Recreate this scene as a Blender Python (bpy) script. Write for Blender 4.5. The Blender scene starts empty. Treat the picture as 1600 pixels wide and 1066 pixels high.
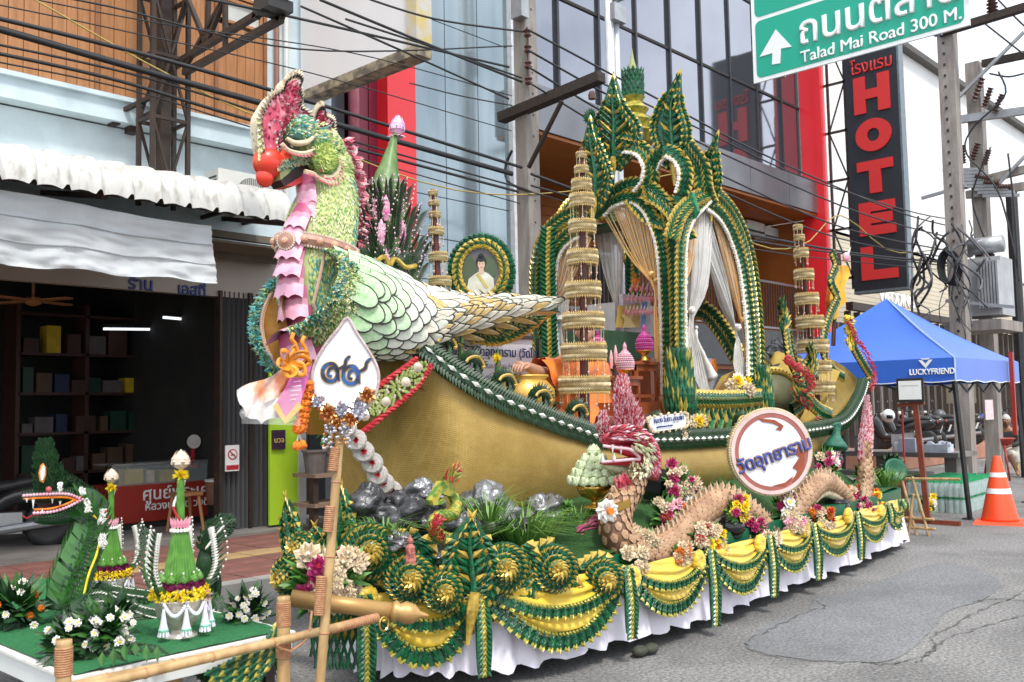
import bpy,math,random
from mathutils import Vector,Matrix
random.seed(7)
SC=bpy.context.scene
COL=SC.collection
R=math.radians
F,CX,CY,HE=1500.,800.,533.,1.65
AZ,PITCH,ROLL=R(43),math.atan(107/1500),R(1.1)
_f=Vector((math.cos(AZ)*math.cos(PITCH),math.sin(AZ)*math.cos(PITCH),math.sin(PITCH)))
_r=Vector((math.sin(AZ),-math.cos(AZ),0))
_u=_r.cross(_f)
_c,_s=math.cos(ROLL),math.sin(ROLL)
RT=_r*_c-_u*_s
UP=_r*_s+_u*_c
cam=bpy.data.cameras.new('camera')
camo=bpy.data.objects.new('camera',cam);COL.objects.link(camo)
cam.sensor_width=36;cam.lens=36*F/1600;cam.clip_end=2000;cam.clip_start=.05
m_=Matrix((RT,UP,-_f)).transposed().to_4x4();m_.translation=Vector((0,0,HE))
camo.matrix_world=m_
SC.camera=camo
cam.dof.use_dof=True;cam.dof.focus_distance=7.6;cam.dof.aperture_fstop=5.0
SUN_AZ,SUN_EL=R(-112),R(58)
w=bpy.data.worlds.new('World');SC.world=w;w.use_nodes=True
nt=w.node_tree;N=nt.nodes;L=nt.links
bg=N['Background'];sky=N.new('ShaderNodeTexSky');sky.sky_type='NISHITA';sky.sun_disc=False
sky.sun_elevation=SUN_EL;sky.sun_rotation=R(90)-SUN_AZ;sky.dust_density=3
tc=N.new('ShaderNodeTexCoord');nz=N.new('ShaderNodeTexNoise');nz.inputs['Scale'].default_value=2.2
nz.inputs['Detail'].default_value=6;nz.inputs['Roughness'].default_value=.55
mp=N.new('ShaderNodeMapping');mp.inputs['Scale'].default_value=(1,1,2.4)
cr=N.new('ShaderNodeValToRGB')
cr.color_ramp.elements[0].position=.34;cr.color_ramp.elements[0].color=(3.6,4.0,4.7,1)
cr.color_ramp.elements[1].position=.66;cr.color_ramp.elements[1].color=(9.5,9.7,10.,1)
mx=N.new('ShaderNodeMix');mx.data_type='RGBA';mx.inputs['Factor'].default_value=.86
L.new(tc.outputs['Generated'],mp.inputs['Vector']);L.new(mp.outputs[0],nz.inputs['Vector']);L.new(nz.outputs['Fac'],cr.inputs['Fac'])
L.new(sky.outputs[0],mx.inputs['A']);L.new(cr.outputs[0],mx.inputs['B']);L.new(mx.outputs['Result'],bg.inputs['Color'])
bg.inputs['Strength'].default_value=.115
sl=bpy.data.lights.new('sun','SUN');sl.energy=1.5;sl.angle=R(11);sl.color=(1,.965,.9)
so=bpy.data.objects.new('sun',sl);COL.objects.link(so)
sd=Vector((math.cos(SUN_AZ)*math.cos(SUN_EL),math.sin(SUN_AZ)*math.cos(SUN_EL),math.sin(SUN_EL)))
so.rotation_euler=sd.to_track_quat('Z','Y').to_euler();so.location=(0,-5,20)
vs=SC.view_settings;vs.view_transform='Standard';vs.look='None';vs.exposure=1.1;vs.gamma=1;vs.use_curve_mapping=False
SC.cycles.max_bounces=6;SC.cycles.transparent_max_bounces=16
V=Vector
from mathutils import noise as NZ
def P(px,py,ax,v):
 "the world point that lies on the plane ax = v and was measured at pixel px, py of the photograph"
 d=_f+RT*((px-CX)/F)-UP*((py-CY)/F)
 i='XYZ'.index(ax);o=V((0,0,HE))
 return o+d*((v-o[i])/d[i])
def PY(y,*pts):return[P(a,b,'Y',y)for a,b in pts]
def PX(x,*pts):return[P(a,b,'X',x)for a,b in pts]
def smooth(pts,n,closed=False):
 "Catmull-Rom resample to n points"
 pts=[V(p)for p in pts];k=len(pts);out=[]
 segs=k if closed else k-1
 for i in range(n):
  t=i/(n if closed else n-1)*segs;j=min(int(t),segs-1);f=t-j
  g=(lambda q:pts[q%k])if closed else(lambda q:pts[max(0,min(k-1,q))])
  a,b,c,d=g(j-1),g(j),g(j+1),g(j+2)
  out.append(.5*((2*b)+(c-a)*f+(2*a-5*b+4*c-d)*f*f+(3*b-a-3*c+d)*f**3))
 return out
def lerp(a,b,t):return a+(b-a)*t
def interp(tab,x):
 if x<=tab[0][0]:return tab[0][1]
 for(a,b),(c,d)in zip(tab,tab[1:]):
  if x<=c:return b+(d-b)*(x-a)/(c-a)
 return tab[-1][1]
def curvelen(p):return sum((b-a).length for a,b in zip(p,p[1:]))
def walk(p,step):
 "points and tangents at even steps along a polyline"
 out=[];acc=0;nxt=0
 for a,b in zip(p,p[1:]):
  l=(b-a).length
  if l<1e-9:continue
  t=(b-a)/l
  while nxt<=acc+l:
   out.append((a+t*(nxt-acc),t));nxt+=step
  acc+=l
 return out
class MB:
 def __init__(s):s.v=[];s.f=[];s.m=[];s.k=0;s.sm=False
 def add(s,vs,fs,k=None):
  b=len(s.v);s.v+=[tuple(p)for p in vs];k=s.k if k is None else k
  s.f+=[tuple(i+b for i in f)for f in fs];s.m+=[k]*len(fs);return s
 def box(s,c,d,k=None,rot=None,taper=1):
  c=V(c);x,y,z=d[0]/2,d[1]/2,d[2]/2
  pts=[V((sx*x*(taper if sz>0 else 1),sy*y*(taper if sz>0 else 1),sz*z))for sz in(-1,1)for sy in(-1,1)for sx in(-1,1)]
  if rot is not None:pts=[rot@p for p in pts]
  return s.add([c+p for p in pts],[(0,2,3,1),(4,5,7,6),(0,1,5,4),(2,6,7,3),(0,4,6,2),(1,3,7,5)],k)
 def bx(s,a,b,k=None):
  return s.box([(a[i]+b[i])/2 for i in range(3)],[abs(b[i]-a[i])for i in range(3)],k)
 def bar(s,a,b,w,h=None,k=None):
  a,b=V(a),V(b);d=b-a;h=w if h is None else h
  q=d.to_track_quat('Z','X').to_matrix()
  return s.box((a+b)/2,(w,h,d.length),k,q)
 def tube(s,path,r,n=8,k=None,cap=True,ref=None,flat=1.):
  path=[V(p)for p in path];m=len(path)
  rr=r if isinstance(r,(list,tuple))else[r]*m
  ref=V(ref)if ref else None;vs=[];prev=None
  for i,p in enumerate(path):
   t=(path[min(i+1,m-1)]-path[max(i-1,0)])
   t=t.normalized()if t.length>1e-9 else V((0,0,1))
   if ref is not None:a=ref-t*ref.dot(t)
   elif prev is None:a=t.orthogonal()
   else:a=prev-t*prev.dot(t)
   if a.length<1e-6:a=t.orthogonal()
   a.normalize();prev=a;b=t.cross(a)
   for j in range(n):
    q=2*math.pi*j/n
    vs.append(p+a*(math.cos(q)*rr[i]*flat)+b*(math.sin(q)*rr[i]))
  fs=[(i*n+j,i*n+(j+1)%n,(i+1)*n+(j+1)%n,(i+1)*n+j)for i in range(m-1)for j in range(n)]
  if cap:fs+=[tuple(range(n))[::-1],tuple((m-1)*n+j for j in range(n))]
  return s.add(vs,fs,k)
 def lathe(s,prof,c,n=16,k=None,axis=(0,0,1),wob=0,lobes=0,cap=True):
  c=V(c);ax=V(axis).normalized();a=ax.orthogonal().normalized()if abs(ax.z)<.99 else V((1,0,0));b=ax.cross(a);vs=[]
  for r,h in prof:
   for j in range(n):
    q=2*math.pi*j/n;rr=r*(1+wob*math.cos(q*lobes))if lobes else r
    vs.append(c+ax*h+a*(rr*math.cos(q))+b*(rr*math.sin(q)))
  m=len(prof)
  fs=[(i*n+j,i*n+(j+1)%n,(i+1)*n+(j+1)%n,(i+1)*n+j)for i in range(m-1)for j in range(n)]
  if cap:fs+=[tuple(range(n))[::-1],tuple((m-1)*n+j for j in range(n))]
  return s.add(vs,fs,k)
 def ball(s,c,r,k=None,n=10,m=6,jit=0,up=(0,0,1)):
  c=V(c);r=V(r)if isinstance(r,(tuple,list,Vector))else V((r,r,r));vs=[]
  Q=V(up).to_track_quat('Z','Y').to_matrix()if up!=(0,0,1)else None
  for i in range(m+1):
   th=math.pi*i/m
   for j in range(n):
    q=2*math.pi*j/n;d=V((math.sin(th)*math.cos(q)*r.x,math.sin(th)*math.sin(q)*r.y,math.cos(th)*r.z))
    if jit:d*=1+random.uniform(-jit,jit)
    if Q:d=Q@d
    vs.append(c+d)
  fs=[((i+1)*n+j,(i+1)*n+(j+1)%n,i*n+(j+1)%n,i*n+j)for i in range(m)for j in range(n)]
  return s.add(vs,fs,k)
 def prism(s,pts,nrm,th,k=None,ks=None):
  "outline (list of 3D points) given real thickness along nrm"
  nrm=V(nrm).normalized()*th;n=len(pts);pts=[V(p)for p in pts]
  s.add(pts+[p+nrm for p in pts],[tuple(range(n)),tuple(range(2*n-1,n-1,-1))],k)
  b=len(s.v)-2*n
  s.f+=[(b+i,b+(i+1)%n,b+n+(i+1)%n,b+n+i)for i in range(n)];s.m+=[(s.k if k is None else k)if ks is None else ks]*n
  return s
 def grid(s,rows,k=None,kf=None,closed=False):
  n=len(rows[0]);vs=[p for r in rows for p in r];b=len(s.v);s.v+=[tuple(p)for p in vs]
  for i in range(len(rows)-1):
   for j in range(n if closed else n-1):
    j2=(j+1)%n
    s.f.append((b+i*n+j,b+i*n+j2,b+(i+1)*n+j2,b+(i+1)*n+j))
    s.m.append(kf(i,j)if kf else(s.k if k is None else k))
  return s
 def leaf(s,base,tip,w,nrm,k=None,fold=.25,mid=.45):
  "folded pointed leaf"
  base,tip,nrm=V(base),V(tip),V(nrm);d=tip-base;sd_=d.cross(nrm)
  if sd_.length<1e-9:sd_=d.orthogonal()
  sd_=sd_.normalized()*w/2;c=base+d*mid;up=nrm.normalized()*w*fold
  return s.add([base,c+sd_-up,tip,c-sd_-up,c+up*.6],[(0,1,4),(1,2,4),(2,3,4),(3,0,4)],k)
 def mesh(s,name,mats,smooth_=False):
  me=bpy.data.meshes.new(name);me.from_pydata(s.v,[],s.f);me.validate(verbose=False)
  for q in mats:me.materials.append(q)
  if len(mats)>1 and len(me.polygons)==len(s.m):me.polygons.foreach_set('material_index',s.m)
  if smooth_:me.polygons.foreach_set('use_smooth',[True]*len(me.polygons))
  me.update();return me
OFF={}
def thing(name,label,cat,loc=(0,0,0),group=None,kind=None):
 o=bpy.data.objects.new(name,None);COL.objects.link(o);o.location=loc;o.empty_display_size=.1
 if label:o['label']=label
 if cat:o['category']=cat
 if group:o['group']=group
 if kind:o['kind']=kind
 OFF[o.name]=V(loc);return o
def put(name,mb,mats,parent=None,smooth_=False,label=None,cat=None,group=None,kind=None,origin=None):
 "one mesh object; mb holds world coordinates"
 if not isinstance(mats,(list,tuple)):mats=[mats]
 if parent is not None:off=OFF[parent.name]
 elif origin is not None:off=V(origin)
 else:
  n=len(mb.v);lo=[min(p[i]for p in mb.v)for i in range(3)];hi=[max(p[i]for p in mb.v)for i in range(3)]
  off=V(((lo[0]+hi[0])/2,(lo[1]+hi[1])/2,lo[2]))
  if kind=='structure':off=V((0,0,0))
 mb.v=[(p[0]-off.x,p[1]-off.y,p[2]-off.z)for p in mb.v]
 o=bpy.data.objects.new(name,mb.mesh(name,mats,smooth_));COL.objects.link(o)
 if parent is not None:o.parent=parent
 else:o.location=off
 OFF[o.name]=off
 if label:o['label']=label
 if cat:o['category']=cat
 if group:o['group']=group
 if kind:o['kind']=kind
 return o
def inst(name,me,parent,co,rot=None,scale=None):
 "a piece that shares mesh data; co in world coordinates"
 o=bpy.data.objects.new(name,me);COL.objects.link(o);o.parent=parent
 M_=Matrix.Translation(V(co)-OFF[parent.name])
 if rot is not None:M_=M_@rot.to_4x4()
 if scale is not None:M_=M_@Matrix.Diagonal(V((*scale,1))if hasattr(scale,'__len__')else V((scale,scale,scale,1)))
 o.matrix_local=M_;return o
def copy_tree(o,parent=None,depth=0):
 c=o.copy();COL.objects.link(c);c.parent=parent;OFF[c.name]=OFF.get(o.name,V((0,0,0)))
 for ch in list(o.children):copy_tree(ch,c,depth+1)
 return c
def dup(o,loc,rz=None,label=None,scale=None):
 c=copy_tree(o);c.location=loc
 if rz is not None:c.rotation_euler=(0,0,rz)
 if scale is not None:c.scale=scale if hasattr(scale,'__len__')else(scale,)*3
 if label:c['label']=label
 return c
def rotm(xa,nrm):
 "matrix whose X is xa and Z is nrm"
 z=V(nrm).normalized();x=V(xa);x=(x-z*x.dot(z)).normalized();y=z.cross(x)
 return Matrix((x,y,z)).transposed()
MATS={}
def M(name,col,rough=.6,metal=0.,col2=None,scale=8.,bump=0.,bscale=None,spec=.5,kind='noise',stretch=(1,1,1),contrast=(.35,.65),trans=0.,sheen=0.,coat=0.,alpha=None,det=5.):
 if name in MATS:return MATS[name]
 m=bpy.data.materials.new(name);m.use_nodes=True;nt=m.node_tree;N=nt.nodes;L=nt.links
 b=N['Principled BSDF'];b.inputs['Roughness'].default_value=rough;b.inputs['Metallic'].default_value=metal
 b.inputs['Specular IOR Level'].default_value=spec
 if coat:b.inputs['Coat Weight'].default_value=coat
 if sheen:b.inputs['Sheen Weight'].default_value=sheen
 if alpha is not None:b.inputs['Alpha'].default_value=alpha
 if trans:
  b.inputs['Transmission Weight'].default_value=trans
 c=(*col,1);b.inputs['Base Color'].default_value=c
 if col2 is None:col2=tuple(max(0,min(1,x*.78))for x in col)
 tc=N.new('ShaderNodeTexCoord');mp=N.new('ShaderNodeMapping');mp.inputs['Scale'].default_value=stretch
 L.new(tc.outputs['Object'],mp.inputs['Vector'])
 if kind=='noise':
  t=N.new('ShaderNodeTexNoise');t.inputs['Scale'].default_value=scale;t.inputs['Detail'].default_value=det;out=t.outputs['Fac']
 elif kind=='wave':
  t=N.new('ShaderNodeTexWave');t.inputs['Scale'].default_value=scale;t.inputs['Distortion'].default_value=2.;t.inputs['Detail'].default_value=3;out=t.outputs['Fac']
 elif kind=='voronoi':
  t=N.new('ShaderNodeTexVoronoi');t.inputs['Scale'].default_value=scale;out=t.outputs['Distance']
 L.new(mp.outputs[0],t.inputs['Vector'])
 r=N.new('ShaderNodeValToRGB');r.color_ramp.elements[0].position=contrast[0];r.color_ramp.elements[1].position=contrast[1]
 r.color_ramp.elements[0].color=(*col2,1);r.color_ramp.elements[1].color=c
 L.new(out,r.inputs['Fac']);L.new(r.outputs[0],b.inputs['Base Color'])
 if bump:
  n2=N.new('ShaderNodeTexNoise');n2.inputs['Scale'].default_value=bscale or scale*3;n2.inputs['Detail'].default_value=4
  L.new(mp.outputs[0],n2.inputs['Vector'])
  bp=N.new('ShaderNodeBump');bp.inputs['Strength'].default_value=bump;bp.inputs['Distance'].default_value=.02
  L.new(n2.outputs['Fac'],bp.inputs['Height']);L.new(bp.outputs[0],b.inputs['Normal'])
 MATS[name]=m;return m
green=M('braided_green',(.006,.125,.045),.3,col2=(.002,.045,.018),scale=22,bump=.3,coat=.15)
gold=M('gold_leaf_ribbon',(.66,.47,.10),.3,.35,col2=(.36,.24,.03),scale=30)
lime=M('lime_gold',(.56,.44,.08),.35,.2,col2=(.20,.22,.03),scale=22)
leafd=M('dark_palm_leaf',(.018,.065,.018),.45,col2=(.008,.03,.01),scale=25,bump=.2)
leafm=M('banana_leaf',(.05,.16,.03),.4,col2=(.025,.09,.015),scale=14,bump=.15)
leafl=M('light_leaf',(.13,.32,.05),.45,col2=(.06,.18,.03),scale=14)
white=M('white_petal',(.82,.80,.76),.6,col2=(.66,.63,.57),scale=12)
cream=M('cream_petal',(.72,.60,.42),.65,col2=(.55,.42,.26),scale=14)
yellowc=M('yellow_satin',(.80,.57,.045),.38,col2=(.68,.44,.02),scale=3,sheen=.4,bump=.25,bscale=9)
yellow=M('marigold_yellow',(.90,.72,.03),.6,col2=(.80,.56,.015),scale=30)
orange=M('marigold_orange',(.85,.25,.015),.65,col2=(.65,.13,.01),scale=30,bump=.5)
pinkp=M('pink_petal',(.75,.22,.34),.55,col2=(.8,.55,.58),scale=9)
magenta=M('magenta_petal',(.45,.03,.15),.55,col2=(.28,.01,.08),scale=20)
redp=M('red_petal',(.55,.03,.04),.55,col2=(.35,.01,.02),scale=20)
blackp=M('black_glaze',(.012,.012,.013),.12,col2=(.02,.02,.02),scale=4)
brass=M('polished_brass',(.75,.48,.12),.22,.9,col2=(.6,.36,.07),scale=3)
silver=M('aged_silver',(.5,.46,.42),.35,.8,col2=(.3,.27,.24),scale=20,bump=.4,bscale=40)
steel=M('dark_rusty_steel',(.02,.018,.017),.6,.2,col2=(.055,.032,.022),scale=6,contrast=(.3,.8))
blackr=M('black_rubber',(.015,.015,.016),.5,col2=(.03,.03,.03),scale=5)
wdark=M('dark_timber',(.045,.03,.022),.75,col2=(.02,.014,.01),scale=6,stretch=(1,6,6),bump=.5)
def flower(mb,c,r,k,kc=None,n=7,up=(0,0,1),layers=2):
 c=V(c);up=V(up).normalized();a=up.orthogonal().normalized();b=up.cross(a)
 for l in range(layers):
  for i in range(n):
   q=2*math.pi*(i+.5*l)/n+random.uniform(-.1,.1);d=a*math.cos(q)+b*math.sin(q)
   rr=r*(1-.3*l);tip=c+d*rr+up*(r*(.15+.45*l));mb.leaf(c+up*.05*r,tip,rr*.75,up-d*.4,k,.2,.6)
 if kc is not None:mb.ball(c+up*r*.25,r*.25,kc,6,3)
def bud(mb,c,r,h,k,up=(0,0,1),n=6,kb=None):
 "closed lotus-like bud of overlapping petals"
 c=V(c);up=V(up).normalized();a=up.orthogonal().normalized();b=up.cross(a)
 mb.lathe([(r*.3,0),(r*.7,h*.12),(r*.92,h*.3),(r*.85,h*.5),(r*.55,h*.72),(r*.22,h*.9),(.001,h)],c,12,k if kb is None else kb,up)
 for l in range(3):
  for i in range(n):
   q=2*math.pi*(i+.5*l)/n;d=a*math.cos(q)+b*math.sin(q)
   p0=c+d*r*.4+up*h*.04;p1=c+d*r*(.98-.03*l)+up*h*(.25+.13*l);p2=c+d*r*(1.0-.28*l)+up*h*(.62+.17*l);sdv=up.cross(d)*r*.42
   mb.add([p0,p1+sdv,p2,p1-sdv,p1+d*r*.12],[(0,1,4),(1,2,4),(2,3,4),(3,0,4)],k)
def braid(mb,path,nrm,rows,pitch):
 "rows of overlapping folded leaflets along a path; rows = (offset across, width, material slot)"
 for i,(p,t)in enumerate(walk(path,pitch)):
  n=nrm(p)if callable(nrm)else V(nrm);s=t.cross(n).normalized()
  for o,wd,k,*ev in rows:
   if ev and i%ev[0]:continue
   sg=1 if o>=0 else-1;j=random.uniform(.9,1.12)
   base=p+s*(o-sg*wd*.45)-t*pitch*.5;tip=p+s*(o+sg*wd*.5*j)+t*pitch*.75+n*wd*.12
   mb.leaf(base+n*.004,tip,pitch*1.25,n,k,.3,.5)
def ribbon(mb,path,nrm,wd,th=.02,k=None):
 "solid flat band along a path"
 path=[V(p)for p in path];rows=[]
 for i,p in enumerate(path):
  t=(path[min(i+1,len(path)-1)]-path[max(i-1,0)]).normalized();n=(nrm(p)if callable(nrm)else V(nrm)).normalized();s=t.cross(n).normalized()
  ww=wd[i]if isinstance(wd,list)else wd
  rows.append([p+s*ww/2,p+s*ww/2-n*th,p-s*ww/2-n*th,p-s*ww/2])
 return mb.grid(rows,k,closed=True)
def band(name,parent,pts,nrm,wd,pitch=.055,th=.05,frill=0,edge=True,n=None):
 "the float's braided leaf band: dark body, green leaflets, gold leaflets along the edges"
 ln=curvelen([V(p)for p in pts]);path=smooth(pts,n or max(6,int(ln/.06)))
 mb=MB();ribbon(mb,path,nrm,wd*.86,th,0)
 nn=nrm if callable(nrm)else(lambda p:V(nrm))
 rows=[(-wd*.30,wd*.40,0),(wd*.30,wd*.40,0),(-wd*.08,wd*.30,0),(wd*.08,wd*.30,0)]+([(0,.045,1)]if wd>.125 else[])
 if edge:rows+=[(-wd*.44,max(.035,wd*.24),1),(wd*.44,max(.035,wd*.24),1)]
 braid(mb,path,nn,rows,pitch)
 if frill:
  sg=frill
  for p,t in walk(path,.03):
   n_=nn(p);s=t.cross(n_).normalized();mb.ball(p+s*sg*wd*.58,.022,2,5,3,.2)
 return put(name,mb,[green,gold,white],parent)
def text(body,name,parent,org,xdir,nrm,size,mat,ext=.003,bold=0.,align='LEFT',sx=1.,off=0.,shear=0.,res=4):
 c=bpy.data.curves.new(name,'FONT');c.body=body;c.size=size;c.extrude=ext;c.bevel_depth=bold;c.bevel_resolution=0;c.align_x=align;c.shear=shear
 c.offset=off or-.01*size;c.resolution_u=res
 c.materials.append(mat);tmp=bpy.data.objects.new(name+'_curve',c);COL.objects.link(tmp)
 bpy.context.view_layer.update();dg=bpy.context.evaluated_depsgraph_get()
 me=bpy.data.meshes.new_from_object(tmp.evaluated_get(dg));bpy.data.objects.remove(tmp)
 me.name=name
 if not me.materials:me.materials.append(mat)
 o=bpy.data.objects.new(name,me);COL.objects.link(o)
 m4=rotm(xdir,nrm).to_4x4()@Matrix.Diagonal((sx,1,1,1))
 if parent is not None:o.parent=parent;m4.translation=V(org)-OFF[parent.name];o.matrix_local=m4
 else:m4.translation=V(org);o.matrix_world=m4
 return o
YN,XN=V((0,-1,0)),V((-1,0,0))
asph=M('asphalt',(.225,.22,.213),.88,col2=(.185,.18,.175),scale=1.3,bump=.5,bscale=160,contrast=(.3,.7),det=12)
def speckle(m,lo,hi,sc=90,stain=.35):
 "aggregate grains, worn lanes and stains multiplied over the base colour"
 nt=m.node_tree;N=nt.nodes;L=nt.links;b=N['Principled BSDF'];src=b.inputs['Base Color'].links[0].from_socket
 tc=N.new('ShaderNodeTexCoord');n1=N.new('ShaderNodeTexNoise');n1.inputs['Scale'].default_value=sc;n1.inputs['Detail'].default_value=3;n1.inputs['Roughness'].default_value=.7
 r1=N.new('ShaderNodeValToRGB');r1.color_ramp.elements[0].position=.36;r1.color_ramp.elements[0].color=(lo,lo,lo,1);r1.color_ramp.elements[1].position=.66;r1.color_ramp.elements[1].color=(hi,hi,hi,1)
 n2=N.new('ShaderNodeTexNoise');n2.inputs['Scale'].default_value=.9;n2.inputs['Detail'].default_value=7;n2.inputs['Distortion'].default_value=.6
 r2=N.new('ShaderNodeValToRGB');r2.color_ramp.elements[0].position=.38;r2.color_ramp.elements[0].color=(1-stain,1-stain,1-stain,1);r2.color_ramp.elements[1].position=.55;r2.color_ramp.elements[1].color=(1,1,1,1)
 for t in(n1,n2):L.new(tc.outputs['Object'],t.inputs['Vector'])
 L.new(n1.outputs['Fac'],r1.inputs['Fac']);L.new(n2.outputs['Fac'],r2.inputs['Fac']);c=src
 for r in(r1,r2):
  mx=N.new('ShaderNodeMix');mx.data_type='RGBA';mx.blend_type='MULTIPLY';mx.inputs['Factor'].default_value=1;L.new(c,mx.inputs['A']);L.new(r.outputs[0],mx.inputs['B']);c=mx.outputs['Result']
 L.new(c,b.inputs['Base Color'])
asph2=M('newer_asphalt',(.19,.192,.198),.85,col2=(.165,.167,.172),scale=2.5,bump=.35,bscale=200,det=12)
speckle(asph,.50,1.6,42,.25);speckle(asph2,.62,1.4,48,.15)
tar=M('crack_tar',(.075,.073,.07),.85,col2=(.15,.147,.14),scale=14)
conc=M('concrete',(.24,.22,.20),.8,col2=(.16,.145,.13),scale=2,bump=.3,bscale=40)
mb=MB();rows=[[V((-60+i*6,-60+j*3.4,0))for i in range(60)]for j in range(21)]
mb.grid(rows);put('road',mb,asph,kind='structure')
def blob(name,pts,z,mat,n=60,jit=.05):
 q=smooth([P(a,b,'Z',z)for a,b in pts],n,True)
 q=[V((p.x+random.uniform(-jit,jit),p.y+random.uniform(-jit,jit),z))for p in q]
 mb=MB();c=sum(q,V((0,0,0)))/len(q)
 mb.add([c]+q,[(0,i+1,(i+1)%len(q)+1)for i in range(len(q))])
 return put(name,mb,mat,kind='structure')
blob('road_patch',[(1165,1005),(1200,975),(1262,952),(1275,938),(1330,925),(1395,900),(1480,880),(1560,905),(1540,935),(1480,955),(1450,990),(1395,1030),(1330,1034),(1240,1028),(1185,1018)],.004,asph2,90,.012)
for pts in([(1345,1034),(1400,1036),(1450,1020),(1475,1000),(1530,980),(1585,965),(1620,955)],[(1430,1034),(1462,1012),(1455,995),(1490,975),(1540,950),(1600,925)],[(1520,940),(1560,935),(1610,940)],[(1262,935),(1290,948),(1262,955),(1200,985),(1168,1003),(1200,1024),(1330,1036)]):
 q=smooth([P(a,b,'Z',.008)for a,b in pts],60);mb=MB()
 q=[V((p.x+random.uniform(-.02,.02),p.y+random.uniform(-.02,.02),.008))for p in q]
 rows=[]
 for i,p in enumerate(q[:-1]):
  t=(q[i+1]-p).normalized();s=V((-t.y,t.x,0))*random.uniform(.001,.010);rows.append([p+s,p-s])
 mb.grid(rows);put('road_crack',mb,tar,kind='structure')
tile_r=M('red_paver',(.27,.11,.085),.75,col2=(.19,.085,.07),scale=3,bump=.2,bscale=60)
tile_y=M('ochre_paver',(.42,.27,.12),.75,col2=(.33,.22,.11),scale=3,bump=.2,bscale=60)
mb=MB();mb.bx((-40,8.1,-.2),(70,11.02,.085));put('pavement_bed',mb,conc,kind='structure')
for i in range(14):
 mb=MB();mb.bx((-1+i*1.5+.006,7.9,-.2),(.5+i*1.5-.006,8.1,.12));put('kerb_stone',mb,M('kerb_concrete',(.34,.33,.31),.8,scale=3),kind='structure')
pv=thing('paved_walkway','','',(0,0,.085),kind='structure');del_=0
tmr,tmy=MB(),MB()
for tm in(tmr,tmy):tm.box((0,0,.014),(.392,.392,.028),taper=.985)
mr,my=tmr.mesh('paver',[tile_r]),tmy.mesh('paver',[tile_y])
for j in range(7):
 for i in range(30):
  x,y=.4+i*.4,8.32+j*.4
  inst('paving_tile',my if j==3 else mr,pv,(x,y,.085+random.uniform(-.003,.003)))
mb=MB();mb.bx((-40,11.02,-.2),(9.0,17,.13));put('shop_floor',mb,conc,kind='structure')
mb=MB();mb.bx((9.0,11.02,-.2),(70,19,.10));put('forecourt_floor',mb,conc,kind='structure')
speckle(conc,.85,1.12,60,.25);speckle(tile_r,.8,1.15,60,.3)
blue=M('pale_blue_plaster',(.66,.76,.80),.75,col2=(.58,.69,.73),scale=1.5,bump=.15,bscale=30)
wood=M('teak_boarding',(.44,.20,.075),.55,col2=(.30,.125,.045),scale=3,stretch=(9,9,.8),bump=.15,contrast=(.25,.75))
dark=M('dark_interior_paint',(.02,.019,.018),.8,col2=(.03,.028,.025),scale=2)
grey=M('painted_grey_metal',(.10,.10,.105),.5,.3,col2=(.14,.14,.14),scale=3,stretch=(1,1,.1))
sh=thing('shophouse','pale blue shophouse with teak boarded upper storey and open dark shop','shophouse',(3,11.6,0))
mb=MB();mb.bx((-6,11.6,3.75),(8.55,12.0,5.25));mb.bx((7.42,11.6,5.25),(8.55,12.0,12));mb.bx((-6,11.72,5.25),(7.42,12.0,12))
put('wall',mb,blue,sh)
mb=MB();mb.bx((-6,11.36,5.27),(7.42,11.6,5.52));mb.bx((-6,11.30,5.52),(7.42,11.6,5.575));put('ledge_beam',mb,M('pale_blue_ledge',(.60,.72,.77),.7,scale=2),sh)
x=2.2;i=0
while x<7.36:
 wd=random.choice((.13,.15,.17));wd=min(wd,7.38-x)
 top=7.0 if 6.6<x<7.4 else 9.5
 mb=MB();mb.bx((x+.004,11.6-.012-random.uniform(0,.008),5.6),(x+wd-.004,11.7,top));put('plank',mb,wood,sh);x+=wd
for xx in(2.2,5.0,6.62,7.38):mb=MB();mb.bx((xx-.025,11.545,5.58),(xx+.025,11.6,9.6));put('batten',mb,M('dark_teak',(.28,.12,.05),.5,scale=4),sh)
for xa,za in((6.68,7.04),(6.68,7.42),(6.68,7.80)):
 w_=MB();w_.bx((xa,11.56,za),(7.34,11.62,za+.04));w_.bx((xa,11.56,za+.31),(7.34,11.62,za+.35));w_.bx((xa,11.56,za),(xa+.04,11.62,za+.35));w_.bx((7.30,11.56,za),(7.34,11.62,za+.35))
 fo=put('window',w_,wood,sh);g=MB();g.bx((xa+.04,11.6,za+.04),(7.30,11.61,za+.31));put('pane',g,M('dusty_glass',(.55,.56,.54),.25,scale=2),fo)
speckle(blue,.98,1.02,3,.14)
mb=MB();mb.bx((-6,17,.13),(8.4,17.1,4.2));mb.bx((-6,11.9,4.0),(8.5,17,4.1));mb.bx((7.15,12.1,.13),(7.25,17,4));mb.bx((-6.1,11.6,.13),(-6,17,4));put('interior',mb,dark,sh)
_zb=P(425,470,'Y',11.5).z;mb=MB();mb.bx((-6,11.5,_zb),(7.6,11.62,3.78));sb=put('sign_band',mb,M('cream_sign_board',(.36,.31,.26),.35,col2=(.31,.26,.22),scale=1),sh)
blu=M('royal_blue_paint',(.02,.05,.25),.4,scale=5)
text('ร้าน','sign_lettering',sh,P(200,451,'Y',11.49),(1,0,0),YN,.22,blu,bold=.008)
text('เอสที','sign_lettering',sh,P(277,459,'Y',11.49),(1,0,0),YN,.20,blu,bold=.008)
text('3','sign_lettering',sh,(7.33,11.49,3.36),(1,0,0),YN,.13,blu,bold=.004)
mb=MB();x=6.65;z=0
rows=[[],[]];k=0
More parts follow.
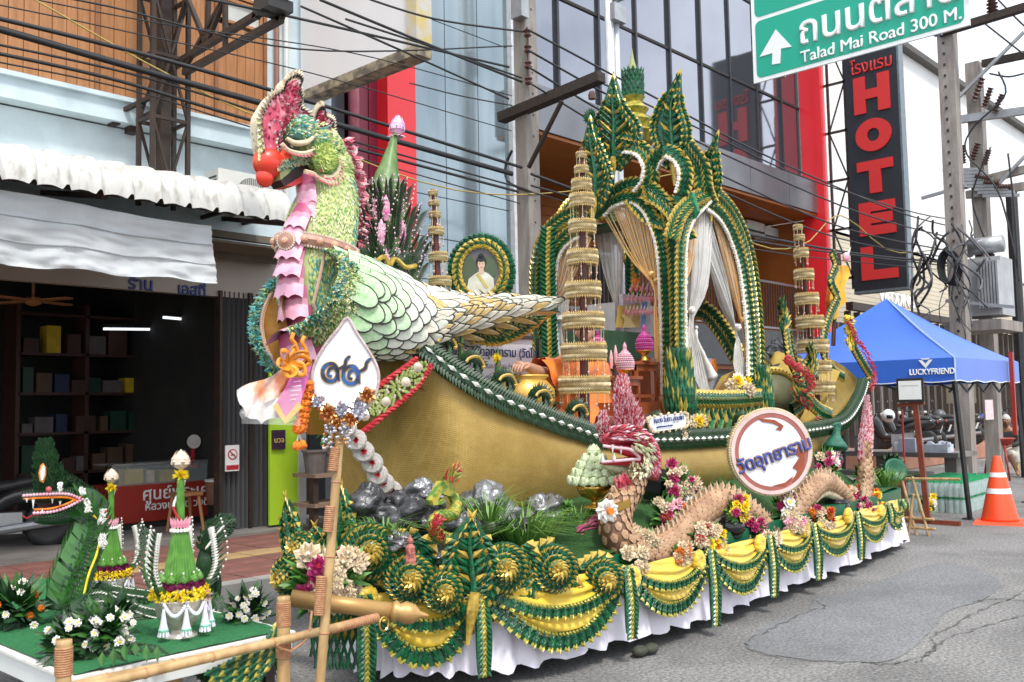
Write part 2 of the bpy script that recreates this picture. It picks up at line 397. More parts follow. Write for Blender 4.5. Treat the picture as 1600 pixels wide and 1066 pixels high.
while x<7.5:
 for r,zz in zip(rows,(.14,3.3)):r.append(V((x,11.55 if k%2 else 11.48,zz)))
 x+=.035;k+=1
mb.grid(rows);put('folding_shutter',mb,grey,sh)
mb=MB();mb.bx((6.62,11.45,.13),(6.66,11.6,3.3));mb.bx((7.06,11.44,.13),(7.1,11.48,3.3));mb.bx((7.5,11.4,.13),(7.56,11.6,3.3));put('shutter_rail',mb,steel,sh)
a,b=P(420,600,'Y',11.3),P(464,600,'Y',11.3)
limep=M('lime_green_sheet',(.42,.66,.03),.4,col2=(.38,.6,.03),scale=1)
lg=thing('lime_green_banner_stand','lime green upright banner board beside the folding shutters','banner',(a.x,11.3,.13))
mb=MB();mb.bx((a.x,11.28,.16),(b.x,11.32,3.0));put('board',mb,limep,lg)
mb=MB();mb.bx((b.x,11.26,.13),(b.x+.12,11.36,3.05));put('post',mb,M('white_aluminium',(.6,.62,.62),.4,.3,scale=3),lg)
c=P(435,687,'Y',11.26);mb=MB();mb.bx((c.x-.1,11.24,c.z-.13),(c.x+.1,11.275,c.z+.13));put('logo_patch',mb,M('plum',(.05,.02,.05),.4),lg)
text('บวจ','lettering',lg,(c.x-.085,11.235,c.z-.04),(1,0,0),YN,.1,M('gold_ink',(.7,.5,.15),.4),bold=.002)
aw=M('white_corrugated_sheet',(.58,.57,.54),.5,col2=(.36,.34,.30),scale=5,stretch=(2.5,1,1),bump=.1,contrast=(.28,.5),det=9)
ZA=3.93
for sidx in range(12):
 x0=-1.3+sidx*.99;mb=MB();rows=[]
 prof=[(11.58,ZA+.70),(10.9,ZA+.60),(10.25,ZA+.47),(10.0,ZA+.40),(9.86,ZA+.30),(9.79,ZA+.17),(9.77,ZA+.02)]
 prof=[V((0,a,b))for a,b in prof];prof=smooth(prof,13)
 if x0>6.2:break
 for p in prof:
  r=[]
  for i in range(37):
   u=i/36;ph=(u*3)%1
   hgt=.0 if ph<.78 else .048*min(1,2.2*math.sin((ph-.78)/.22*math.pi))
   hgt+=.02*math.sin(ph/.72*math.pi)if ph<.72 else 0
   r.append(V((x0+u*1.0,p.y-hgt*.5,p.z+hgt+random.uniform(-.002,.002))))
  rows.append(r)
 mb.grid(rows);o=put('awning_sheet',mb,aw,sh,True)
mb=MB()
for x in(2.0,4.4,6.75):mb.bar((x,11.6,4.3),(x,9.95,3.98),.06)
for y,z in((9.95,4.02),(10.6,4.25),(11.3,4.42)):mb.bar((-2,y,z),(7.0,y,z),.05)
put('awning_frame',mb,steel,sh)
mb=MB();mb.bx((-3,10.5,3.76),(7.5,11.58,3.79));mb.bx((-3,10.9,3.9),(7.55,11.0,3.99));mb.bx((-3,11.2,3.7),(7.55,11.3,3.76));put('soffit',mb,M('brown_soffit',(.16,.13,.10),.7,scale=3),sh)
tp=M('grey_tarpaulin',(.62,.64,.655),.6,col2=(.52,.54,.55),scale=1.5,bump=.22,bscale=14,stretch=(1,1,.5),det=4)
rows=[]
for j in range(28):
 v=j/27;r=[]
 for i in range(90):
  u=i/89;x=lerp(1.2,5.68+.08*v,u)
  z=lerp(3.90-.03*math.sin(u*9),3.10+.10*u-.02*math.sin(u*7+1)+.018*math.sin(u*31),v)-.05*u*(1-v)
  y=10.02+.035*NZ.noise(V((u*16,v*6,2)))*(.4+v)+.045*abs(NZ.noise(V((u*9,v*9,7))))+.012*math.sin(u*23+v*3)*(.3+v)+.012*NZ.noise(V((u*50,v*8,5)))*v*2+.05*math.sin(v*5+u*6)*.4
  if v>.9:y+=random.uniform(-.012,.012)
  r.append(V((x,y,z)))
 rows.append(r)
mb=MB();mb.grid(rows);tq_=put('tarpaulin',mb,tp,None,True,'creased grey tarpaulin hanging under the white corrugated awning','tarpaulin')
for v_ in(9,18):mb=MB();mb.tube([p+V((0,-.008,0))for p in rows[v_]],.006,4);put('seam',mb,M('tarp_seam',(.42,.44,.45),.6),tq_)
rc=thing('shop_counter','red shop counter with white lettering and a glass display top','counter',(7,12.7,.13))
a,b=P(176,800,'Y',12.7),P(345,800,'Y',12.7);zt=P(300,752,'Y',12.7).z
redm=M('red_laminate',(.36,.03,.02),.45,col2=(.30,.025,.015),scale=2)
mb=MB();mb.bx((a.x,12.7,.22),(b.x,13.3,zt));mb.bx((a.x+.05,12.74,.13),(b.x-.05,13.25,.22),1);put('cabinet',mb,[redm,dark],rc)
wht=M('white_print',(.8,.8,.78),.5,col2=(.78,.78,.76))
c=P(222,782,'Y',12.69);text('ศูนย์พระเครื่องแท้','counter_lettering',rc,c,(1,0,0),YN,.235,wht,bold=.006)
c=P(226,798,'Y',12.69);text('หลวงปู่ทวด วงดีย์','counter_lettering',rc,c,(1,0,0),YN,.15,wht,bold=.004)
gl=M('clear_glass',(.7,.8,.8),.05,trans=.0,alpha=.18,spec=.8)
mb=MB();mb.bx((a.x,12.7,zt+.27),(b.x,13.3,zt+.285));mb.bx((a.x,12.7,zt),(b.x,12.71,zt+.27));put('glass_top',mb,gl,rc)
mb=MB()
for q in(a.x,b.x):mb.bx((q-.015,12.69,zt),(q+.015,12.72,zt+.29))
mb.bx((a.x,12.69,zt+.27),(b.x,12.715,zt+.295));put('glass_trim',mb,M('alu',(.4,.4,.4),.4,.6),rc)
yb=M('yellow_card',(.62,.45,.02),.5,col2=(.5,.36,.02))
for i,(px,py,w_,h_,mt,lb)in enumerate([(212,742,.30,.20,yb,'yellow box lying left on the shop counter display'),(233,742,.16,.17,cream,'small pale box with a printed picture in the display'),(262,742,.22,.16,yb,'yellow box beside the pale box in the display')]):
 c=P(px,py,'Y',12.95);mb=MB();mb.bx((c.x-w_/2,12.95,zt+.005),(c.x+w_/2,13.15,zt+.005+h_));put('display_box',mb,mt,None,label=lb,cat='box',group='boxes in the counter display')
st=thing('wooden_stool','plain wooden stool in front of the red shop counter','stool',(P(290,830,'Z',.13)))
c=OFF[st.name];mb=MB();mb.bx((c.x-.16,c.y-.16,.60),(c.x+.16,c.y+.16,.64));put('seat',mb,wood,st)
for sx in(-1,1):
 for sy in(-1,1):mb=MB();mb.bar((c.x+sx*.17,c.y+sy*.17,.13),(c.x+sx*.12,c.y+sy*.12,.60),.035);put('leg',mb,wood,st)
c=P(333,800,'Y',12.5);mb=MB();mb.lathe([(.13,0),(.16,.3),(.16,.32)],(c.x,12.4,.4),16,0);mb.lathe([(.17,0),(.17,.03),(.02,.05)],(c.x,12.4,.72),16,1)
put('bucket',mb,[M('wicker_brown',(.3,.14,.08),.7,scale=30),white],None,label='brown bucket with a pale lid beside the red counter',cat='bucket')
cab=thing('glass_cabinet','tall dark glass cabinet with lit shelves behind the counter','cabinet',(7.6,14.8,.13))
a,b=P(240,500,'Y',14.8),P(358,500,'Y',14.8)
mb=MB();mb.bx((a.x,14.8,.13),(a.x+.06,15.3,3.6));mb.bx((b.x-.06,14.8,.13),(b.x,15.3,3.6));mb.bx((a.x,15.28,.13),(b.x,15.32,3.6))
for z in(.9,1.5,2.1,2.7,3.3):mb.bx((a.x,14.82,z),(b.x,15.28,z+.03))
put('carcass',mb,M('dark_maroon_wood',(.06,.025,.02),.5),cab)
for px,py,w_,h_,mt in[(256,625,.55,.22,yb),(310,560,.9,.12,yb),(270,662,.16,.2,white),(308,640,.22,.3,M('faded_paper',(.5,.3,.3),.7)),(300,720,.3,.3,redp),(275,540,.3,.2,M('dull_box',(.12,.1,.1),.7))]:
 c=P(px,py,'Y',14.85);mb=MB();mb.bx((c.x-w_/2,14.86,c.z-h_/2),(c.x+w_/2,15.1,c.z+h_/2));put('shelf_item',mb,mt,cab)
em=bpy.data.materials.new('lit_tube');em.use_nodes=True;e_=em.node_tree.nodes['Principled BSDF'];e_.inputs['Emission Color'].default_value=(.85,.93,1,1);e_.inputs['Emission Strength'].default_value=.7
for k,(p0,p1,y_)in enumerate((((255,496),(345,504),13.5),((162,514),(256,515),14.5))):
 a,b=P(*p0,'Y',y_),P(*p1,'Y',y_);mb=MB();mb.bar(a,b,.035);t_=thing('tube_light',('lit fluorescent tube higher in the shop, nearer the shutters','lit fluorescent tube lower and deeper in the dark shop')[k],'lamp',a);put('tube',mb,em,t_)
 mb=MB();mb.bar(a+V((0,0,.05)),b+V((0,0,.05)),.05);mb.bar((a+b)/2+V((0,0,.05)),V(((a+b).x/2,y_,4.0)),.01);put('fitting',mb,dark,t_)
c=P(300,690,'Y',12.9);mb=MB();mb.lathe([(.09,0),(.1,.02),(.1,.05)],(c.x,12.88,c.z),18,0,YN);mb.bx((c.x-.02,12.86,c.z-.35),(c.x+.02,12.9,c.z-.08),1);mb.lathe([(.1,0),(.09,.03)],(c.x,12.88,c.z-.37),12,1)
put('round_mirror',mb,[white,redp],None,label='round pale mirror on a red stand on the shop counter',cat='mirror')
c=P(362,716,'Y',11.42);mb=MB();mb.bx((c.x-.1,11.40,c.z-.17),(c.x+.1,11.42,c.z+.17),0);mb.lathe([(.07,0),(.07,.006)],(c.x,11.40,c.z+.05),20,1,YN);mb.lathe([(.055,0),(.055,.01)],(c.x,11.40,c.z+.05),20,0,YN)
mb.bar((c.x-.05,11.388,c.z+.1),(c.x+.05,11.388,c.z),.012,k=1);mb.bx((c.x-.09,11.395,c.z-.15),(c.x+.09,11.405,c.z-.09),1);mb.bx((c.x-.03,11.388,c.z+.035),(c.x+.03,11.396,c.z+.05),2);put('no_smoking_sign',mb,[wht,redp,blackp],None,label='small white and red no smoking sign on the shutters',cat='sign')
ac=thing('air_conditioner','white outdoor air conditioner unit above the corrugated awning','air conditioner',(P(390,300,'Y',11.1)))
a,b=P(341,262,'Y',11.1),P(416,262,'Y',11.1);zt=a.z;zb=zt-.55
wm=M('white_enamel',(.68,.68,.65),.45,col2=(.6,.6,.56),scale=3)
mb=MB();mb.bx((a.x,11.1,zb),(b.x,11.45,zt));put('casing',mb,wm,ac)
mb=MB();cx,cz=lerp(a.x,b.x,.68),(zt+zb)/2
mb.lathe([(.21,0),(.21,.02),(.19,.02)],(cx,11.1,cz),24,0,YN)
for i in range(-7,8):mb.bx((cx+i*.028-.003,11.07,cz-math.sqrt(max(0,.2**2-(i*.028)**2))),(cx+i*.028+.003,11.085,cz+math.sqrt(max(0,.2**2-(i*.028)**2))),1)
put('fan_grille',mb,[M('grille_grey',(.16,.16,.16),.6),wm],ac)
mb=MB()
for i in range(9):mb.bx((a.x-.006,11.14,zb+.08+i*.045),(a.x,11.42,zb+.1+i*.045))
put('side_slats',mb,blackr,ac)
mb=MB();mb.bx((a.x+.03,11.1,zb-.05),(a.x+.07,11.62,zb));mb.bx((b.x-.07,11.1,zb-.05),(b.x-.03,11.62,zb));put('bracket',mb,steel,ac)
for px in(432,447):
 a=P(px,0,'Y',11.5);mb=MB();mb.tube([(a.x,11.5,4.6),(a.x,11.5,9.5)],.04,8);put('drain_pipe',mb,M('rusty_pipe',(.30,.16,.12),.7,scale=4)if px==432 else wm,sh)
SK=thing('stock_shelf','dim wooden shelf stacked with boxes and amulet cases along the shop back wall','shelf',(4.6,14.9,.13))
a,b=P(20,600,'Y',15.2),P(225,600,'Y',15.2)
for z in(.8,1.4,2.0,2.6,3.2):mb=MB();mb.bx((a.x,15.0,z),(b.x,15.5,z+.04));put('board',mb,M('dark_maroon_wood',(0,0,0)),SK)
for x in(a.x,(a.x+b.x)/2,b.x):mb=MB();mb.bx((x-.03,15.0,.13),(x+.03,15.5,3.4));put('upright',mb,M('dark_maroon_wood',(0,0,0)),SK)
gm=[yb]+[M('dull_box',(0,0,0)),M('dark_maroon_wood',(0,0,0)),M('bottle_green',(.02,.06,.04),.3),M('navy_box',(.015,.03,.08),.4),M('brown_box',(.10,.06,.035),.6)]*2
for z in(.84,1.44,2.04,2.64):
 x=a.x+.08
 while x<b.x-.3:w_=random.uniform(.12,.34);h_=random.uniform(.12,.42);mb=MB();mb.bx((x,15.02,z),(x+w_*.9,15.3,z+h_));put('stock_item',mb,random.choice(gm),SK);x+=w_+random.uniform(.0,.12)
fan=thing('ceiling_fan','dim brown ceiling fan hanging in the shop','fan',(3.9,13.2,3.6));c=P(52,470,'Y',13.0)
mb=MB();mb.lathe([(.02,.3),(.02,.05),(.09,.04),(.1,-.04),(.03,-.07)],c,14);put('motor',mb,wood,fan)
for i in range(4):q=i*1.571+.4;mb=MB();mb.bar(c+V((math.cos(q)*.1,math.sin(q)*.1,0)),c+V((math.cos(q)*.6,math.sin(q)*.6,0)),.02,.13);put('blade',mb,wood,fan)
gb=thing('red_glass_building','modern building with red columns, pale glass stair wall and dark curtain glazing above orange recess','building',(15,11.6,0))
redb=M('red_cladding',(.72,.02,.03),.35,col2=(.66,.018,.025),scale=1,coat=.2)
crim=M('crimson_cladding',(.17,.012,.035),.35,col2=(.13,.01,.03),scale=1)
gdk=M('tinted_glass',(.30,.315,.36),.06,.9,col2=(.27,.285,.33),scale=.7)
gpl=M('pale_tinted_glass',(.30,.36,.385),.10,.75,col2=(.24,.30,.325),scale=1.2,stretch=(3,3,.4))
alu=M('grey_aluminium',(.22,.225,.24),.35,.7,col2=(.18,.185,.2),scale=2)
org=M('orange_panel',(.42,.13,.02),.5,col2=(.34,.10,.015),scale=1.5)
xl=P(470,150,'Y',11.8).x;x1=P(538,200,'Y',11.8).x;x2=P(585,200,'Y',11.8).x
mb=MB();mb.bx((8.55,11.8,0),(x1,12.2,12));put('grey_wall',mb,M('slate_panel',(.10,.115,.135),.3,.3,scale=1),gb)
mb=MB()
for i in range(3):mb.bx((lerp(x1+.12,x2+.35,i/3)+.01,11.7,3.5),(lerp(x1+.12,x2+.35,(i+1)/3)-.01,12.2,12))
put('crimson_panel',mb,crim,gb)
mb=MB();mb.tube([(x1+.05,11.62,3),(x1+.05,11.62,12)],.09,12);put('downpipe',mb,M('pink_pipe',(.42,.12,.17),.3),gb,True)
xa,xb=P(606,200,'Y',11.45).x,P(650,200,'Y',11.45).x
for i in range(7):mb=MB();mb.bx((xa,11.45,i*1.9),(xb,11.72,i*1.9+1.892));put('red_panel',mb,redb,gb)
X0,X1=xb+.02,P(793,100,'Y',11.6).x
for i in range(3):
 for z0,z1 in[(0,1.7),(1.7,2.4),(2.4,3.1),(3.1,3.8),(3.8,4.5),(4.5,5.2),(5.2,8.2),(8.2,13)]:
  mb=MB();mb.bx((lerp(X0,X1,i/3)+.008,11.6,z0+.008),(lerp(X0,X1,(i+1)/3)-.008,11.64,z1-.008));put('pane',mb,gpl,gb)
mb=MB();mb.bx((X0,11.66,0),(X1,12,13));mb.bx((X1,11.5,0),(X1+.07,12,13),1);put('glazing_backing',mb,[M('grey_backing',(.2,.22,.23),.6),M('white_trim',(.6,.63,.65),.4)],gb)
XC,XE=X1+.1,24.2;n=9;zs=[7.55,9.6,11.8,14.2]
for i in range(n):
 for z0,z1 in zip(zs,zs[1:]):
  tl=random.uniform(-.012,.012);mb=MB();a_,b_=lerp(XC,XE,i/n)+.03,lerp(XC,XE,(i+1)/n)-.03
  mb.add([(a_,11.6,z0+.03),(b_,11.6+tl,z0+.03),(b_,11.6+tl*.5,z1-.03),(a_,11.6+tl*.4,z1-.03),(a_,11.66,z0+.03),(b_,11.66,z0+.03),(b_,11.66,z1-.03),(a_,11.66,z1-.03)],[(0,1,2,3),(4,7,6,5),(0,4,5,1),(3,2,6,7),(0,3,7,4),(1,5,6,2)])
  put('curtain_pane',mb,gdk,gb)
for i in range(n+1):
 mb=MB();q=lerp(XC,XE,i/n);mb.bx((q-.03,11.54,7.5),(q+.03,11.68,14.2));put('mullion',mb,M('dark_mullion',(.05,.052,.06),.4,.5),gb)
mb=MB()
for z in zs:mb.bx((XC,11.57,z-.03),(XE,11.67,z+.03))
mb.bx((XC,11.7,6.7),(XE+.2,15,14.2));put('transom',mb,dark,gb)
for i in range(6):
 a_,b_=lerp(XC,XE+.1,i/6)+.008,lerp(XC,XE+.1,(i+1)/6)-.008;mb=MB();mb.bx((a_,11.15,6.67),(b_,11.6,7.5));put('fascia_panel',mb,alu,gb)
mb=MB();mb.bx((XC,11.2,6.6),(XE,14.6,6.66));mb.bx((XC,14.5,.1),(XE+1.5,14.7,6.6));mb.bx((XE+.1,11.7,.1),(XE+.3,14.6,6.6));mb.bx((XC,11.7,2.5),(XE,11.9,3.2));put('soffit',mb,org,gb)
for i in range(14):
 mb=MB();z=3.45+i*.225;mb.bx((XC+.3,14.44,z),(XE,14.5,z+.215));put('orange_board',mb,org,gb)
mb=MB();mb.bx((XC+.3,14.42,3.4),(XC+3.4,14.435,6.2));put('dark_doorway',mb,dark,gb);mb=MB();mb.bx((18.4,14.4,3.4),(20,14.43,5.6));put('dark_doorway',mb,dark,gb)
mb=MB();mb.bx((XC,11.6,3.1),(XE+.4,14.6,3.3));put('balcony_slab',mb,M('charcoal_slab',(.05,.05,.055),.6),gb)
mb=MB();mb.bx((XC,11.55,2.6),(XE+.4,11.62,3.5));put('balcony_fascia',mb,M('charcoal_panel',(.035,.037,.043),.35,.3),gb)
mb=MB();mb.bx((XC,11.62,4.7),(XE,11.66,4.76));mb.bx((XC,11.62,3.55),(XE,11.66,3.6))
put('handrail',mb,alu,gb)
q=XC+.3
bal=MB();bal.bx((-.012,-.012,0),(.012,.012,1.12));bme=bal.mesh('baluster',[steel])
while q<XE:inst('baluster',bme,gb,(q,11.64,3.58));q+=.13
mb=MB();mb.bx((XC,11.9,.1),(XE,12.0,2.6));put('ground_floor_front',mb,M('dim_shopfront',(.05,.045,.04),.4),gb)
for i in range(22):mb=MB();mb.bx((XC+.2,11.86,.12+i*.11),(XE-.2,11.9,.12+i*.11+.095));put('shutter_slat',mb,M('shutter_metal',(.10,.10,.10),.5,.4,col2=(.06,.055,.05),scale=2),gb)
mb=MB();mb.bx((8.0,12.25,0),(XC,12.35,13));put('ground_floor_wall',mb,dark,gb)
mb=MB();mb.bx((23.9,10.95,3.4),(24.16,11.54,13.5));put('red_column',mb,redb,gb)
mb=MB();mb.bx((23.95,11.3,7.5),(24.24,12.35,13.5));put('column_trim',mb,M('pale_grey_trim',(.42,.43,.40),.5),gb)
for k,(px,py)in enumerate(((1182,357),(1207,366))):
 c=P(px,py,'Y',12.5);t_=thing('balcony_air_conditioner',('white air conditioner hung higher in the orange recess','white air conditioner lower and further along the orange recess')[k],'air conditioner',c)
 mb=MB();mb.bx((c.x-.45,12.5,c.z-.15),(c.x+.45,12.8,c.z+.18));put('casing',mb,wm,t_);mb=MB();mb.bx((c.x-.4,12.48,c.z-.12),(c.x+.4,12.5,c.z-.06));put('vent',mb,blackr,t_)
hs=thing('hotel_sign','tall black projecting sign with red HOTEL letters','sign',(24,9.6,4.5))
blk=M('black_sign_face',(.016,.017,.022),.35,col2=(.02,.02,.026),scale=1)
y0,y1=P(1335,458,'X',24).y,P(1418,445,'X',24).y
mb=MB();mb.bx((24,y1,4.5),(24.3,y0,11.6));put('box',mb,blk,hs)
mb=MB();mb.bx((23.99,y1-.05,4.48),(24.3,y1,11.6));mb.bx((23.98,y1-.05,4.44),(24.3,y0,4.5));put('edge_trim',mb,M('steel_blue_trim',(.16,.20,.22),.4,.4),hs)
rd=M('red_letter',(.62,.022,.02),.5,col2=(.56,.02,.02),scale=1)
text('โรงแรม','lettering',hs,(23.97,lerp(y0,y1,.12),P(1345,115,'X',24).z),(0,-1,0),XN,.46,rd,bold=.012,sx=.80)
def block_letter(ch,y,z,w_,h_,t):
 "letter built of slabs on the sign, reading from +y to -y"
 mb=MB();X_=23.95
 def r(u0,v0,u1,v1):mb.bx((X_,y-u0*w_,z+v0*h_),(24.0,y-u1*w_,z+v1*h_))
 s=t/w_;v=t/h_*.82
 if ch=='H':r(0,0,s,1);r(1-s,0,1,1);r(s,.5-v/2,1-s,.5+v/2)
 if ch=='T':r(0,1-v,1,1);r(.5-s/2,0,.5+s/2,1-v)
 if ch=='E':r(0,0,s,1);r(s,0,1,v);r(s,1-v,1,1);r(s,.5-v/2,.92,.5+v/2)
 if ch=='L':r(0,0,s,1);r(s,0,1,v)
 if ch=='O':
  k=28;c=V((X_,y-w_/2,z+h_/2));rows=[]
  for i in range(k+1):
   q=2*math.pi*i/k;o=V((0,math.cos(q)*w_/2,math.sin(q)*h_/2));ii=V((0,math.cos(q)*(w_/2-t),math.sin(q)*(h_/2-t*.85)))
   rows.append([c+o+V((.05,0,0)),c+o,c+ii,c+ii+V((.05,0,0))])
  mb.grid(rows)
 put('letter',mb,rd,hs)
for ch,(pt,pb)in zip('HOTEL',((112,174),(181,236),(247,302),(312,368),(382,438))):
 zt_,zb_=P(1375,pt+2,'X',24).z,P(1378,pb-2,'X',24).z
 block_letter(ch,lerp(y0,y1,.17),zb_,.92*(y0-y1)*.74,zt_-zb_,.30)
mb=MB()
zz=4.9;flip=1
for yy in(10.38,10.85):mb.bar((24.15,yy,4.6),(24.15,yy,11.6),.06)
while zz<11.2:
 mb.bar((24.15,10.3,zz),(24.15,10.95,zz),.06);mb.bar((24.15,10.38 if flip>0 else 10.85,zz),(24.15,10.85 if flip>0 else 10.38,zz+1.3),.035);zz+=1.3;flip*=-1
put('truss',mb,steel,hs)
wb=thing('white_building','long white building with sloping roof line and slatted lower storey','building',(35,12,0))
wp=M('white_render',(.80,.80,.78),.8,col2=(.74,.74,.72),scale=.6);bg_=M('cream_siding',(.62,.55,.42),.7,col2=(.55,.48,.36),scale=1)
mb=MB();mb.bx((25.6,12.0,6.6),(60,20,13.6));put('wall',mb,wp,wb)
mb=MB();mb.bx((25.6,11.7,13.6),(60,20,13.8));put('roof',mb,M('dark_flashing',(.1,.09,.08),.7),wb)
for i in range(22):mb=MB();z=3.4+i*.15;mb.bx((25.6,12.0,z),(60,12.05,z+.14));put('siding_board',mb,bg_,wb)
mb=MB();mb.bx((25.6,12.1,0),(60,12.3,6.7));put('lower_wall',mb,M('taupe_wall',(.20,.17,.14),.7),wb)
mb=MB();mb.bx((25.5,11.0,4.2),(45,11.2,4.42));put('steel_beam',mb,steel,wb)
q=25.7
while q<42:mb=MB();mb.bx((q,11.2,.1),(q+.12,11.35,4.2));put('vertical_slat',mb,M('dark_slat',(.07,.055,.045),.6),wb);q+=.62
mb=MB();mb.bx((25.6,11.5,.1),(42,11.6,3.9));put('shopfront_glass',mb,M('dim_glass',(.16,.16,.15),.15,.3),wb)
for i in range(5):mb=MB();mb.bx((27+i*3,11.38,.1),(28.2+i*3,11.48,2.7));put('door_panel',mb,M('pale_door',(.42,.40,.37),.5),wb)
text('WEDDING','lettering',wb,(27.3,10.98,4.5),(1,0,0),YN,.55,wht,bold=.02)
mb=MB();mb.lathe([(.5,0),(.5,.1),(.42,.1),(.42,0)],(29.5,11.2,5.6),20,0,YN,cap=False);put('bracket_hook',mb,alu,wb)
for i,(x,y,w_,d_,h_,col,lb)in enumerate([(62,10.5,12,10,9,(.50,.66,.70),'pale turquoise building at the far end beyond the poles'),(76,9,14,12,7.5,(.55,.48,.4),'beige far building beyond the turquoise one'),(92,5,18,14,8,(.5,.5,.5),'grey far building closing the street end')]):
 t_=thing('far_building',lb,'building',(x,y,0));mt=M('far_wall_%d'%i,col,.8,scale=.4)
 mb=MB();mb.bx((x,y,0),(x+w_,y+d_,h_));put('wall',mb,mt,t_)
 mb=MB();mb.bx((x-.3,y-.5,h_),(x+w_+.3,y+d_,h_+.25));put('roof',mb,M('brown_roof',(.14,.09,.07),.8),t_)
 for zz in(1.2,4.4):
  for j in range(4):
   mb=MB();mb.bx((x+1+j*2.8,y-.04,zz),(x+2.6+j*2.8,y+.02,zz+1.7));wo=put('window',mb,M('window_frame',(.3,.28,.25),.5),t_)
   mb=MB();mb.bx((x+1.1+j*2.8,y-.06,zz+.1),(x+2.5+j*2.8,y-.045,zz+1.6));put('pane',mb,M('dim_glass',(.16,.16,.15),.15,.3),wo)
lt=thing('lattice_tower','dark rusty steel lattice tower braced to the pale blue wall','tower',(5.9,10.9,4.3))
a,b=P(229,200,'Y',10.9),P(284,200,'Y',10.9);ta,tb=a.x,b.x;ty=(10.75,11.1);zb=4.2
legs=[(x,y)for x in(ta,tb)for y in ty]
for x,y in legs:mb=MB();mb.bar((x,y,zb),(x,y,9.5),.05);put('leg',mb,steel,lt)
mb=MB();mb.bar(((ta+tb)/2,10.93,4.2),((ta+tb)/2,10.93,9.5),.13);put('centre_post',mb,steel,lt)
z=4.45;k=0
while z<9.3:
 mb=MB()
 for y in ty:mb.bar((ta,y,z),(tb,y,z),.04)
 for x in(ta,tb):mb.bar((x,ty[0],z),(x,ty[1],z),.04)
 put('ring',mb,steel,lt)
 mb=MB();q=.78
 for y in ty:mb.bar((ta if k%2 else(ta+tb)/2,y,z),((ta+tb)/2 if k%2 else ta,y,z+q),.03);mb.bar((tb if k%2 else(ta+tb)/2,y,z),((ta+tb)/2 if k%2 else tb,y,z+q),.03)
 put('brace',mb,steel,lt);z+=q;k+=1
cl=[P(262,116,'Y',10.9),P(415,12,'X',P(262,116,'Y',10.9).x)]
def bars(name,segs,w_,parent,mat=steel):
 mb=MB()
 for p,q in segs:mb.bar(p,q,w_)
 return put(name,mb,mat,parent)
xa=P(262,116,'Y',10.9).x
T=lambda x,y:P(x,y,'X',xa+.1)
bars('cantilever_arm',[(T(262,108),T(410,18)),(T(288,114),T(440,30)),(T(405,-10),T(440,30)),(T(405,-10),T(400,30))],.07,lt)
bars('cantilever_brace',[(T(292,-5),T(323,70)),(T(322,70),T(352,-5)),(T(323,70),T(326,-5)),(T(352,-5),T(352,72)),(T(288,108),T(352,-5)),(T(292,-5),T(262,108))],.05,lt)
bars('wall_bracket',[(P(178,180,'Y',11.55),P(240,150,'Y',10.9)),(P(205,195,'Y',11.55),P(240,175,'Y',10.9))],.05,lt)
mb=MB();c=P(178,183,'Y',11.5);mb.box(c,(.1,.15,.2));c=P(206,193,'Y',11.5);mb.box(c,(.12,.15,.26));put('wall_plate',mb,steel,lt)
c=P(427,12,'X',xa);mb=MB();mb.box(c,(.3,.3,.12));mb.box(c+V((0,0,.12)),(.2,.35,.1));put('lamp_head',mb,blackr,lt)
bb=thing('blank_billboard','blank white projecting billboard with worn wooden frame','billboard',(7.9,10,6))
y0,y1=P(470,145,'X',7.9).y,P(655,88,'X',7.9).y
mb=MB();mb.bx((7.9,y1+.1,6.28),(8.1,y0,9));put('panel',mb,M('white_panel',(.74,.73,.73),.6,col2=(.70,.69,.69),scale=1),bb)
wf=M('weathered_frame',(.36,.30,.20),.8,col2=(.12,.10,.08),scale=7,contrast=(.4,.6))
mb=MB();mb.bx((7.86,y1,6.14),(8.12,y0,6.27));put('frame_bottom',mb,wf,bb)
mb=MB();mb.bx((7.86,y1,6.27),(8.12,y1+.2,9));put('frame_side',mb,M('yellow_worn',(.55,.42,.12),.7,col2=(.5,.48,.45),scale=5),bb)
for z in(6.3,8):mb=MB();mb.bar((8.0,y0,z),(8.0,11.9,z),.05);put('bracket',mb,steel,bb)
rs=thing('road_sign','green overhead road sign reading Talad Mai Road with white arrow','sign',(11,4.6,5.8))
XS=11.0;y0,y1=P(1178,133,'X',XS).y,P(1515,35,'X',XS).y;z0=5.77;z1=8.2
grn=M('sign_green',(.0,.36,.24),.4,col2=(.0,.34,.225),scale=1);whs=M('sign_white',(.84,.86,.86),.45,col2=(.8,.82,.82))
mb=MB();mb.bx((XS,y1,z0),(XS+.03,y0,z1));put('border',mb,whs,rs)
zm=P(1172,35,'X',XS).z
def rrect(ya,yb,za,zb,r,x,k=0):
 pts=[]
 for(cy,cz,a0)in((ya-r,zb-r,0),(yb+r,zb-r,90),(yb+r,za+r,180),(ya-r,za+r,270)):
  for t in range(5):q=R(a0+t*22.5);pts.append(V((x,cy+r*math.cos(q),cz+r*math.sin(q))))
 return pts
mb=MB();mb.prism(rrect(y0-.05,y1+.05,z0+.05,zm-.02,.07,XS-.004),(1,0,0),.004);mb.prism(rrect(y0-.05,y1+.05,zm+.03,z1-.05,.07,XS-.004),(1,0,0),.004);put('green_panel',mb,grn,rs)
c=P(1213,78,'X',XS-.008)
ar=[(1186,88),(1211,45),(1236,72),(1219,77),(1219,98),(1205,101),(1205,83)]
ar=[(1187,89),(1212,46),(1237,73),(1220,76),(1219,99),(1206,101),(1207,83)]
mb=MB();mb.prism([P(a,b,'X',XS-.012)for a,b in ar],(1,0,0),.006);put('arrow',mb,whs,rs)
p=P(1251,99,'X',XS-.01);sz=.30
text('Talad Mai Road 300 M.','english_lettering',rs,p,(0,-1,0),XN,.205,whs,bold=.006,sx=1.0,ext=.002)
p=P(1247,71,'X',XS-.01)
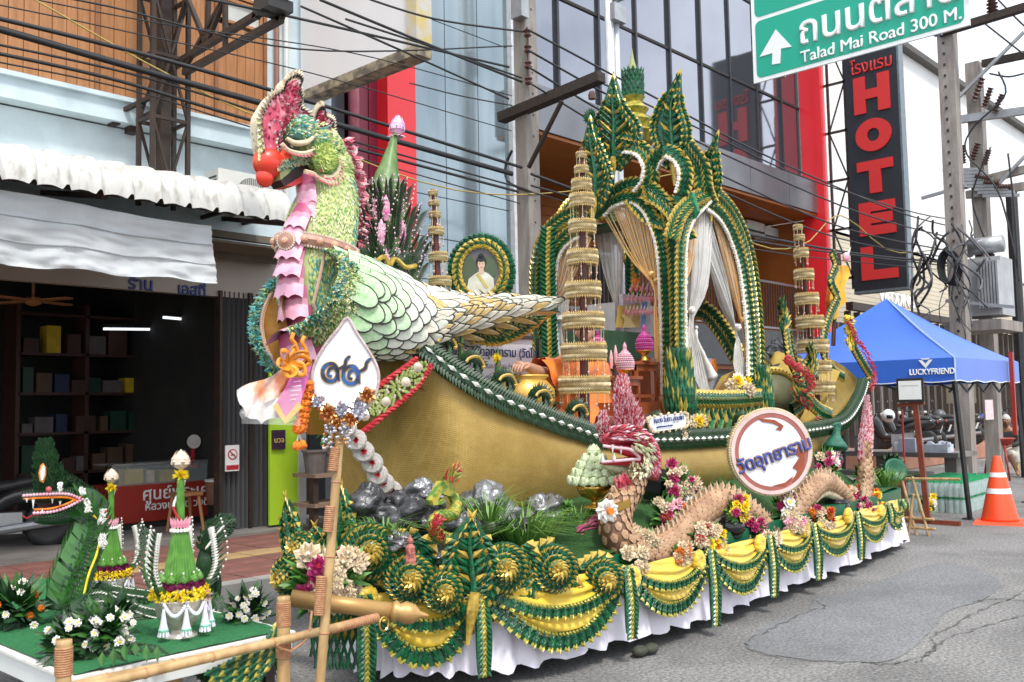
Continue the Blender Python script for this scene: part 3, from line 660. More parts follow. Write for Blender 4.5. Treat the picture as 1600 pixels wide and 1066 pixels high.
text('ถนนตลาดใหม่','thai_lettering',rs,p,(0,-1,0),XN,.50,whs,bold=.015,sx=.96,ext=.002,res=9)
mb=MB();mb.bx((XS+.03,y0-.4,z0-.0),(XS+.09,y0-.32,z1));mb.bx((XS+.03,y1+.32,z0),(XS+.09,y1+.4,z1));mb.bx((XS+.09,-3.0,7.7),(XS+.2,y0+.6,7.82));put('support_frame',mb,alu,rs)
mb=MB();mb.tube([(XS+.15,-3.0,0),(XS+.15,-3.0,8.2)],.12,12);put('post',mb,alu,rs)
cpole=M('weathered_concrete',(.33,.30,.27),.85,col2=(.22,.19,.17),scale=5,bump=.4,bscale=60,stretch=(2,2,.4))
porc=M('brown_porcelain',(.10,.05,.04),.25);galv=M('galvanised',(.42,.43,.44),.4,.6,scale=5)
def holes(mb,x,y,z0,z1,k):
 z=z0
 while z<z1:mb.lathe([(.012,0),(.012,.004)],(x,y,z),8,k,YN);mb.lathe([(.012,0),(.012,.004)],(x-.001,y,z),8,k,XN);z+=.3
up=thing('utility_pole','tapered concrete utility pole with a dark timber crossarm','utility pole',(9.75,8.75,0))
xb,yb=9.75,8.72
mb=MB();mb.bar((xb,yb,0),(xb-.02,yb,9.5),.24,.22,0)
z=1.5
while z<9:mb.box((xb,yb-.112,z),(.022,.01,.022),1);z+=.3
put('pole',mb,[cpole,blackr],up)
mb=MB();mb.bar(P(783,185,'X',9.58),P(940,120,'X',9.58),.13,.16);put('crossarm',mb,wdark,up)
mb=MB();mb.bar(P(878,158,'X',9.5),P(826,262,'X',9.58),.045);put('crossarm_strut',mb,steel,up)
mb=MB();mb.lathe([(.05,0),(.05,.06),(.03,.1)],P(925,143,'X',9.5)-V((0,0,.1)),8,0,(0,0,1));put('hanging_bolt',mb,porc,up)
zr0,zr1=P(820,135,'X',9.6).z,P(825,45,'X',9.6).z
mb=MB()
yc=yb-.3;yc=P(825,90,'X',9.6).y
mb.bar((9.6,yc,zr0),(9.6,yc,zr1),.025)
for i in range(4):
 z=lerp(zr0+.06,zr1-.06,i/3);mb.lathe([(.04,-.05),(.055,-.03),(.03,0),(.055,.03),(.04,.05)],(9.6,yc,z),10,0);mb.bar((9.6,yc,z+.08),(9.7,yc+.15,z+.08),.02,k=0)
put('insulator_rack',mb,porc,up)
mb=MB();c=P(812,10,'X',9.55);mb.box(c,(.15,.2,.35));put('junction_box',mb,galv,up)
c=P(960,100,'Y',9.8)
pp=thing('steel_pole','pale round steel pole with a bolted collar behind the green pavilion','pole',(c.x,9.8,0))
mb=MB();mb.tube([(c.x-.09,9.8,0),(c.x-.13,9.8,11)],.075,12);mb.tube([(c.x+.1,9.8,0),(c.x+.06,9.8,11)],.06,12);put('tube',mb,M('pale_steel',(.62,.64,.66),.4,.2,scale=3),pp,True)
zc=P(960,25,'Y',9.8).z;mb=MB();mb.box((c.x,9.74,zc),(.34,.2,.3));mb.box((c.x,9.74,zc+.3),(.3,.2,.05));put('collar',mb,galv,pp)
tp_=thing('transformer_pole','concrete pole with transformer box and tangle of cables beside the blue tent','utility pole',(19.6,6.6,0))
def rp(px,py,x):return P(px,py,'X',x)
b0=rp(1508,690,19.6);yb2=b0.y
mb=MB();mb.bar((19.6,yb2+.0,0),(19.6,yb2-.06,rp(1480,50,19.6).z),.30,.28,0)
z=3
while z<9:mb.box((19.45,yb2-.03,z),(.012,.04,.05),1);z+=.22
put('pole',mb,[cpole,blackr],tp_)
mb=MB();mb.bar(rp(1468,52,19.4),rp(1640,0,19.4),.14,.16);put('crossarm',mb,wdark,tp_)
for px in(1551,):
 c=rp(px,24,19.4);mb=MB()
 mb.lathe([(.05,0),(.05,.05),(.11,.08),(.05,.11),(.11,.15),(.05,.18),(.11,.22),(.05,.25),(.09,.29),(.04,.35)],c,12);put('insulator',mb,porc,tp_)
c=rp(1520,440,20.3)
mb=MB();a,b=rp(1508,500,20.6),rp(1575,500,20.6);zt=rp(1540,405,20.6).z;zb=rp(1540,495,20.6).z
mb.bx((20.3,b.y,zb),(21.1,a.y,zt));put('transformer_tank',mb,M('grey_enamel',(.40,.41,.42),.5,scale=3),tp_)
for i in range(7):mb=MB();yy=lerp(a.y-.45,b.y+.02,i/6);mb.bx((20.1,yy-.02,zb+.12),(20.3,yy+.02,zt-.1));put('cooling_fin',mb,galv,tp_)
for i,px in enumerate((1515,1530,1548)):
 c=rp(px,402,20.6);mb=MB();mb.lathe([(.05,0),(.09,.04),(.05,.08),(.09,.12),(.05,.16),(.09,.2),(.04,.28)],c,10);put('bushing',mb,porc,tp_)
mb=MB();c=rp(1538,384,20.5);mb.tube([c+V((0,.3,0)),c-V((0,.35,0))],.17,14);put('drum_tank',mb,galv,tp_,True)
mb=MB();mb.bx((19.8,b.y-.1,zb-.32),(21.2,yb2+.35,zb-.12));put('platform_beam',mb,cpole,tp_)
mb=MB()
for(p,q)in[((1478,470),(1585,480)),((1440,310),(1510,290))]:mb.bar(rp(*p,19.7),rp(*q,19.7),.06)
put('bracket',mb,galv,tp_)
sp=thing('second_transformer_pole','second concrete pole further right with angled fuse cutouts','utility pole',(21.5,6,0))
q=rp(1543,500,21.5);mb=MB();mb.bar((21.5,q.y,0),(21.5,q.y,rp(1540,95,21.5).z),.28,.28);put('pole',mb,cpole,sp)
mb=MB();mb.bar(rp(1535,100,21.4),rp(1640,78,21.4),.14,.14);put('upper_crossarm',mb,wdark,sp)
for(p,q2)in[((1500,187),(1640,168)),((1505,290),(1640,255)),((1510,305),(1620,288))]:mb=MB();mb.bar(rp(*p,21.3),rp(*q2,21.3),.16,.12);put('crossarm',mb,galv if p[1]<200 else cpole,sp)
mb=MB();mb.bar(rp(1495,155,21.2),rp(1600,50,21.2),.06);mb.bar(rp(1558,290,21.2),rp(1620,225,21.2),.06);put('stay_bar',mb,galv,sp)
def cutout(p0,p1,parent,r=.07):
 mb=MB();a,b=V(p0),V(p1);d=(b-a);n=6
 mb.lathe([(r*(.55 if i%2 else 1),d.length*i/(2*n))for i in range(2*n+1)],a,10,0,d);put('fuse_cutout',mb,porc,parent)
for p0,p1 in[((1535,123),(1522,158)),((1548,138),(1538,168)),((1566,148),(1553,176)),((1503,228),(1505,255)),((1528,225),(1518,252)),((1545,235),(1538,258)),((1525,275),(1548,280)),((1538,285),(1562,286)),((1555,292),(1580,292))]:
 cutout(rp(*p0,21.2),rp(*p1,21.2),sp)
mb=MB()
for i in range(9):
 a=rp(1500+i*8,262+i*5,21.2);mb.bar(a+V((0,.35,0)),a-V((0,.35,.1)),.06)
put('switch_bars',mb,galv,sp)
q=rp(1580,300,22.5)
mb=MB();mb.tube([(22.5,q.y,0),(22.5,q.y,rp(1580,300,22.5).z)],.12,10);put('cable_riser',mb,blackr,None,label='thick black cable riser post right of the transformer',cat='post')
wire_m=M('black_cable',(.02,.02,.022),.5);wire_y=M('yellow_cord',(.45,.33,.08),.6);wire_g=M('grey_cable',(.12,.12,.13),.5)
def wire(pts,r,mat,label,group='overhead cables',n=24,name='overhead_cable'):
 mb=MB();mb.tube(smooth(pts,n),r,5,0);return put(name,mb,mat,None,True,label,'cable',group)
POLE_Y=8.6
def wl(pl,yl,pts,r,mat,label):return wire([P(a,b,'Y',y)for(a,b),y in zip(pts,[yl]*len(pts))],r,mat,label)
lefts=[([(-60,-60),(330,0),(795,105)],.016,'black cable running to the topmost rack insulator'),([(-60,-30),(160,8),(480,78),(800,72)],.010,'thin black cable crossing just under the billboard top'),([(-40,20),(250,92),(520,170),(815,262)],.022,'thick black cable below the lamp bracket of the lattice tower'),([(-40,35),(250,118),(420,165),(800,272)],.034,'thickest twisted black cable passing the red column'),([(-40,62),(240,125),(520,212),(800,290)],.012,'thin cable directly under the thickest one'),([(-40,76),(180,125),(420,196),(810,300)],.018,'medium black cable third below the thickest one'),([(-40,90),(200,140),(430,210),(812,318)],.008,'hairline black cable low across the blue wall'),([(-40,0),(200,50),(500,118),(800,205)],.007,'hairline cable across the teak boarding centre'),([(-40,-20),(240,35),(560,85),(800,150)],.007,'hairline cable across the upper teak boarding'),([(500,0),(650,62),(815,128)],.018,'black cable from the billboard to the lowest rack insulator'),([(540,30),(700,82),(815,122)],.014,'black cable slightly above the lowest rack cable'),([(550,-10),(680,30),(820,50)],.014,'black cable reaching the top of the insulator rack'),([(470,10),(640,85),(795,155)],.014,'black cable sloping down to the crossarm left end'),([(640,130),(720,150),(800,165)],.009,'short thin cable over the pale glass'),]
for pts,r,lb in lefts:wl(0,POLE_Y,pts,r,wire_m,lb)
wl(0,POLE_Y,[(55,0),(250,110),(420,190),(700,295),(900,298),(1100,262)],.009,wire_y,'thin yellow cord slung across the tower and the pole')
def wr(pts,r,mat,lb):
 y0_,y1_=POLE_Y-.4,7.2;n=len(pts);return wire([P(a,b,'Y',lerp(y0_,y1_,i/(n-1)))for i,(a,b)in enumerate(pts)],r,mat,lb)
rights=[([(822,45),(1000,140),(1200,245),(1400,330),(1490,355)],.016,'black cable leaving the top insulator towards the transformer'),([(824,78),(980,165),(1150,250),(1350,335),(1500,375)],.016,'black cable leaving the second insulator towards the transformer'),([(826,105),(960,185),(1150,285),(1330,360),(1500,395)],.016,'black cable leaving the third insulator towards the transformer'),([(828,130),(960,210),(1130,300),(1320,375),(1500,405)],.014,'black cable leaving the lowest insulator towards the transformer'),([(940,130),(1100,205),(1250,275),(1420,330),(1500,345)],.014,'black cable leaving the crossarm tip'),([(830,272),(1000,330),(1200,372),(1350,398),(1500,412)],.022,'thick black cable sagging behind the pavilion'),([(830,290),(1050,350),(1250,388),(1500,418)],.016,'black cable under the thick sagging one'),([(830,300),(1050,362),(1250,400),(1500,424)],.010,'thin lower cable behind the pavilion'),]
for pts,r,lb in rights:wr(pts,r,wire_m,lb)
wr([(1050,305),(1120,350),(1200,388),(1260,380),(1300,340),(1330,345),(1390,392),(1450,392),(1500,385)],.012,wire_y,'yellow cord drooping before the red column')
wire([P(800,235,'X',9.6),P(790,260,'X',9.6),P(795,285,'X',9.6),P(830,300,'X',9.6)],.02,wire_m,'loose loop of cable round the concrete pole')
for i in range(26):
 x0_,y0_=random.uniform(1430,1530),random.uniform(330,420);pts=[rp(x0_,y0_,19.2)]
 for j in range(4):
  x0_+=random.uniform(-28,28);y0_+=random.uniform(8,42);pts.append(rp(max(1425,min(1590,x0_)),min(y0_,560),19.0+random.uniform(-.2,.3)))
 wire(pts,random.choice((.010,.016,.024)),random.choice((wire_m,wire_m,wire_g)),'loose black or grey cable in the tangle round the transformer pole','tangled cables at the transformer pole',14,'tangled_cable')
for pts,lb in(([(1560,0),(1600,40),(1660,90)],'cable crossing the white sky at the top right corner'),([(1530,30),(1600,85)],'short cable below the top right crossarm'),([(1546,115),(1575,120),(1600,115)],'bent cable between the cutouts'),([(1548,230),(1520,300),(1530,350),(1560,420)],'hanging cable in front of the second pole'),([(1560,112),(1570,150),(1520,200),(1510,240),(1560,300),(1590,420)],'looping cable down the second pole'),([(1575,240),(1585,330),(1592,440)],'heavy cable at the right picture edge')):
 wire([rp(a,b,20.9)for a,b in pts],.02,wire_m,lb)
c=rp(1489,420,19.2);mb=MB();rows=[]
for i in range(20):
 q=2*math.pi*i/19;rows.append(c+V((0,math.cos(q)*.16,math.sin(q)*.32)))
for k in range(5):mb.tube([p+V((-.03*k,.02*k,.01*k))for p in rows],.018,5,cap=False)
put('cable_coil',mb,wire_m,None,label='coil of black cable hanging on the transformer pole',cat='cable')
FL=thing('parade_float','long parade float base with white skirt, yellow swags and braided green leaf trim','parade float',(6.5,5.5,0))
plan=[(5.2,7.1),(4.6,6.2),(4.1,5.4),(3.78,4.85),(3.80,4.42),(4.27,4.1),(5.23,3.92),(6.4,3.92),(7.6,3.98),(9.2,4.1),(10.74,4.25),(11.2,4.42),(11.5,5.1),(11.5,7.1),(9,7.2),(6,7.2)]
nearp=[(3.5,4.62),(3.80,4.42),(4.27,4.1),(5.23,3.92),(6.4,3.92),(7.6,3.98),(9.2,4.1),(10.74,4.25),(11.2,4.42)]
def Yn(x):return interp(nearp,x)
def onsk(px,py,out=0.):
 y=4.1
 for _ in range(8):p=P(px,py,'Y',y);y=Yn(p.x)-out
 return P(px,py,'Y',y)
plan3=smooth([V((a,b,0))for a,b in plan],420,True)
cen=V((7.5,5.6,0))
def outn(i,L_=plan3):
 t=(L_[(i+1)%len(L_)]-L_[i-1]).normalized();n=V((t.y,-t.x,0));return n if n.dot(L_[i]-cen)>0 else-n
skc=M('white_skirt_cloth',(.80,.77,.84),.7,col2=(.72,.69,.77),scale=2,bump=.15,bscale=15)
rows=[]
for v in range(9):
 f=v/8;r=[]
 for i,p in enumerate(plan3):
  n=outn(i);pl=(.008+.022*f)*math.sin(i*1.25+.6*math.sin(i*.21))+.012*f*math.sin(i*.4);r.append(p+n*(pl-.035+.075*f)+V((0,0,lerp(.64,.10+.018*math.sin(i*.9)+.012*math.sin(i*.13),f))))
 rows.append(r)
mb=MB();mb.grid(rows,closed=True);put('skirt',mb,skc,FL,True)
mb=MB();top=[p+V((0,0,.68))for p in plan3[::3]];mb.prism([p-V((0,0,.2))for p in top],(0,0,1),.19);put('deck_frame',mb,M('green_board',(.008,.13,.06),.35,col2=(.006,.11,.05),scale=3),FL)
for x in(4.9,9.6):
 for y in(4.7,6.4):
  mb=MB();mb.lathe([(.25,-.1),(.38,-.1),(.4,-.06),(.4,.06),(.38,.1),(.25,.1)],(x,y,.4),20,0,(0,1,0));put('wheel',mb,blackr,FL)
turf=M('artificial_turf',(.035,.13,.02),.8,col2=(.015,.07,.01),scale=60,bump=.8,bscale=200)
rows=[]
for k,f in enumerate((1,.88,.78,.55,.2)):
 rows.append([cen+(p-cen)*(f*.985)+V((0,0,(.67,.70,.88,.93,.93)[k]+.03*math.sin(i*.5+k)))for i,p in enumerate(plan3[::4])])
mb=MB();mb.grid(rows,closed=True);put('turf_bank',mb,turf,FL,True)
def swag(pa,pb,sag,name='swag'):
 "a draped crescent: satin folds with two braided leaf crescents"
 n=max(10,int((pb-pa).length/.05));U=[i/n for i in range(n+1)]
 ex=interp(nearp,0)
 def pt(u,v,o=0):
  b=lerp(pa,pb,u);dz=sag*(1-abs(2*u-1)**2.3)*v;k=lerp(pa,pb,.5)
  x=lerp(b.x,k.x,.10*v*(1-(2*u-1)**2)if 0 else 0);y=Yn(x)
  return V((x,y-.085-.07*math.sin(math.pi*min(1,v*1.0)*.9)*(1-(2*u-1)**2)-o,b.z-dz-.02*v))
 so_=thing(name,'','',pa);so_.parent=FL;so_.location=pa-OFF[FL.name]
 rows=[]
 for j in range(25):
  v=j/24*.93;rows.append([pt(u,v,.016*math.sin(v*38+5*abs(u-.5)+1.5*math.sin(7*u))*min(1,v*6)*(.35+.65*math.sin(3.1*u))+.008*math.sin(v*90+u*9))for u in U])
 mb=MB();mb.grid(rows);put('satin',mb,yellowc,so_,True)
 for(v0,v1,nm)in((.36,.54,'inner_braid'),(.76,1.02,'outer_braid')):
  mb=MB();wd=sag*(v1-v0)
  cen_=[pt(u,(v0+v1)/2,.025)for u in U]
  rr=[]
  for i,u in enumerate(U):e=.35+.65*min(1,6*min(u,1-u));rr.append(wd*e)
  nn=(cen_[-1]-cen_[0]).cross(V((0,0,1))).normalized();nn=nn if nn.y<0 else-nn
  ribbon(mb,cen_,nn,rr,.02,0)
  for i,(p,t)in enumerate(walk(cen_,.03)):
   s=t.cross(nn).normalized();s=s if s.z<0 else-s
   for a_,b_,k in((-.5,.05,0),(-.1,.45,0),(.3,.62,1)):
    mb.leaf(p+s*wd*a_+nn*.012,p+s*wd*b_+t*.02*(1 if i%2 else-1)+nn*(.02+.012*(k)),.034,nn,k,.3)
   mb.leaf(p-s*wd*.5+nn*.012,p-s*wd*.36+t*.025+nn*.02,.03,nn,1,.3)
  put(nm,mb,[green,lime],so_)
 return so_
knots=[(556,925),(735,948),(962,905),(1092,872),(1184,848),(1254,828),(1322,808),(1372,792),(1394,786)]
KP=[onsk(a,b,.03)for a,b in knots]
for p in KP:p.z=.60
sags=[.42,.40,.36,.34,.33,.315,.30,.28]
for i in range(8):swag(KP[i],KP[i+1],sags[i]*(.95+.1*random.random()))
def tassel(p,L_,wd=.075):
 mb=MB();n=V((-.3,-.95,0));path=[p+n*.15,p+n*.18-V((0,0,L_*.5)),p+n*.17-V((0,0,L_))]
 q=smooth(path,12);ribbon(mb,q,n,[wd*(.6+.6*math.sin(math.pi*i/12))if i<11 else .01 for i in range(12)],.02,0)
 braid(mb,q,n,[(-wd*.3,wd*.45,0),(wd*.3,wd*.45,0),(-wd*.04,wd*.25,1),(wd*.04,wd*.25,1)],.03);put('leaf_tassel',mb,[green,lime],FL)
for p,l_ in zip(KP[1:],(.50,.42,.52,.47,.45,.44,.2,.1)):tassel(p,l_,.085)
tassel(KP[0],.5,.1)
def satin_bow(p,r):
 mb=MB()
 for i in range(9):
  q=2*math.pi*i/9;d=V((math.cos(q)*.8,-.5,math.sin(q)));mb.ball(p+d*r*.55,(r*.55,r*.4,r*.5),0,8,5,.12)
 put('satin_bow',mb,yellowc,FL,True)
for px,py in((986,903),(1088,876),(1184,850),(1254,826),(1374,800),(572,935),(1322,806)):satin_bow(onsk(px,py,.12),.075)
mb=MB();mt_=[]
fr=[(488,900),(560,905),(575,1045),(505,1050)]
for i in range(11):
 for sgn in(1,-1):
  path=[]
  for j in range(9):
   v=j/8;u=(i-2)/8+sgn*v*.45+(0 if sgn>0 else .3)
   if 0<=u<=1:
    p=P(lerp(486,568,u),lerp(905,1045,v),'Y',4.52);path.append(p+V((-.02*math.sin(u*3),-.02*math.sin(v*6),0)))
  if len(path)>1:mb.tube(path,.009,4)
put('leaf_net',mb,green,FL)
mb=MB();rows=[[P(lerp(498,560,u/6),lerp(905,1000,v/8),'Y',4.60)+V((0,.03*math.sin(u*2+v),0))for u in range(7)]for v in range(9)];mb.grid(rows);put('satin_panel',mb,yellowc,FL,True)
def rosette(px,py,r_px,yoff=0.,nrm=(-.55,-.83,.05)):
 c=onsk(px,py,yoff);r_px*=1.14;nrm=V(nrm).normalized();dist=(c-V((0,0,HE))).length;r=r_px/1500*dist
 a=nrm.orthogonal().normalized();a=V((0,0,1)).cross(nrm).normalized();b=nrm.cross(a);mb=MB()
 mb.lathe([(r*.9,-.03),(r,0),(r*.8,.02),(r*.45,.045),(r*.4,.09),(.001,.13)],c,28,0,nrm)
 for k,(rr,h,m_,L_,up_)in enumerate(((1.0,.012,0,.10,.2),(.93,.02,1,.09,.3),(.84,.02,0,.20,.4),(.70,.03,0,.20,.5),(.57,.045,1,.12,.5),(.50,.055,0,.18,.8),(.37,.085,1,.14,1.),(.27,.11,1,.14,1.2),(.15,.135,1,.15,1.8))):
  n=int(2*math.pi*rr*r/.034)+3
  for i in range(n):
   q=2*math.pi*(i+.5*(k%2))/n;d=a*math.cos(q)+b*math.sin(q);t=nrm.cross(d)
   base=c+d*r*(rr-.1)+nrm*h+t*.012;tip=c+d*r*(rr+L_*.7)+nrm*(h+.012*up_)-t*.02;mb.leaf(base,tip,.036,nrm+d*.3,m_,.35)
 return put('leaf_rosette',mb,[green,gold],FL)
for a in((577,862,37,.12),(640,905,33,.17),(692,925,27,.22),(787,888,33,.15),(867,889,31,.15),(942,906,28,.12)):rosette(*a[:3],a[3])
rosette(452,900,26,.0,(-.9,-.4,0));rosette(470,855,20,-.1,(-.8,-.5,.1))
NB=V((-.55,-.83,.0)).normalized()
def oband(pts,wd,out=.1,nrm=NB,**k):return band('leaf_scroll',FL,[onsk(a,b,out)for a,b in pts],nrm,wd,**k)
oband([(615,850),(650,845),(672,880),(664,915)],.11,.03)
oband([(560,905),(590,930),(625,935)],.12,.02)
oband([(815,860),(832,895),(820,930),(790,948),(755,950)],.15,.1)
oband([(680,950),(705,955),(725,948)],.09,.1)
oband([(893,915),(905,930),(930,938),(958,928)],.09,.1)
oband([(820,880),(840,862),(865,855)],.09,.06)
oband([(910,885),(935,872),(955,880)],.05,.05)
def kranok(parent,pts_l,pts_r,nrm,wd,name='flame_leaf',spike=True,pitch=.045):
 "big flame leaf: two braided edges round a feathered middle; both edge lists run tip to base"
 l=smooth(pts_l,26);r=smooth(pts_r,26);nrm=V(nrm).normalized();mb=MB()
 ctr=[(a+b)/2 for a,b in zip(l,r)]
 rows=[[a,lerp(a,b,.25)-nrm*.02,(a+b)/2+nrm*.03,lerp(a,b,.75)-nrm*.02,b]for a,b in zip(l,r)]
 mb.grid(rows,0);mb.grid([[p-nrm*.05 for p in q][::-1]for q in rows],0)
 for e in(l,r):
  ribbon(mb,[p+nrm*.01 for p in e],nrm,[wd*min(1,.18+.11*i)for i in range(26)],.06,0)
  mb.leaf(e[2],e[0]+(e[0]-e[1])*2.2,wd*.5,nrm,0)
  for i in range(1,7):sd2=(r[i]-l[i]);up2=(e[max(0,i-2)]-e[i]).normalized();mb.leaf(e[i]+nrm*.02,e[i]+up2*.09+(-1 if e is l else 1)*V((nrm.y,-nrm.x,0))*.0,wd*.35,nrm,i%2)
  braid(mb,[p+nrm*.015 for p in e[6:]],nrm,[(-wd*.28,wd*.5,0),(wd*.28,wd*.5,0),(-wd*.46,wd*.26,1,2),(wd*.46,wd*.26,1,2),(0,wd*.2,1,2)],pitch*.8)
 n=14
 for i in range(2,n):
  k_=int(i/n*25);c=ctr[k_];w_=(r[k_]-l[k_]);up=(ctr[max(0,k_-3)]-c)
  if w_.length<.06 or up.length<1e-4:continue
  for s in(-1,1):
   mb.leaf(c+nrm*.03,c+w_*.36*s+up.normalized()*w_.length*.28+nrm*.045,.04,nrm,1 if i%3==0 else 0,.3)
 mb.tube([p+nrm*.04 for p in ctr[3:]],[.008+.018*i/22 for i in range(len(ctr[3:]))],6,0)
 if spike:
  d=(ctr[-1]-ctr[-6]).normalized();e=ctr[-1];mb.tube([e-d*.1+nrm*.05,e+nrm*.05,e+d*.14+nrm*.05,e+d*.2+nrm*.06],[.03,.04,.018,.012],7,1)
 return put(name,mb,[green,gold,white],parent)
kranok(FL,[onsk(a,b,.2)for a,b in((735,812),(712,850),(703,890),(715,925),(734,950))],[onsk(a,b,.2)for a,b in((738,812),(752,845),(768,890),(762,925),(737,950))],NB,.10)
kranok(FL,PX(3.6,(446,782),(444,820),(446,850),(452,880)),PX(3.6,(448,782),(460,815),(468,850),(458,880)),(-.8,-.6,0),.045,spike=False)
kranok(FL,PX(3.62,(532,765),(525,800),(512,850),(520,905)),PX(3.62,(535,765),(545,800),(552,850),(535,905)),(-.8,-.6,0),.06,spike=False)
kranok(FL,PX(3.64,(490,825),(478,850),(470,880),(480,905)),PX(3.64,(494,825),(510,850),(515,880),(495,905)),(-.8,-.6,0),.06,spike=False)
mb=MB();a,b=onsk(470,945,.25),onsk(612,955,.30);a=P(455,935,'Y',4.35);b=P(612,955,'Y',4.0);mb.tube([a,b],.045,14)
d=(b-a).normalized();mb.lathe([(.05,0),(.06,.02),(.045,.04),(.06,.07),(.05,.12),(.02,.15),(.012,.18),(.003,.2)],b,16,0,d)
gp_=put('gilded_pole',mb,M('old_gilding',(.50,.30,.11),.42,.45,col2=(.42,.24,.08),scale=5),None,True,'gilded wooden pole with turned finial laid across the float front','pole')
mb=MB();c=P(600,975,'Y',3.98);rows=[c+V((.03*math.cos(q/16*6.283),0,.035*math.sin(q/16*6.283)))for q in range(17)];mb.tube(rows,.005,6,cap=False);put('brass_ring',mb,brass,gp_)
rockm=M('silver_rock',(.40,.40,.41),.3,.6,col2=(.20,.20,.21),scale=5,bump=1.,bscale=16)
rockd=M('dark_silver_rock',(.11,.11,.115),.3,.45,col2=(.05,.05,.053),scale=5,bump=1.,bscale=16)
def rock(px,py,r_px,y,mat,label,sq=(1,1,.8)):
 c=P(px,py,'Y',y);r=r_px/1500*(c.length);mb=MB();n,m=40,26;vs=[];sd_=V((px*.13,py*.1,y))
 for i in range(m+1):
  th=math.pi*i/m
  for j in range(n):
   q=2*math.pi*j/n;d=V((math.sin(th)*math.cos(q),math.sin(th)*math.sin(q),math.cos(th)))
   f=1+.55*NZ.noise(d*1.3+sd_)+.42*abs(NZ.noise(d*3.1+sd_))-.38*abs(NZ.noise(d*4.6+sd_));vs.append(c+V((d.x*r*f*sq[0],d.y*r*f*sq[1],d.z*r*f*sq[2])))
 fs=[((i+1)*n+j,(i+1)*n+(j+1)%n,i*n+(j+1)%n,i*n+j)for i in range(m)for j in range(n)]
 mb.add(vs,fs);return put('rock',mb,mat,None,True,label,'rock','silver painted rocks on the float')
rock(584,795,42,4.75,rockd,'near black crumpled rock furthest left, under the red and grey discs')
rock(640,808,40,4.6,rockd,'dark crumpled rock beside the small green serpent')
rock(662,772,30,4.75,rockm,'upright lumpy silver rock behind the small serpent head')
rock(762,795,42,4.65,rockm,'largest pale silver rock against the golden hull')
rock(858,805,34,4.6,rockm,'silver rock between the grass tuft and the lotus tray')
rock(690,872,26,4.35,rockm,'flat silver rock left of the tall braided flame leaf',(1,1,.6))
rock(908,860,26,4.3,rockm,'small silver rock above the right rosettes',(1,1,.7))
rock(724,822,24,4.5,rockm,'silver rock just right of the small serpent')
rock(622,845,22,4.4,rockm,'small half hidden rock above the first rosette',(1,1,.6))
rock(808,822,24,4.5,rockd,'low dark rock in the grass',(1,1,.6))
def grass(name,c,r,h,n,lab,y_sc=1.,mat=None):
 mb=MB()
 for i in range(n):
  q=random.uniform(0,6.28);d=V((math.cos(q),math.sin(q)*y_sc,0));b=c+d*random.uniform(0,r*.4);hh=h*random.uniform(.5,1)
  p1=b+d*r*.3+V((0,0,hh*.7));p2=b+d*r*random.uniform(.7,1.2)+V((0,0,hh*random.uniform(.5,1)));s=d.cross(V((0,0,1))).normalized()*random.uniform(.0025,.006)
  mb.add([b-s,b+s,p1+s,p2,p1-s],[(0,1,2,4),(4,2,3)])
 return put(name,mb,mat or M('grass_blade',(.17,.32,.05),.5,col2=(.08,.19,.03),scale=9),None,False,lab,'plant',None)
for(px,py,y,r,h,n,lb)in((820,850,4.35,.45,.30,260,'long grass tuft spilling over the right rosettes'),(600,850,4.5,.3,.22,90,'grass blades beside the black rock and first rosette'),(765,815,4.4,.3,.25,80,'thin grass between the silver rocks'),(1385,760,4.5,.35,.3,120,'spiky light grass at the tail end of the float'),(905,820,4.35,.25,.2,60,'short grass left of the big serpent')):
 grass('grass_tuft',P(px,py,'Y',y),r,h,n,lb)
FM={}
def fl_mesh(key,k,kc,n=7,layers=2,r=1.):
 mb=MB();flower(mb,(0,0,0),r,0,1,n,(0,0,1),layers);FM[key]=mb.mesh('flower_'+key,[k,kc])
fl_mesh('white',white,yellow);fl_mesh('cream',cream,white,6,3);fl_mesh('magenta',magenta,redp,6,3);fl_mesh('red',redp,yellow,6,3);fl_mesh('orange',orange,yellow,8,3);fl_mesh('yellow',yellow,orange,8,3);fl_mesh('pink',pinkp,white,6,3)
def bouquet(c,r,n,pal,label,cat='bouquet',group=None,fr=.045,nrm=(-.5,-.8,.4),leafm_=None,flat=.6,nl=60,name='bouquet'):
 c=V(c);nrm=V(nrm).normalized();t_=thing(name,label,cat,c,group);mb=MB()
 for i in range(nl):
  d=V((random.gauss(0,1),random.gauss(0,1),random.gauss(0,.8))).normalized();d=(d+nrm*.5).normalized()
  b=c+d*r*.2;tip=c+V((d.x*r,d.y*r*flat,d.z*r))*random.uniform(.8,1.25);mb.leaf(b,tip,r*.42,V((0,-.3,1)),random.choice((0,0,1)),.2)
 put('leaves',mb,[leafm_ or leafl,leafm],t_)
 for i in range(n):
  d=V((random.uniform(-1,1),random.uniform(-1,.1),random.uniform(-.7,1)))
  if d.length<.3:d=nrm
  d.normalize();p=c+V((d.x*r*.95,d.y*r*flat,d.z*r*.85))*random.uniform(.55,1)+nrm*r*.15;u=(d+nrm*1.2).normalized();s_=fr*random.uniform(.75,1.25)
  inst('flower',FM[random.choice(pal)],t_,p,rotm(u.orthogonal(),u),s_)
 return t_
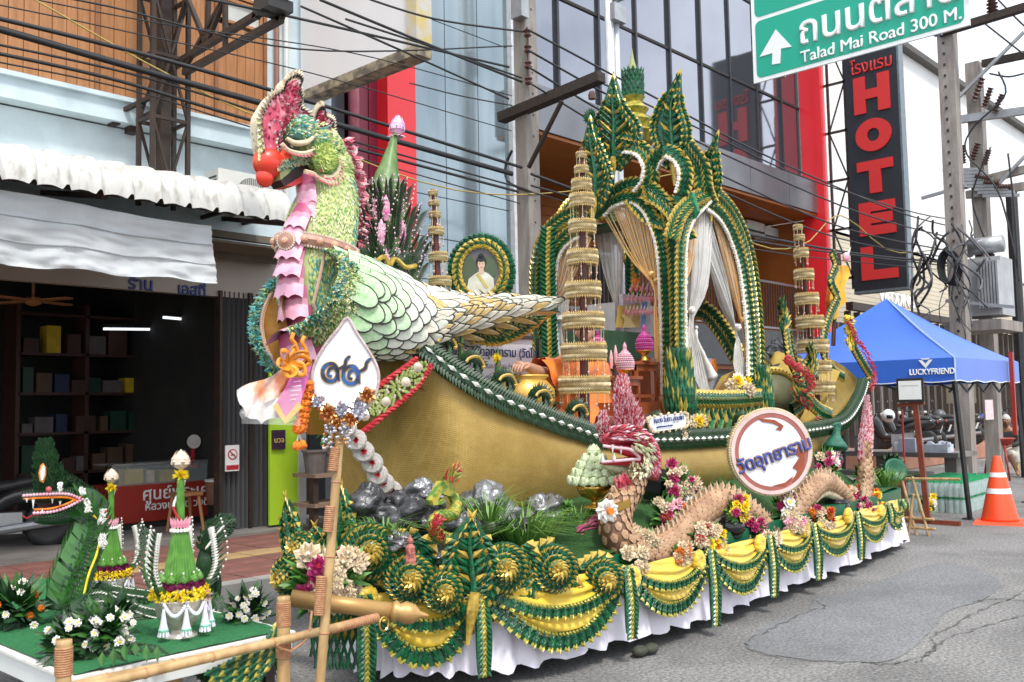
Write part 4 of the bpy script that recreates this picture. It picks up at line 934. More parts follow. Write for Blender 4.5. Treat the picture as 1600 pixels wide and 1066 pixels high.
BQ=[(1055,755,4.3,.16,9,['cream','magenta','cream'],'flowers above the big serpent, right of its neck'),(1040,808,4.2,.15,9,['magenta','orange','cream','pink'],'pink and orange flowers in the hollow of the serpent neck'),(1075,800,4.25,.13,7,['cream','cream','white'],'cream flowers right of the serpent neck hollow'),(1110,850,4.0,.14,9,['cream','yellow','orange'],'cream and yellow flowers left of the first black pot'),(1175,835,4.05,.14,8,['magenta','cream'],'magenta and cream flowers right of the first black pot'),(1225,795,4.1,.15,7,['magenta','cream','white'],'leafy flowers below the round temple sign'),(1268,808,4.15,.14,9,['red','magenta','cream','orange'],'red flowers left of the second black pot'),(1330,780,4.3,.16,9,['red','orange','cream','magenta'],'red flowers right of the second black pot'),(1290,730,4.45,.18,10,['pink','cream','white','magenta'],'flowers behind the rear serpent coil'),(1360,792,4.35,.16,9,['cream','yellow','orange'],'cream flowers at the tail end above the last bow'),(985,880,3.95,.13,7,['cream','cream'],'cream flowers and leaves over the first yellow bow'),(1128,775,4.4,.14,7,['cream','magenta'],'flowers between the serpent hump and the hull'),(1010,850,4.0,.09,5,['cream'],'little cream flowers low under the serpent neck'),(500,905,4.5,.2,8,['magenta','cream','cream'],'cream and magenta fabric flowers at the float front corner'),(530,900,4.4,.16,9,['cream','cream','cream'],'cream fabric flowers beside the bamboo sign pole'),(1060,868,3.92,.09,6,['cream','orange'],'small orange and cream flowers under the first hump above the swag'),(1092,838,3.95,.11,7,['cream','red','cream'],'cream flowers spilling over the swag left of the first black pot'),(1150,800,4.0,.12,7,['cream','magenta','yellow'],'flowers hugging the first black pot from the right'),(1200,850,3.95,.10,6,['cream','white'],'cream blossoms between the third and fourth bows'),(1240,822,3.98,.11,7,['pink','cream'],'pink and cream blossoms left of the rear hump'),(1285,812,4.05,.11,7,['orange','cream','red'],'orange blossoms just left of the second black pot'),(1345,798,4.2,.11,7,['cream','magenta'],'cream and magenta blossoms near the last swag'),(1345,745,4.5,.14,8,['pink','cream','red'],'blossoms left of the red tail flame'),(1075,770,4.4,.13,8,['cream','magenta','pink'],'cream and magenta flowers against the hull right of the hexagonal box'),(1245,760,4.45,.13,6,['pink','white'],'pale flowers peeping right of the round sign')]
for px,py,y,r,n,pal,lb in BQ:
 ii=P(px,py,'Y',y-(.07 if 5<r*100 and py>790 and px>1000 else .04));bouquet(ii,r*1.12,n+9,pal,lb,group='flower clusters along the float side',fr=.05 if r<.19 else .075)
rib=P(478,930,'Y',4.35)
def pot(px,py,y,s,label):
 c=P(px,py,'Y',y);t_=thing('black_pot',label,'pot',c,'black glazed pots among the flowers');mb=MB()
 mb.lathe([(s*.6,-s*.7),(s*.95,-s*.2),(s,.0),(s*.9,s*.35),(s*.72,s*.5),(s*.85,s*.62),(s*.7,s*.62),(s*.6,s*.3)],c,22);put('bowl',mb,blackp,t_,True)
 mb=MB();mb.tube([c+V((math.cos(q/24*6.2832)*s*.9,math.sin(q/24*6.2832)*s*.9,s*.36))for q in range(25)],s*.05,6,cap=False);put('rim_band',mb,blackp,t_,True)
pot(1139,823,4.0,.13,'black pot under the middle hump of the serpent');pot(1308,792,4.2,.13,'black pot under the rear hump of the serpent');pot(1298,718,4.5,.13,'black pot behind the rear coil by the disc sign')
c=P(1026,757,'Y',4.45);mb=MB();mb.lathe([(.13,-.09),(.16,0),(.13,.09)],c,6,0,(-.3,-.3,1));put('hexagonal_lantern',mb,blackp,None,label='black six sided box beside the serpent neck',cat='lantern')
def leaf_plume(parent,pts,wts,nrm,name,mats=[leafd],L_=.045,n=420,core=True,pick=(0,)):
 q=smooth(pts,30);mb=MB();nrm=V(nrm).normalized()
 if core:ribbon(mb,q,nrm,[interp(wts,i/29)*1.3+.002 for i in range(30)],.025,0)
 for i in range(n):
  k=random.randrange(29);f=random.uniform(-1,1);t=(q[k+1]-q[k]).normalized();s=t.cross(nrm).normalized();w_=interp(wts,k/29);p=lerp(q[k],q[k+1],random.random())+s*f*w_+nrm*(.02*(1-abs(f)));mb.leaf(p,p+t*L_*.7+s*f*L_*.5+nrm*L_*.25,L_*.3,nrm,random.choice(pick),.3)
 return put(name,mb,mats,parent)
def serpent_body(path,radii,parent,mat,belly,scale_mats,nfront=0,sc=.055,nrm_out=(0,-1,0),wob=None):
 mb=MB();q=smooth(path,90);rr=[lerp(*(lambda f,i:(radii[i],radii[min(i+1,len(radii)-1)],f))((k/89*(len(radii)-1))%1,int(k/89*(len(radii)-1))))for k in range(90)]
 mb.tube(q,rr,14);put('body',mb,mat,parent,True)
 no=V(nrm_out);st_=MB();cnt=0
 sm=MB();sm.add([(-.5,0,0),(-.15,.42,.03),(.38,.3,.11),(.58,0,.13),(.38,-.3,.11),(-.15,-.42,.03),(.1,0,.16)],[(0,6,1),(1,6,2),(2,6,3),(3,6,4),(4,6,5),(5,6,0)])
 smes=sm.mesh('scale',[scale_mats])if nfront else None
 ln=curvelen(q);k=0
 for p,t in walk(q,sc*.62):
  f=sum(1 for _ in())or 0
  i=min(range(0,90,1),key=lambda z:(q[z]-p).length_squared);r=rr[i]
  n0=(no-t*no.dot(t)).normalized();s0=t.cross(n0);m_=max(3,int(2*math.pi*r*.62/sc));k+=1
  for j in range(m_):
   a=(j+.5*(k%2)-m_/2)/m_*math.pi*1.3;d=n0*math.cos(a)+s0*math.sin(a);c_=p+d*r*1.0
   if i<90*.38 and cnt<nfront:
    inst('scale',smes,parent,c_,rotm(t,d),sc*random.uniform(.9,1.1));cnt+=1
   else:
    R_=rotm(t,d);st_.add([c_+R_@(V(v_)*sc)for v_ in sm.v]if sm.v else[],sm.f)
 if st_.v:put('scales',st_,scale_mats,parent,kind='stuff')
 return q,rr
nagab=M('naga_tan',(.20,.10,.05),.6,col2=(.13,.06,.03),scale=14,bump=.2);nagas=M('naga_scale',(.48,.30,.17),.5,col2=(.26,.135,.07),scale=7,contrast=(.3,.7))
redr=M('crimson_frill',(.42,.025,.05),.6,col2=(.62,.24,.28),scale=26,contrast=(.35,.5))
NG=thing('naga_serpent','big tan scaled naga serpent with crimson head winding along the float side','serpent statue',P(965,850,'Y',4.1))
pts=[(992,735,4.15),(985,760,4.1),(962,800,4.05),(968,845,4.0),(1010,866,3.98),(1055,845,4.0),(1085,808,4.05),(1125,785,4.08),(1165,800,4.08),(1200,830,4.08),(1232,818,4.12),(1255,780,4.15),(1282,755,4.2),(1310,768,4.22),(1328,790,4.25),(1348,778,4.3),(1352,735,4.35),(1350,690,4.38)]
q,rr=serpent_body([P(a,b,'Y',y)for a,b,y in pts],[.085,.10,.11,.115,.115,.11,.105,.105,.10,.10,.095,.095,.095,.09,.088,.085,.075,.055],NG,nagab,cream,nagas,170,.068,(-.35,-.93,0))
mb=MB();mb.leaf((0,0,-.03),(.012,0,.05),.05,(0,1,0),0);mb.box((0,0,0),(.022,.035,.055),0,None,.6);fin_me=mb.mesh('dorsal_fin',[M('fin_cream',(.60,.44,.28),.6,scale=9)])
for i in range(4,84,1):
 t=(q[i+1]-q[i-1]).normalized();up=V((0,0,1));up=(up-t*up.dot(t))
 if up.length<.35:continue
 up.normalize();inst('dorsal_fin',fin_me,NG,q[i]+up*(rr[i]+.022),rotm(t,up))
mb=MB();mb.tube([p+V((0,-.02,-.9*r))for p,r in zip(q[6:80],rr[6:80])],.05,8);put('belly',mb,cream,NG,True)
HY=4.12
def hp(*pts,y=HY):return[P(a,b,'Y',y)for a,b in pts]
def frill(mb,center_pts,w0,n,mats,nrm,L_=.06,spread=.7):
 c=smooth(center_pts,n);nrm=V(nrm)
 for i in range(n):
  t=(c[min(i+1,n-1)]-c[max(i-1,0)]).normalized();s=t.cross(nrm).normalized();w_=interp(w0,i/(n-1))
  for j in range(7):
   f=random.uniform(-1,1);p=c[i]+s*w_*f+nrm*random.uniform(0,.05)
   mb.leaf(p,p+t*L_+s*f*L_*spread+nrm*.015,L_*.4,nrm,random.choice(mats),.3)
H3=lambda x,y,d=0.:P(x,y,'Y',HY+d)
mb=MB();mb.tube(smooth([H3(1012,745),H3(1016,720),H3(1006,696),H3(988,684),H3(968,683),H3(952,687),H3(943,684)],26),[interp([(0,.085),(.25,.10),(.45,.095),(.7,.065),(.9,.05),(1,.02)],i/25)for i in range(26)],16,0,ref=(0,1,0),flat=.85);mb.ball(H3(946,683,-.0),(.04,.05,.035),0,10,7)
hd=put('head',mb,redr,NG,True)
mb=MB();frill(mb,[H3(948,680,-.05),H3(965,677,-.08),H3(985,678,-.09),H3(1004,690,-.09),H3(1014,715,-.07)],[(0,.035),(1,.06)],60,(0,0,1),(-.2,-.98,0),.045,.5);put('head_strands',mb,[M('deep_rose_thread',(.36,.02,.04),.6),M('pale_pink_frill',(.75,.5,.55),.6,scale=9)],hd)
mb=MB();mb.tube(smooth([H3(1006,722,-.03),H3(990,708,-.06),H3(970,703,-.05),H3(950,698,-.03)],16),[.05,.05,.05,.05,.048,.045,.042,.04,.038,.035,.032,.03,.028,.025,.02,.01],12,0,ref=(0,1,0),flat=1.1);mb.tube(smooth([H3(1002,726,-.04),H3(985,722,-.06),H3(962,722,-.05),H3(938,724,-.02)],14),[.04,.04,.04,.038,.036,.034,.03,.028,.026,.022,.02,.016,.012,.006],10);put('mouth_lining',mb,M('wet_red',(.42,.012,.025),.3),hd,True)
mb=MB();mb.tube(smooth([H3(1008,735),H3(990,738),H3(968,733),H3(950,729),H3(940,726)],18),[.06,.06,.058,.055,.05,.048,.045,.042,.04,.036,.034,.03,.028,.025,.022,.018,.014,.008],12,0,ref=(0,1,0),flat=1.1);put('jaw',mb,M('pale_green_frill',(.40,.48,.24),.6,col2=(.62,.60,.42),scale=20),hd,True)
mb=MB()
for q in(smooth([H3(944,697,-.07),H3(965,700,-.10),H3(985,703,-.11),H3(1000,716,-.1)],30),smooth([H3(942,722,-.05),H3(965,720,-.09),H3(988,718,-.1),H3(1000,718,-.1)],30)):mb.tube(q,.009,5,0);[mb.ball(p,.012,0,5,4)for p,t in walk(q,.02)]
put('lip_beads',mb,M('pale_pink_frill',(.75,.5,.55),.6,scale=9),hd)
cm=[redr,M('pale_pink_frill',(.75,.5,.55),.6,scale=9),M('white_thread',(.78,.70,.68),.6)]
leaf_plume(hd,hp((988,676),(980,650),(971,622),(972,592)),[(0,.12),(.35,.10),(.7,.055),(.9,.03),(1,.01)],(-.3,-.95,0),'crest',cm,.06,1500,True,(0,0,0,0,1,2))
leaf_plume(hd,hp((950,684),(942,668),(941,646)),[(0,.06),(.6,.035),(1,.008)],(-.3,-.95,0),'brow_crest',cm,.045,420,True,(0,0,0,1,2))
leaf_plume(hd,hp((1000,690),(1016,705),(1020,735),y=HY-.06),[(0,.05),(1,.05)],(-.3,-.95,0),'neck_crest',cm,.05,420,False,(0,0,1))
mb=MB()
for a,b in((957,695),(970,697)):p=P(a,b,'Y',HY-.1);mb.lathe([(.012,0),(.001,-.06)],p,6)
for a,b in((942,720),(960,718)):p=P(a,b,'Y',HY-.1);mb.lathe([(.012,0),(.001,.045)],p,6)
put('tooth',mb,white,hd)
mb=MB();frill(mb,hp((965,740),(968,755),(975,770),y=HY-.06),[(0,.05),(1,.015)],16,(0,),(0,-1,0));frill(mb,hp((985,690),(1005,700),(1008,730),(985,735),y=HY-.1),[(0,.04),(1,.035)],22,(1,1,2),(0,-1,0),.05);put('beard',mb,[redr,M('pale_green_frill',(0,0,0)),cream],hd)
p=P(987,683,'Y',HY-.1);mb=MB();mb.ball(p,.028,0,10,6);mb.ball(p+V((-.005,-.02,0)),.014,1,8,5);put('eye',mb,[white,blackp],hd)
mb=MB();c=P(948,798,'Y',3.95);flower(mb,c,.085,0,None,9,(-.5,-.85,0),2);mb.lathe([(.026,0),(.022,.03)],c+V((-.02,-.04,0)),12,1,(-.5,-.85,0));mb.bar(c,c+V((.25,0,.03)),.05,.03,2);put('flower_clasp',mb,[white,orange,brass],NG)
leaf_plume(NG,hp((1350,722),(1352,690),(1354,655),(1353,622),y=4.36),[(0,.09),(.35,.10),(.7,.06),(1,.008)],(-.3,-.95,0),'tail_flame',cm,.06,1300,True,(0,0,0,1,1,2))
mg=M('small_naga_green',(.10,.22,.03),.5,col2=(.42,.36,.05),scale=20,contrast=(.45,.55))
SN=thing('small_serpent','small green and red serpent rearing between the dark rocks','serpent statue',P(700,850,'Y',4.35))
q,rr=serpent_body([P(a,b,'Y',y)for a,b,y in((700,765,4.4),(713,785,4.38),(708,803,4.36),(685,808,4.34),(676,822,4.33),(690,840,4.32),(712,842,4.32),(728,828,4.35))],[.025,.035,.038,.038,.038,.038,.034,.02],SN,mg,cream,mg,0,.03,(-.4,-.9,0))
mb=MB();mb.prism(hp((675,782),(686,764),(692,752),(704,752),(712,765),(706,776),(690,772),(684,784),(696,778),(692,788),(678,790),y=4.36),(0,1,0),.06)
frill(mb,hp((700,755),(702,742),(708,733),y=4.34),[(0,.05),(1,.008)],14,(0,1),(0,-1,0),.04);put('head',mb,[mg,redp],SN)
mb=MB();frill(mb,hp((690,842),(672,825),(680,810),y=4.28),[(0,.02),(1,.02)],20,(0,),(0,-1,0),.03);put('red_fringe',mb,[redp],SN)
c=P(641,862,'Y',4.3);mb=MB();mb.lathe([(.036,-.08),(.04,-.05),(.026,-.01),(.03,.025),(.014,.045)],c,10);mb.ball(c+V((0,0,.062)),.02,0,8,6);mb.lathe([(.012,.075),(.002,.10)],c,8);mb.tube([c+V((-.02,-.01,.02)),c+V((-.03,-.035,-.01)),c+V((-.005,-.045,.0))],.008,5);put('small_figurine',mb,M('terracotta_pink',(.5,.16,.13),.6),None,label='tiny terracotta pink figurine standing in the moss left of the flat rock',cat='figurine')
mb=MB();frill(mb,hp((895,835),(910,828),(925,815),y=4.3),[(0,.03),(1,.03)],16,(0,),(0,-1,0),.05);put('red_leaf_plant',mb,[magenta],None,label='small dark red leaf spray above the right rosettes',cat='plant')
LT=thing('lotus_tray','brass footed tray heaped with pale lotus buds beside the serpent','offering tray',P(930,795,'Y',4.35))
c=P(930,795,'Y',4.35);s=.13
mb=MB();mb.lathe([(.09,0),(.09,.015),(.03,.03),(.025,.06),(.10,.09),(.13,.14),(.14,.18),(.12,.18)],c,24);put('footed_bowl',mb,brass,LT,True)
mb=MB();bud(mb,(0,0,0),.5,1.,0);bm=mb.mesh('lotus_bud',[M('pale_lotus',(.66,.72,.50),.6,col2=(.50,.60,.34),scale=6)])
for lv,(rr_,z,n)in enumerate(((.145,.185,15),(.115,.235,12),(.085,.285,9),(.055,.33,6),(.0,.37,1))):
 for i in range(n):
  a=2*math.pi*(i+.5*lv)/n;d=V((math.cos(a)*rr_,math.sin(a)*rr_,z));u=V((d.x*2.2,d.y*2.2,.35)).normalized();inst('lotus_bud',bm,LT,c+d,rotm(u.orthogonal(),u),.075 if n>1 else .1)
c=P(886,795,'Y',4.4);bouquet(c,.07,0,['cream'],'small round light green plant left of the lotus tray','plant',None,nl=70,name='small_plant')
RS=thing('round_sign','round temple sign with blue Thai lettering, maroon ring and rope rim','sign',P(1205,770,'Y',4.0))
rn=V((-.62,-.78,0)).normalized();rc_=P(1205,706,'Y',4.0);rr_=.365;ra=V((0,0,1)).cross(rn).normalized()
if ra.dot(RT)<0:ra=-ra
mb=MB();mb.lathe([(rr_,-.08),(rr_,0),(.001,0)],rc_,48,0,rn,cap=True);put('board',mb,M('straw_rim',(.55,.42,.15),.6,scale=9),RS)
mb=MB()
for k,(r0,r1,h)in enumerate(((.985,.90,.012),(.90,.80,.008),(.80,0.001,.004))):
 mb.lathe([(rr_*r0,0),(rr_*r0,h),(rr_*r1,h),(rr_*r1,0)]if k<2 else[(rr_*r0,.001),(rr_*r0,h),(.001,h)],rc_,48,k,rn,cap=False)
put('face',mb,[M('pale_pink_ring',(.72,.55,.52),.6),M('maroon_ring',(.38,.12,.10),.55,scale=9),M('white_face',(.80,.80,.82),.6,col2=(.78,.78,.80))],RS)
mb=MB();n=110
for i in range(n):
 a=2*math.pi*i/n;mb.ball(rc_+ra*math.cos(a)*rr_+V((0,0,1))*math.sin(a)*rr_+rn*(-.01),.014,0,6,4)
for i in range(70):
 a=2*math.pi*i/70;d=ra*math.cos(a)+V((0,0,1))*math.sin(a);mb.bar(rc_+d*rr_*1.0-rn*.09,rc_+d*rr_*1.0+rn*.0,.012)
put('rope_rim',mb,M('rope_cream',(.62,.52,.33),.7),RS)
bl=M('sign_blue',(.05,.10,.40),.5,col2=(.04,.08,.33),scale=5)
xd=(ra*math.cos(R(17))+V((0,0,1))*math.sin(R(17)))
text('วัดอุทยาราม','temple_lettering',RS,rc_-xd*.31-V((0,0,1))*.085+rn*.010,xd,rn,.158,M('gold_outline',(.35,.16,.03),.5),bold=.009,sx=.92)
text('วัดอุทยาราม','temple_lettering',RS,rc_-xd*.31-V((0,0,1))*.085+rn*.020,xd,rn,.158,bl,bold=.004,sx=.92)
def dsk(u,v):return rc_+ra*u*rr_+V((0,0,1))*v*rr_+rn*.012
fm=M('flame_maroon',(.32,.07,.03),.55,scale=8);mb=MB()
for o in([(.48,-.72),(.62,-.45),(.50,-.38),(.68,-.15),(.55,-.05),(.72,.18),(.80,-.1),(.78,-.4),(.66,-.62)],[(.0,-.78),(.3,-.72),(.5,-.58),(.45,-.66),(.3,-.8)],[(-.3,.78),(.1,.74),(.32,.60),(.25,.48),(.12,.52),(.22,.58),(.05,.66),(-.2,.70)]):
 mb.prism([dsk(a,b)for a,b in o],-rn,.01)
put('flame_ornament',mb,fm,RS)
weave=M('gold_woven_mat',(.84,.58,.17),.5,.12,col2=(.62,.40,.09),scale=7,bump=.2,contrast=(.2,.8))
_n=weave.node_tree;_N=_n.nodes;_L=_n.links;_b=_N['Principled BSDF']
_tc=_N.new('ShaderNodeTexCoord');_mp=_N.new('ShaderNodeMapping');_mp.inputs['Scale'].default_value=(13,13,36)
_w1=_N.new('ShaderNodeTexBrick');_w1.inputs['Scale'].default_value=1.;_w1.inputs['Mortar Size'].default_value=.1;_w1.inputs['Color1'].default_value=(1,1,1,1);_w1.inputs['Color2'].default_value=(.75,.75,.75,1);_w1.inputs['Mortar'].default_value=(.22,.2,.18,1)
_cb=_N.new('ShaderNodeVectorMath');_cb.operation='MULTIPLY';_cb.inputs[1].default_value=(1,1,1)
_sx=_N.new('ShaderNodeSeparateXYZ');_cx=_N.new('ShaderNodeCombineXYZ');_L.new(_tc.outputs['Object'],_mp.inputs['Vector']);_L.new(_mp.outputs[0],_sx.inputs[0]);_L.new(_sx.outputs['X'],_cx.inputs['X']);_L.new(_sx.outputs['Z'],_cx.inputs['Y']);_L.new(_cx.outputs[0],_w1.inputs['Vector'])
_bp=_N.new('ShaderNodeBump');_bp.inputs['Strength'].default_value=.6;_bp.inputs['Distance'].default_value=.01;_L.new(_w1.outputs['Color'],_bp.inputs['Height'])
_old=_b.inputs['Normal'].links[0].from_node;_L.new(_bp.outputs[0],_old.inputs['Normal'])
_mx=_N.new('ShaderNodeMix');_mx.data_type='RGBA';_mx.blend_type='MULTIPLY';_mx.inputs['Factor'].default_value=.6
_src=_b.inputs['Base Color'].links[0].from_socket;_L.new(_src,_mx.inputs['A']);_L.new(_w1.outputs['Color'],_mx.inputs['B']);_L.new(_mx.outputs['Result'],_b.inputs['Base Color'])
SB=thing('swan_boat','golden woven boat float with a mythical swan prow and feathered breast','boat',(7,5.7,.9))
BC=5.72
gun=[(600,500,5.50),(650,545,5.22),(700,585,5.05),(760,622,4.92),(830,652,4.85),(900,678,4.82),(945,690,4.82),(1050,690,4.82),(1160,684,4.82),(1250,676,4.86),(1310,662,5.0),(1336,628,5.3),(1346,600,5.55)]
G=smooth([P(a,b,'Y',y)for a,b,y in gun],60)
kb=[(3.98,.9),(4.5,.86),(5.5,.85),(8,.85),(10.5,.85),(11.1,1.0),(11.6,1.6)]
rows=[]
for i,g in enumerate(G):
 u=i/59;hw=BC-g.y;xb=lerp(4.15,11.2,u)
 if u<.18:xb=lerp(4.68,max(4.8,g.x),(u/.18)**.8)
 else:xb=lerp(max(4.8,G[int(.18*59)].x),11.2,(u-.18)/.82)
 zb=.85;wb_=max(.05,hw*.72)if u>.03 else .1
 r=[]
 for j in range(13):
  v=j/12;bulge=math.sin(v*math.pi*.62)*.22*min(1,u*7+.15)
  y=lerp(hw,wb_,v**1.6)+bulge*hw;z=lerp(g.z,zb,v);x=lerp(g.x,xb,v**.8)
  r.append(V((x,BC-y,z)))
 rows.append(r+[V((p.x,2*BC-p.y,p.z))for p in reversed(r)])
stem=[V((4.15,BC,2.45)),V((4.25,BC,2.0)),V((4.45,BC,1.5)),V((4.6,BC,1.1)),V((4.7,BC,.85))]
st=smooth(stem,13);first=[lerp(a,b,.0)for a,b in zip(st,st)]
rows=[st+st[::-1]]+[[lerp(a,b,.5)for a,b in zip(st+st[::-1],rows[0])]]+rows
mb=MB();mb.grid(rows);put('hull',mb,weave,SB,True)
mb=MB();mb.grid([[p,V((p.x,2*BC-p.y,p.z))]for p in[g-V((0,-.05,min(.22,max(.02,g.z-1.2))))for g in G[6:-4]]]);put('inner_deck',mb,M('gold_fabric_deck',(.30,.17,.04),.6,scale=5),SB)
gp=[g+V((0,-.02,.02))for g in G[3:]]
mb=MB();mb.tube(gp,.065,10,0);mb.tube([V((p.x,2*BC-p.y,p.z))for p in gp],.065,8,0)
braid(mb,[p+V((0,-.055,.0))for p in gp],V((-.1,-1,0)),[(-.055,.09,0),(.055,.09,0)],.026);braid(mb,[p+V((0,0,.06))for p in gp],V((0,0,1)),[(-.03,.06,0),(.03,.06,0)],.03)
for p,t in walk(gp,.105):
 c=p+V((-.02,-.085,0));s=t.cross(V((0,1,0)));mb.add([c-t*.045,c+s*.02,c+t*.045,c-s*.02,c+V((0,-.02,0))],[(0,1,4),(1,2,4),(2,3,4),(3,0,4)],1)
put('gunwale_trim',mb,[leafd,white],SB)
for k in(8,12,16,20,24,33,36,39,42):
 p=G[k]+V((0,.03,.08));mb=MB();pts_=smooth([p,p+V((.05,0,.14)),p+V((.2,0,.17)),p+V((.28,0,.08)),p+V((.2,0,.06))],16);pts_=[p+(q-p)*.75 for q in pts_]
 ribbon(mb,pts_,YN,.075,.02,0);braid(mb,pts_,YN,[(-.03,.09,0),(.03,.05,0)],.02);mb.tube([q+V((0,-.03,0))for q in pts_[3:-2]],.012,5,1);put('leaf_scroll',mb,[leafd,M('wheat_gold',(.55,.36,.08),.5)],SB)
def flank(px,py):
 y=5.1+(650-px)*.0022;return P(px,py,'Y',y)
mb=MB();ax=[(700-0,560),(560,660)]
outl=[(656,566),(668,570),(665,590),(640,615),(600,645),(572,655),(562,645),(580,622),(610,595),(640,575)]
pp_=smooth([flank(a,b)+V((-.06,-.06,0))for a,b in outl],30,True);mb.prism(pp_,(-.3,.9,0),.03,0)
c0=sum(pp_,V((0,0,0)))/len(pp_)
for i in range(330):
 a=pp_[random.randrange(30)];f=random.random()**.5;mb.ball(lerp(c0,a,f)+V((-.01,-.02,0)),.0135,1 if random.random()<.88 else 2,5,3)
for px,py in((652,575),(633,598),(603,628),(570,650)):
 c=flank(px,py)+V((-.07,-.09,0));mb.lathe([(.035,0),(.01,.012)],c,10,2,(-.4,-.9,0));mb.ball(c,.013,3,6,4)
put('bead_panel',mb,[M('olive_backing',(.2,.2,.06),.6),M('green_bean',(.30,.36,.10),.4,scale=30),M('beige_bead',(.60,.50,.40),.4),blackp],SB)
for o in([(650,562),(600,598),(560,628),(545,660)],[(672,572),(650,605),(610,640),(560,680)]):
 mb=MB();qq=smooth([flank(a,b)+V((-.06,-.08,0))for a,b in o],40)
 for k in range(3):mb.tube([p+V((0,-.012*math.cos(i*1.3+k*2.1),.014*math.sin(i*1.3+k*2.1)))for i,p in enumerate(qq)],.013,5,cap=False)
 put('red_rope',mb,redp,SB)
for i,(px,py)in enumerate([(556,688),(568,706),(582,724),(590,742),(600,756),(612,768),(540,668)]):
 c=P(px,py,'Y',5.0);mb=MB();n_=V((-.6,-.78,.1)).normalized();mb.lathe([(.062,-.02),(.072,0),(.06,.015),(.03,.02)],c,16,0,n_)
 for k in range(26):q=random.uniform(0,6.28);d=(n_.orthogonal().normalized()*math.cos(q)+n_.cross(n_.orthogonal()).normalized()*math.sin(q));mb.leaf(c+n_*.02,c+d*random.uniform(.005,.03)+n_*.04,.014,d,1)
 put('tufted_disc',mb,[M('grey_bead',(.30,.27,.25),.5,col2=(.5,.47,.42),scale=80),redp],SB)
SY=5.55
def sw(px,py,y=SY):return P(px,py,'Y',y)
nl=[(468,285),(470,320),(455,350),(446,385),(438,430),(440,480),(452,530)]
nr=[(545,270),(553,310),(553,350),(548,385),(560,430),(580,480),(600,520)]
cN=[(sw(*a)+sw(*b))/2 for a,b in zip(nl,nr)];rN=[(sw(*a)-sw(*b)).length/2*.96 for a,b in zip(nl,nr)]
cs=smooth(cN,40);rs_=[interp([(i/6,r)for i,r in enumerate(rN)],k/39)for k in range(40)]
fth=M('pistachio_down',(.52,.58,.26),.6,col2=(.36,.46,.17),scale=16)
mb=MB();mb.tube(cs,rs_,20,0,ref=(0,1,0),flat=.8);put('neck',mb,fth,SB,True)
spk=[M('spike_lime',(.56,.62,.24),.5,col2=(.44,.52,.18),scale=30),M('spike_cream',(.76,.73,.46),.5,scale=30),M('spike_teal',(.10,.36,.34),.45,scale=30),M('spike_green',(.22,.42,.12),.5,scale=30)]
mb=MB()
for i in range(0,7500):
 u=random.random()**.62;k=min(38,int(u*39));f=u*39-k;c=lerp(cs[k],cs[k+1],f);r=lerp(rs_[k],rs_[k+1],f);a=random.uniform(-math.pi,math.pi)
 t=(cs[k+1]-cs[k]).normalized();n0=V((0,-1,0));s0=t.cross(n0).normalized()
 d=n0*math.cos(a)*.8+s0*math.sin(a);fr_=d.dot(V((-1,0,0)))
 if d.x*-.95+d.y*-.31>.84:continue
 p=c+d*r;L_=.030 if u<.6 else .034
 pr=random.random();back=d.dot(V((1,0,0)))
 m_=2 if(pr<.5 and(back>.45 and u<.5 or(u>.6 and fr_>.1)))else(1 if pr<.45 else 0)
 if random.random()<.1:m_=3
 mb.leaf(p-t*L_*.4,p+t*L_*.6+d*L_*.38,L_*.6,d,m_,.3)
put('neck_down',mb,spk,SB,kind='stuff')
pl=M('pink_plate',(.78,.42,.52),.5,col2=(.40,.05,.15),scale=7,stretch=(1,1,2),contrast=(.4,.6));pg=M('tan_cord',(.55,.36,.26),.5)
pls=[M('plate_magenta',(.48,.09,.20),.5,scale=9),M('plate_rose',(.66,.27,.38),.5,scale=9),M('plate_pale',(.78,.46,.57),.5,col2=(.66,.30,.42),scale=12)]
_pd=V((-.95,-.31,0))
FR=smooth([V((c.x-.95*r,c.y-.31*r*.8,c.z))for c,r in zip(cs[1::4],rs_[1::4])]+[P(452,515,'Y',5.4),P(470,545,'Y',5.4),P(492,575,'Y',5.4)],60)
def plate(k,wd,ln):
 p=FR[k];t=(FR[min(59,k+2)]-FR[max(0,k-2)]).normalized();n=(_pd-t*_pd.dot(t)).normalized();s=t.cross(n).normalized();rows=[]
 for i in range(6):
  v=i/5;r=[]
  for j in range(13):
   w_=(j/12-.5)*2;lenf=ln*(1-.10*abs(math.cos(w_*math.pi*1.5)));r.append(p+t*(v*lenf)+s*w_*wd*(.85+.2*v)-n*(abs(w_)**2*wd*.45)+n*(.035+.045*v))
  rows.append(r)
 mb=MB();mb.grid(rows,None,lambda i,j:(0,0,1,2,2)[i]);put('breast_plate',mb,pls,SB,True)
for k in range(0,58,5):plate(k,.085+.07*k/58,.22+.02*k/58)
mb=MB();mb.tube([sw(*a)+V((0,-.28,0))for a in[(470,400),(462,440),(452,480),(470,530),(495,565)]],.012,6);put('neck_cord',mb,pg,SB)
mb=MB();k=21;c=cs[k];t=V((.15,0,1)).normalized();cl_=[]
for i in range(41):
 a=2*math.pi*i/40;cl_.append(c+V((math.cos(a)*rs_[k]*1.12,math.sin(a)*rs_[k]*.92,-.10*math.cos(a)*0-.06*math.cos(a))))
rows=[[p+V((0,0,.045)),p+(p-c).normalized()*.02,p-V((0,0,.045))]for p in cl_];mb.grid(rows,0)
for p,_ in walk(cl_,.02):
 mb.ball(p+V((0,0,.045)),.010,1,5,3);mb.ball(p-V((0,0,.045)),.010,1,5,3)
for p,_ in walk(cl_,.10):d=(p-c).normalized();mb.lathe([(.03,0),(.02,.02),(.005,.025)],p+d*.015,8,2,d)
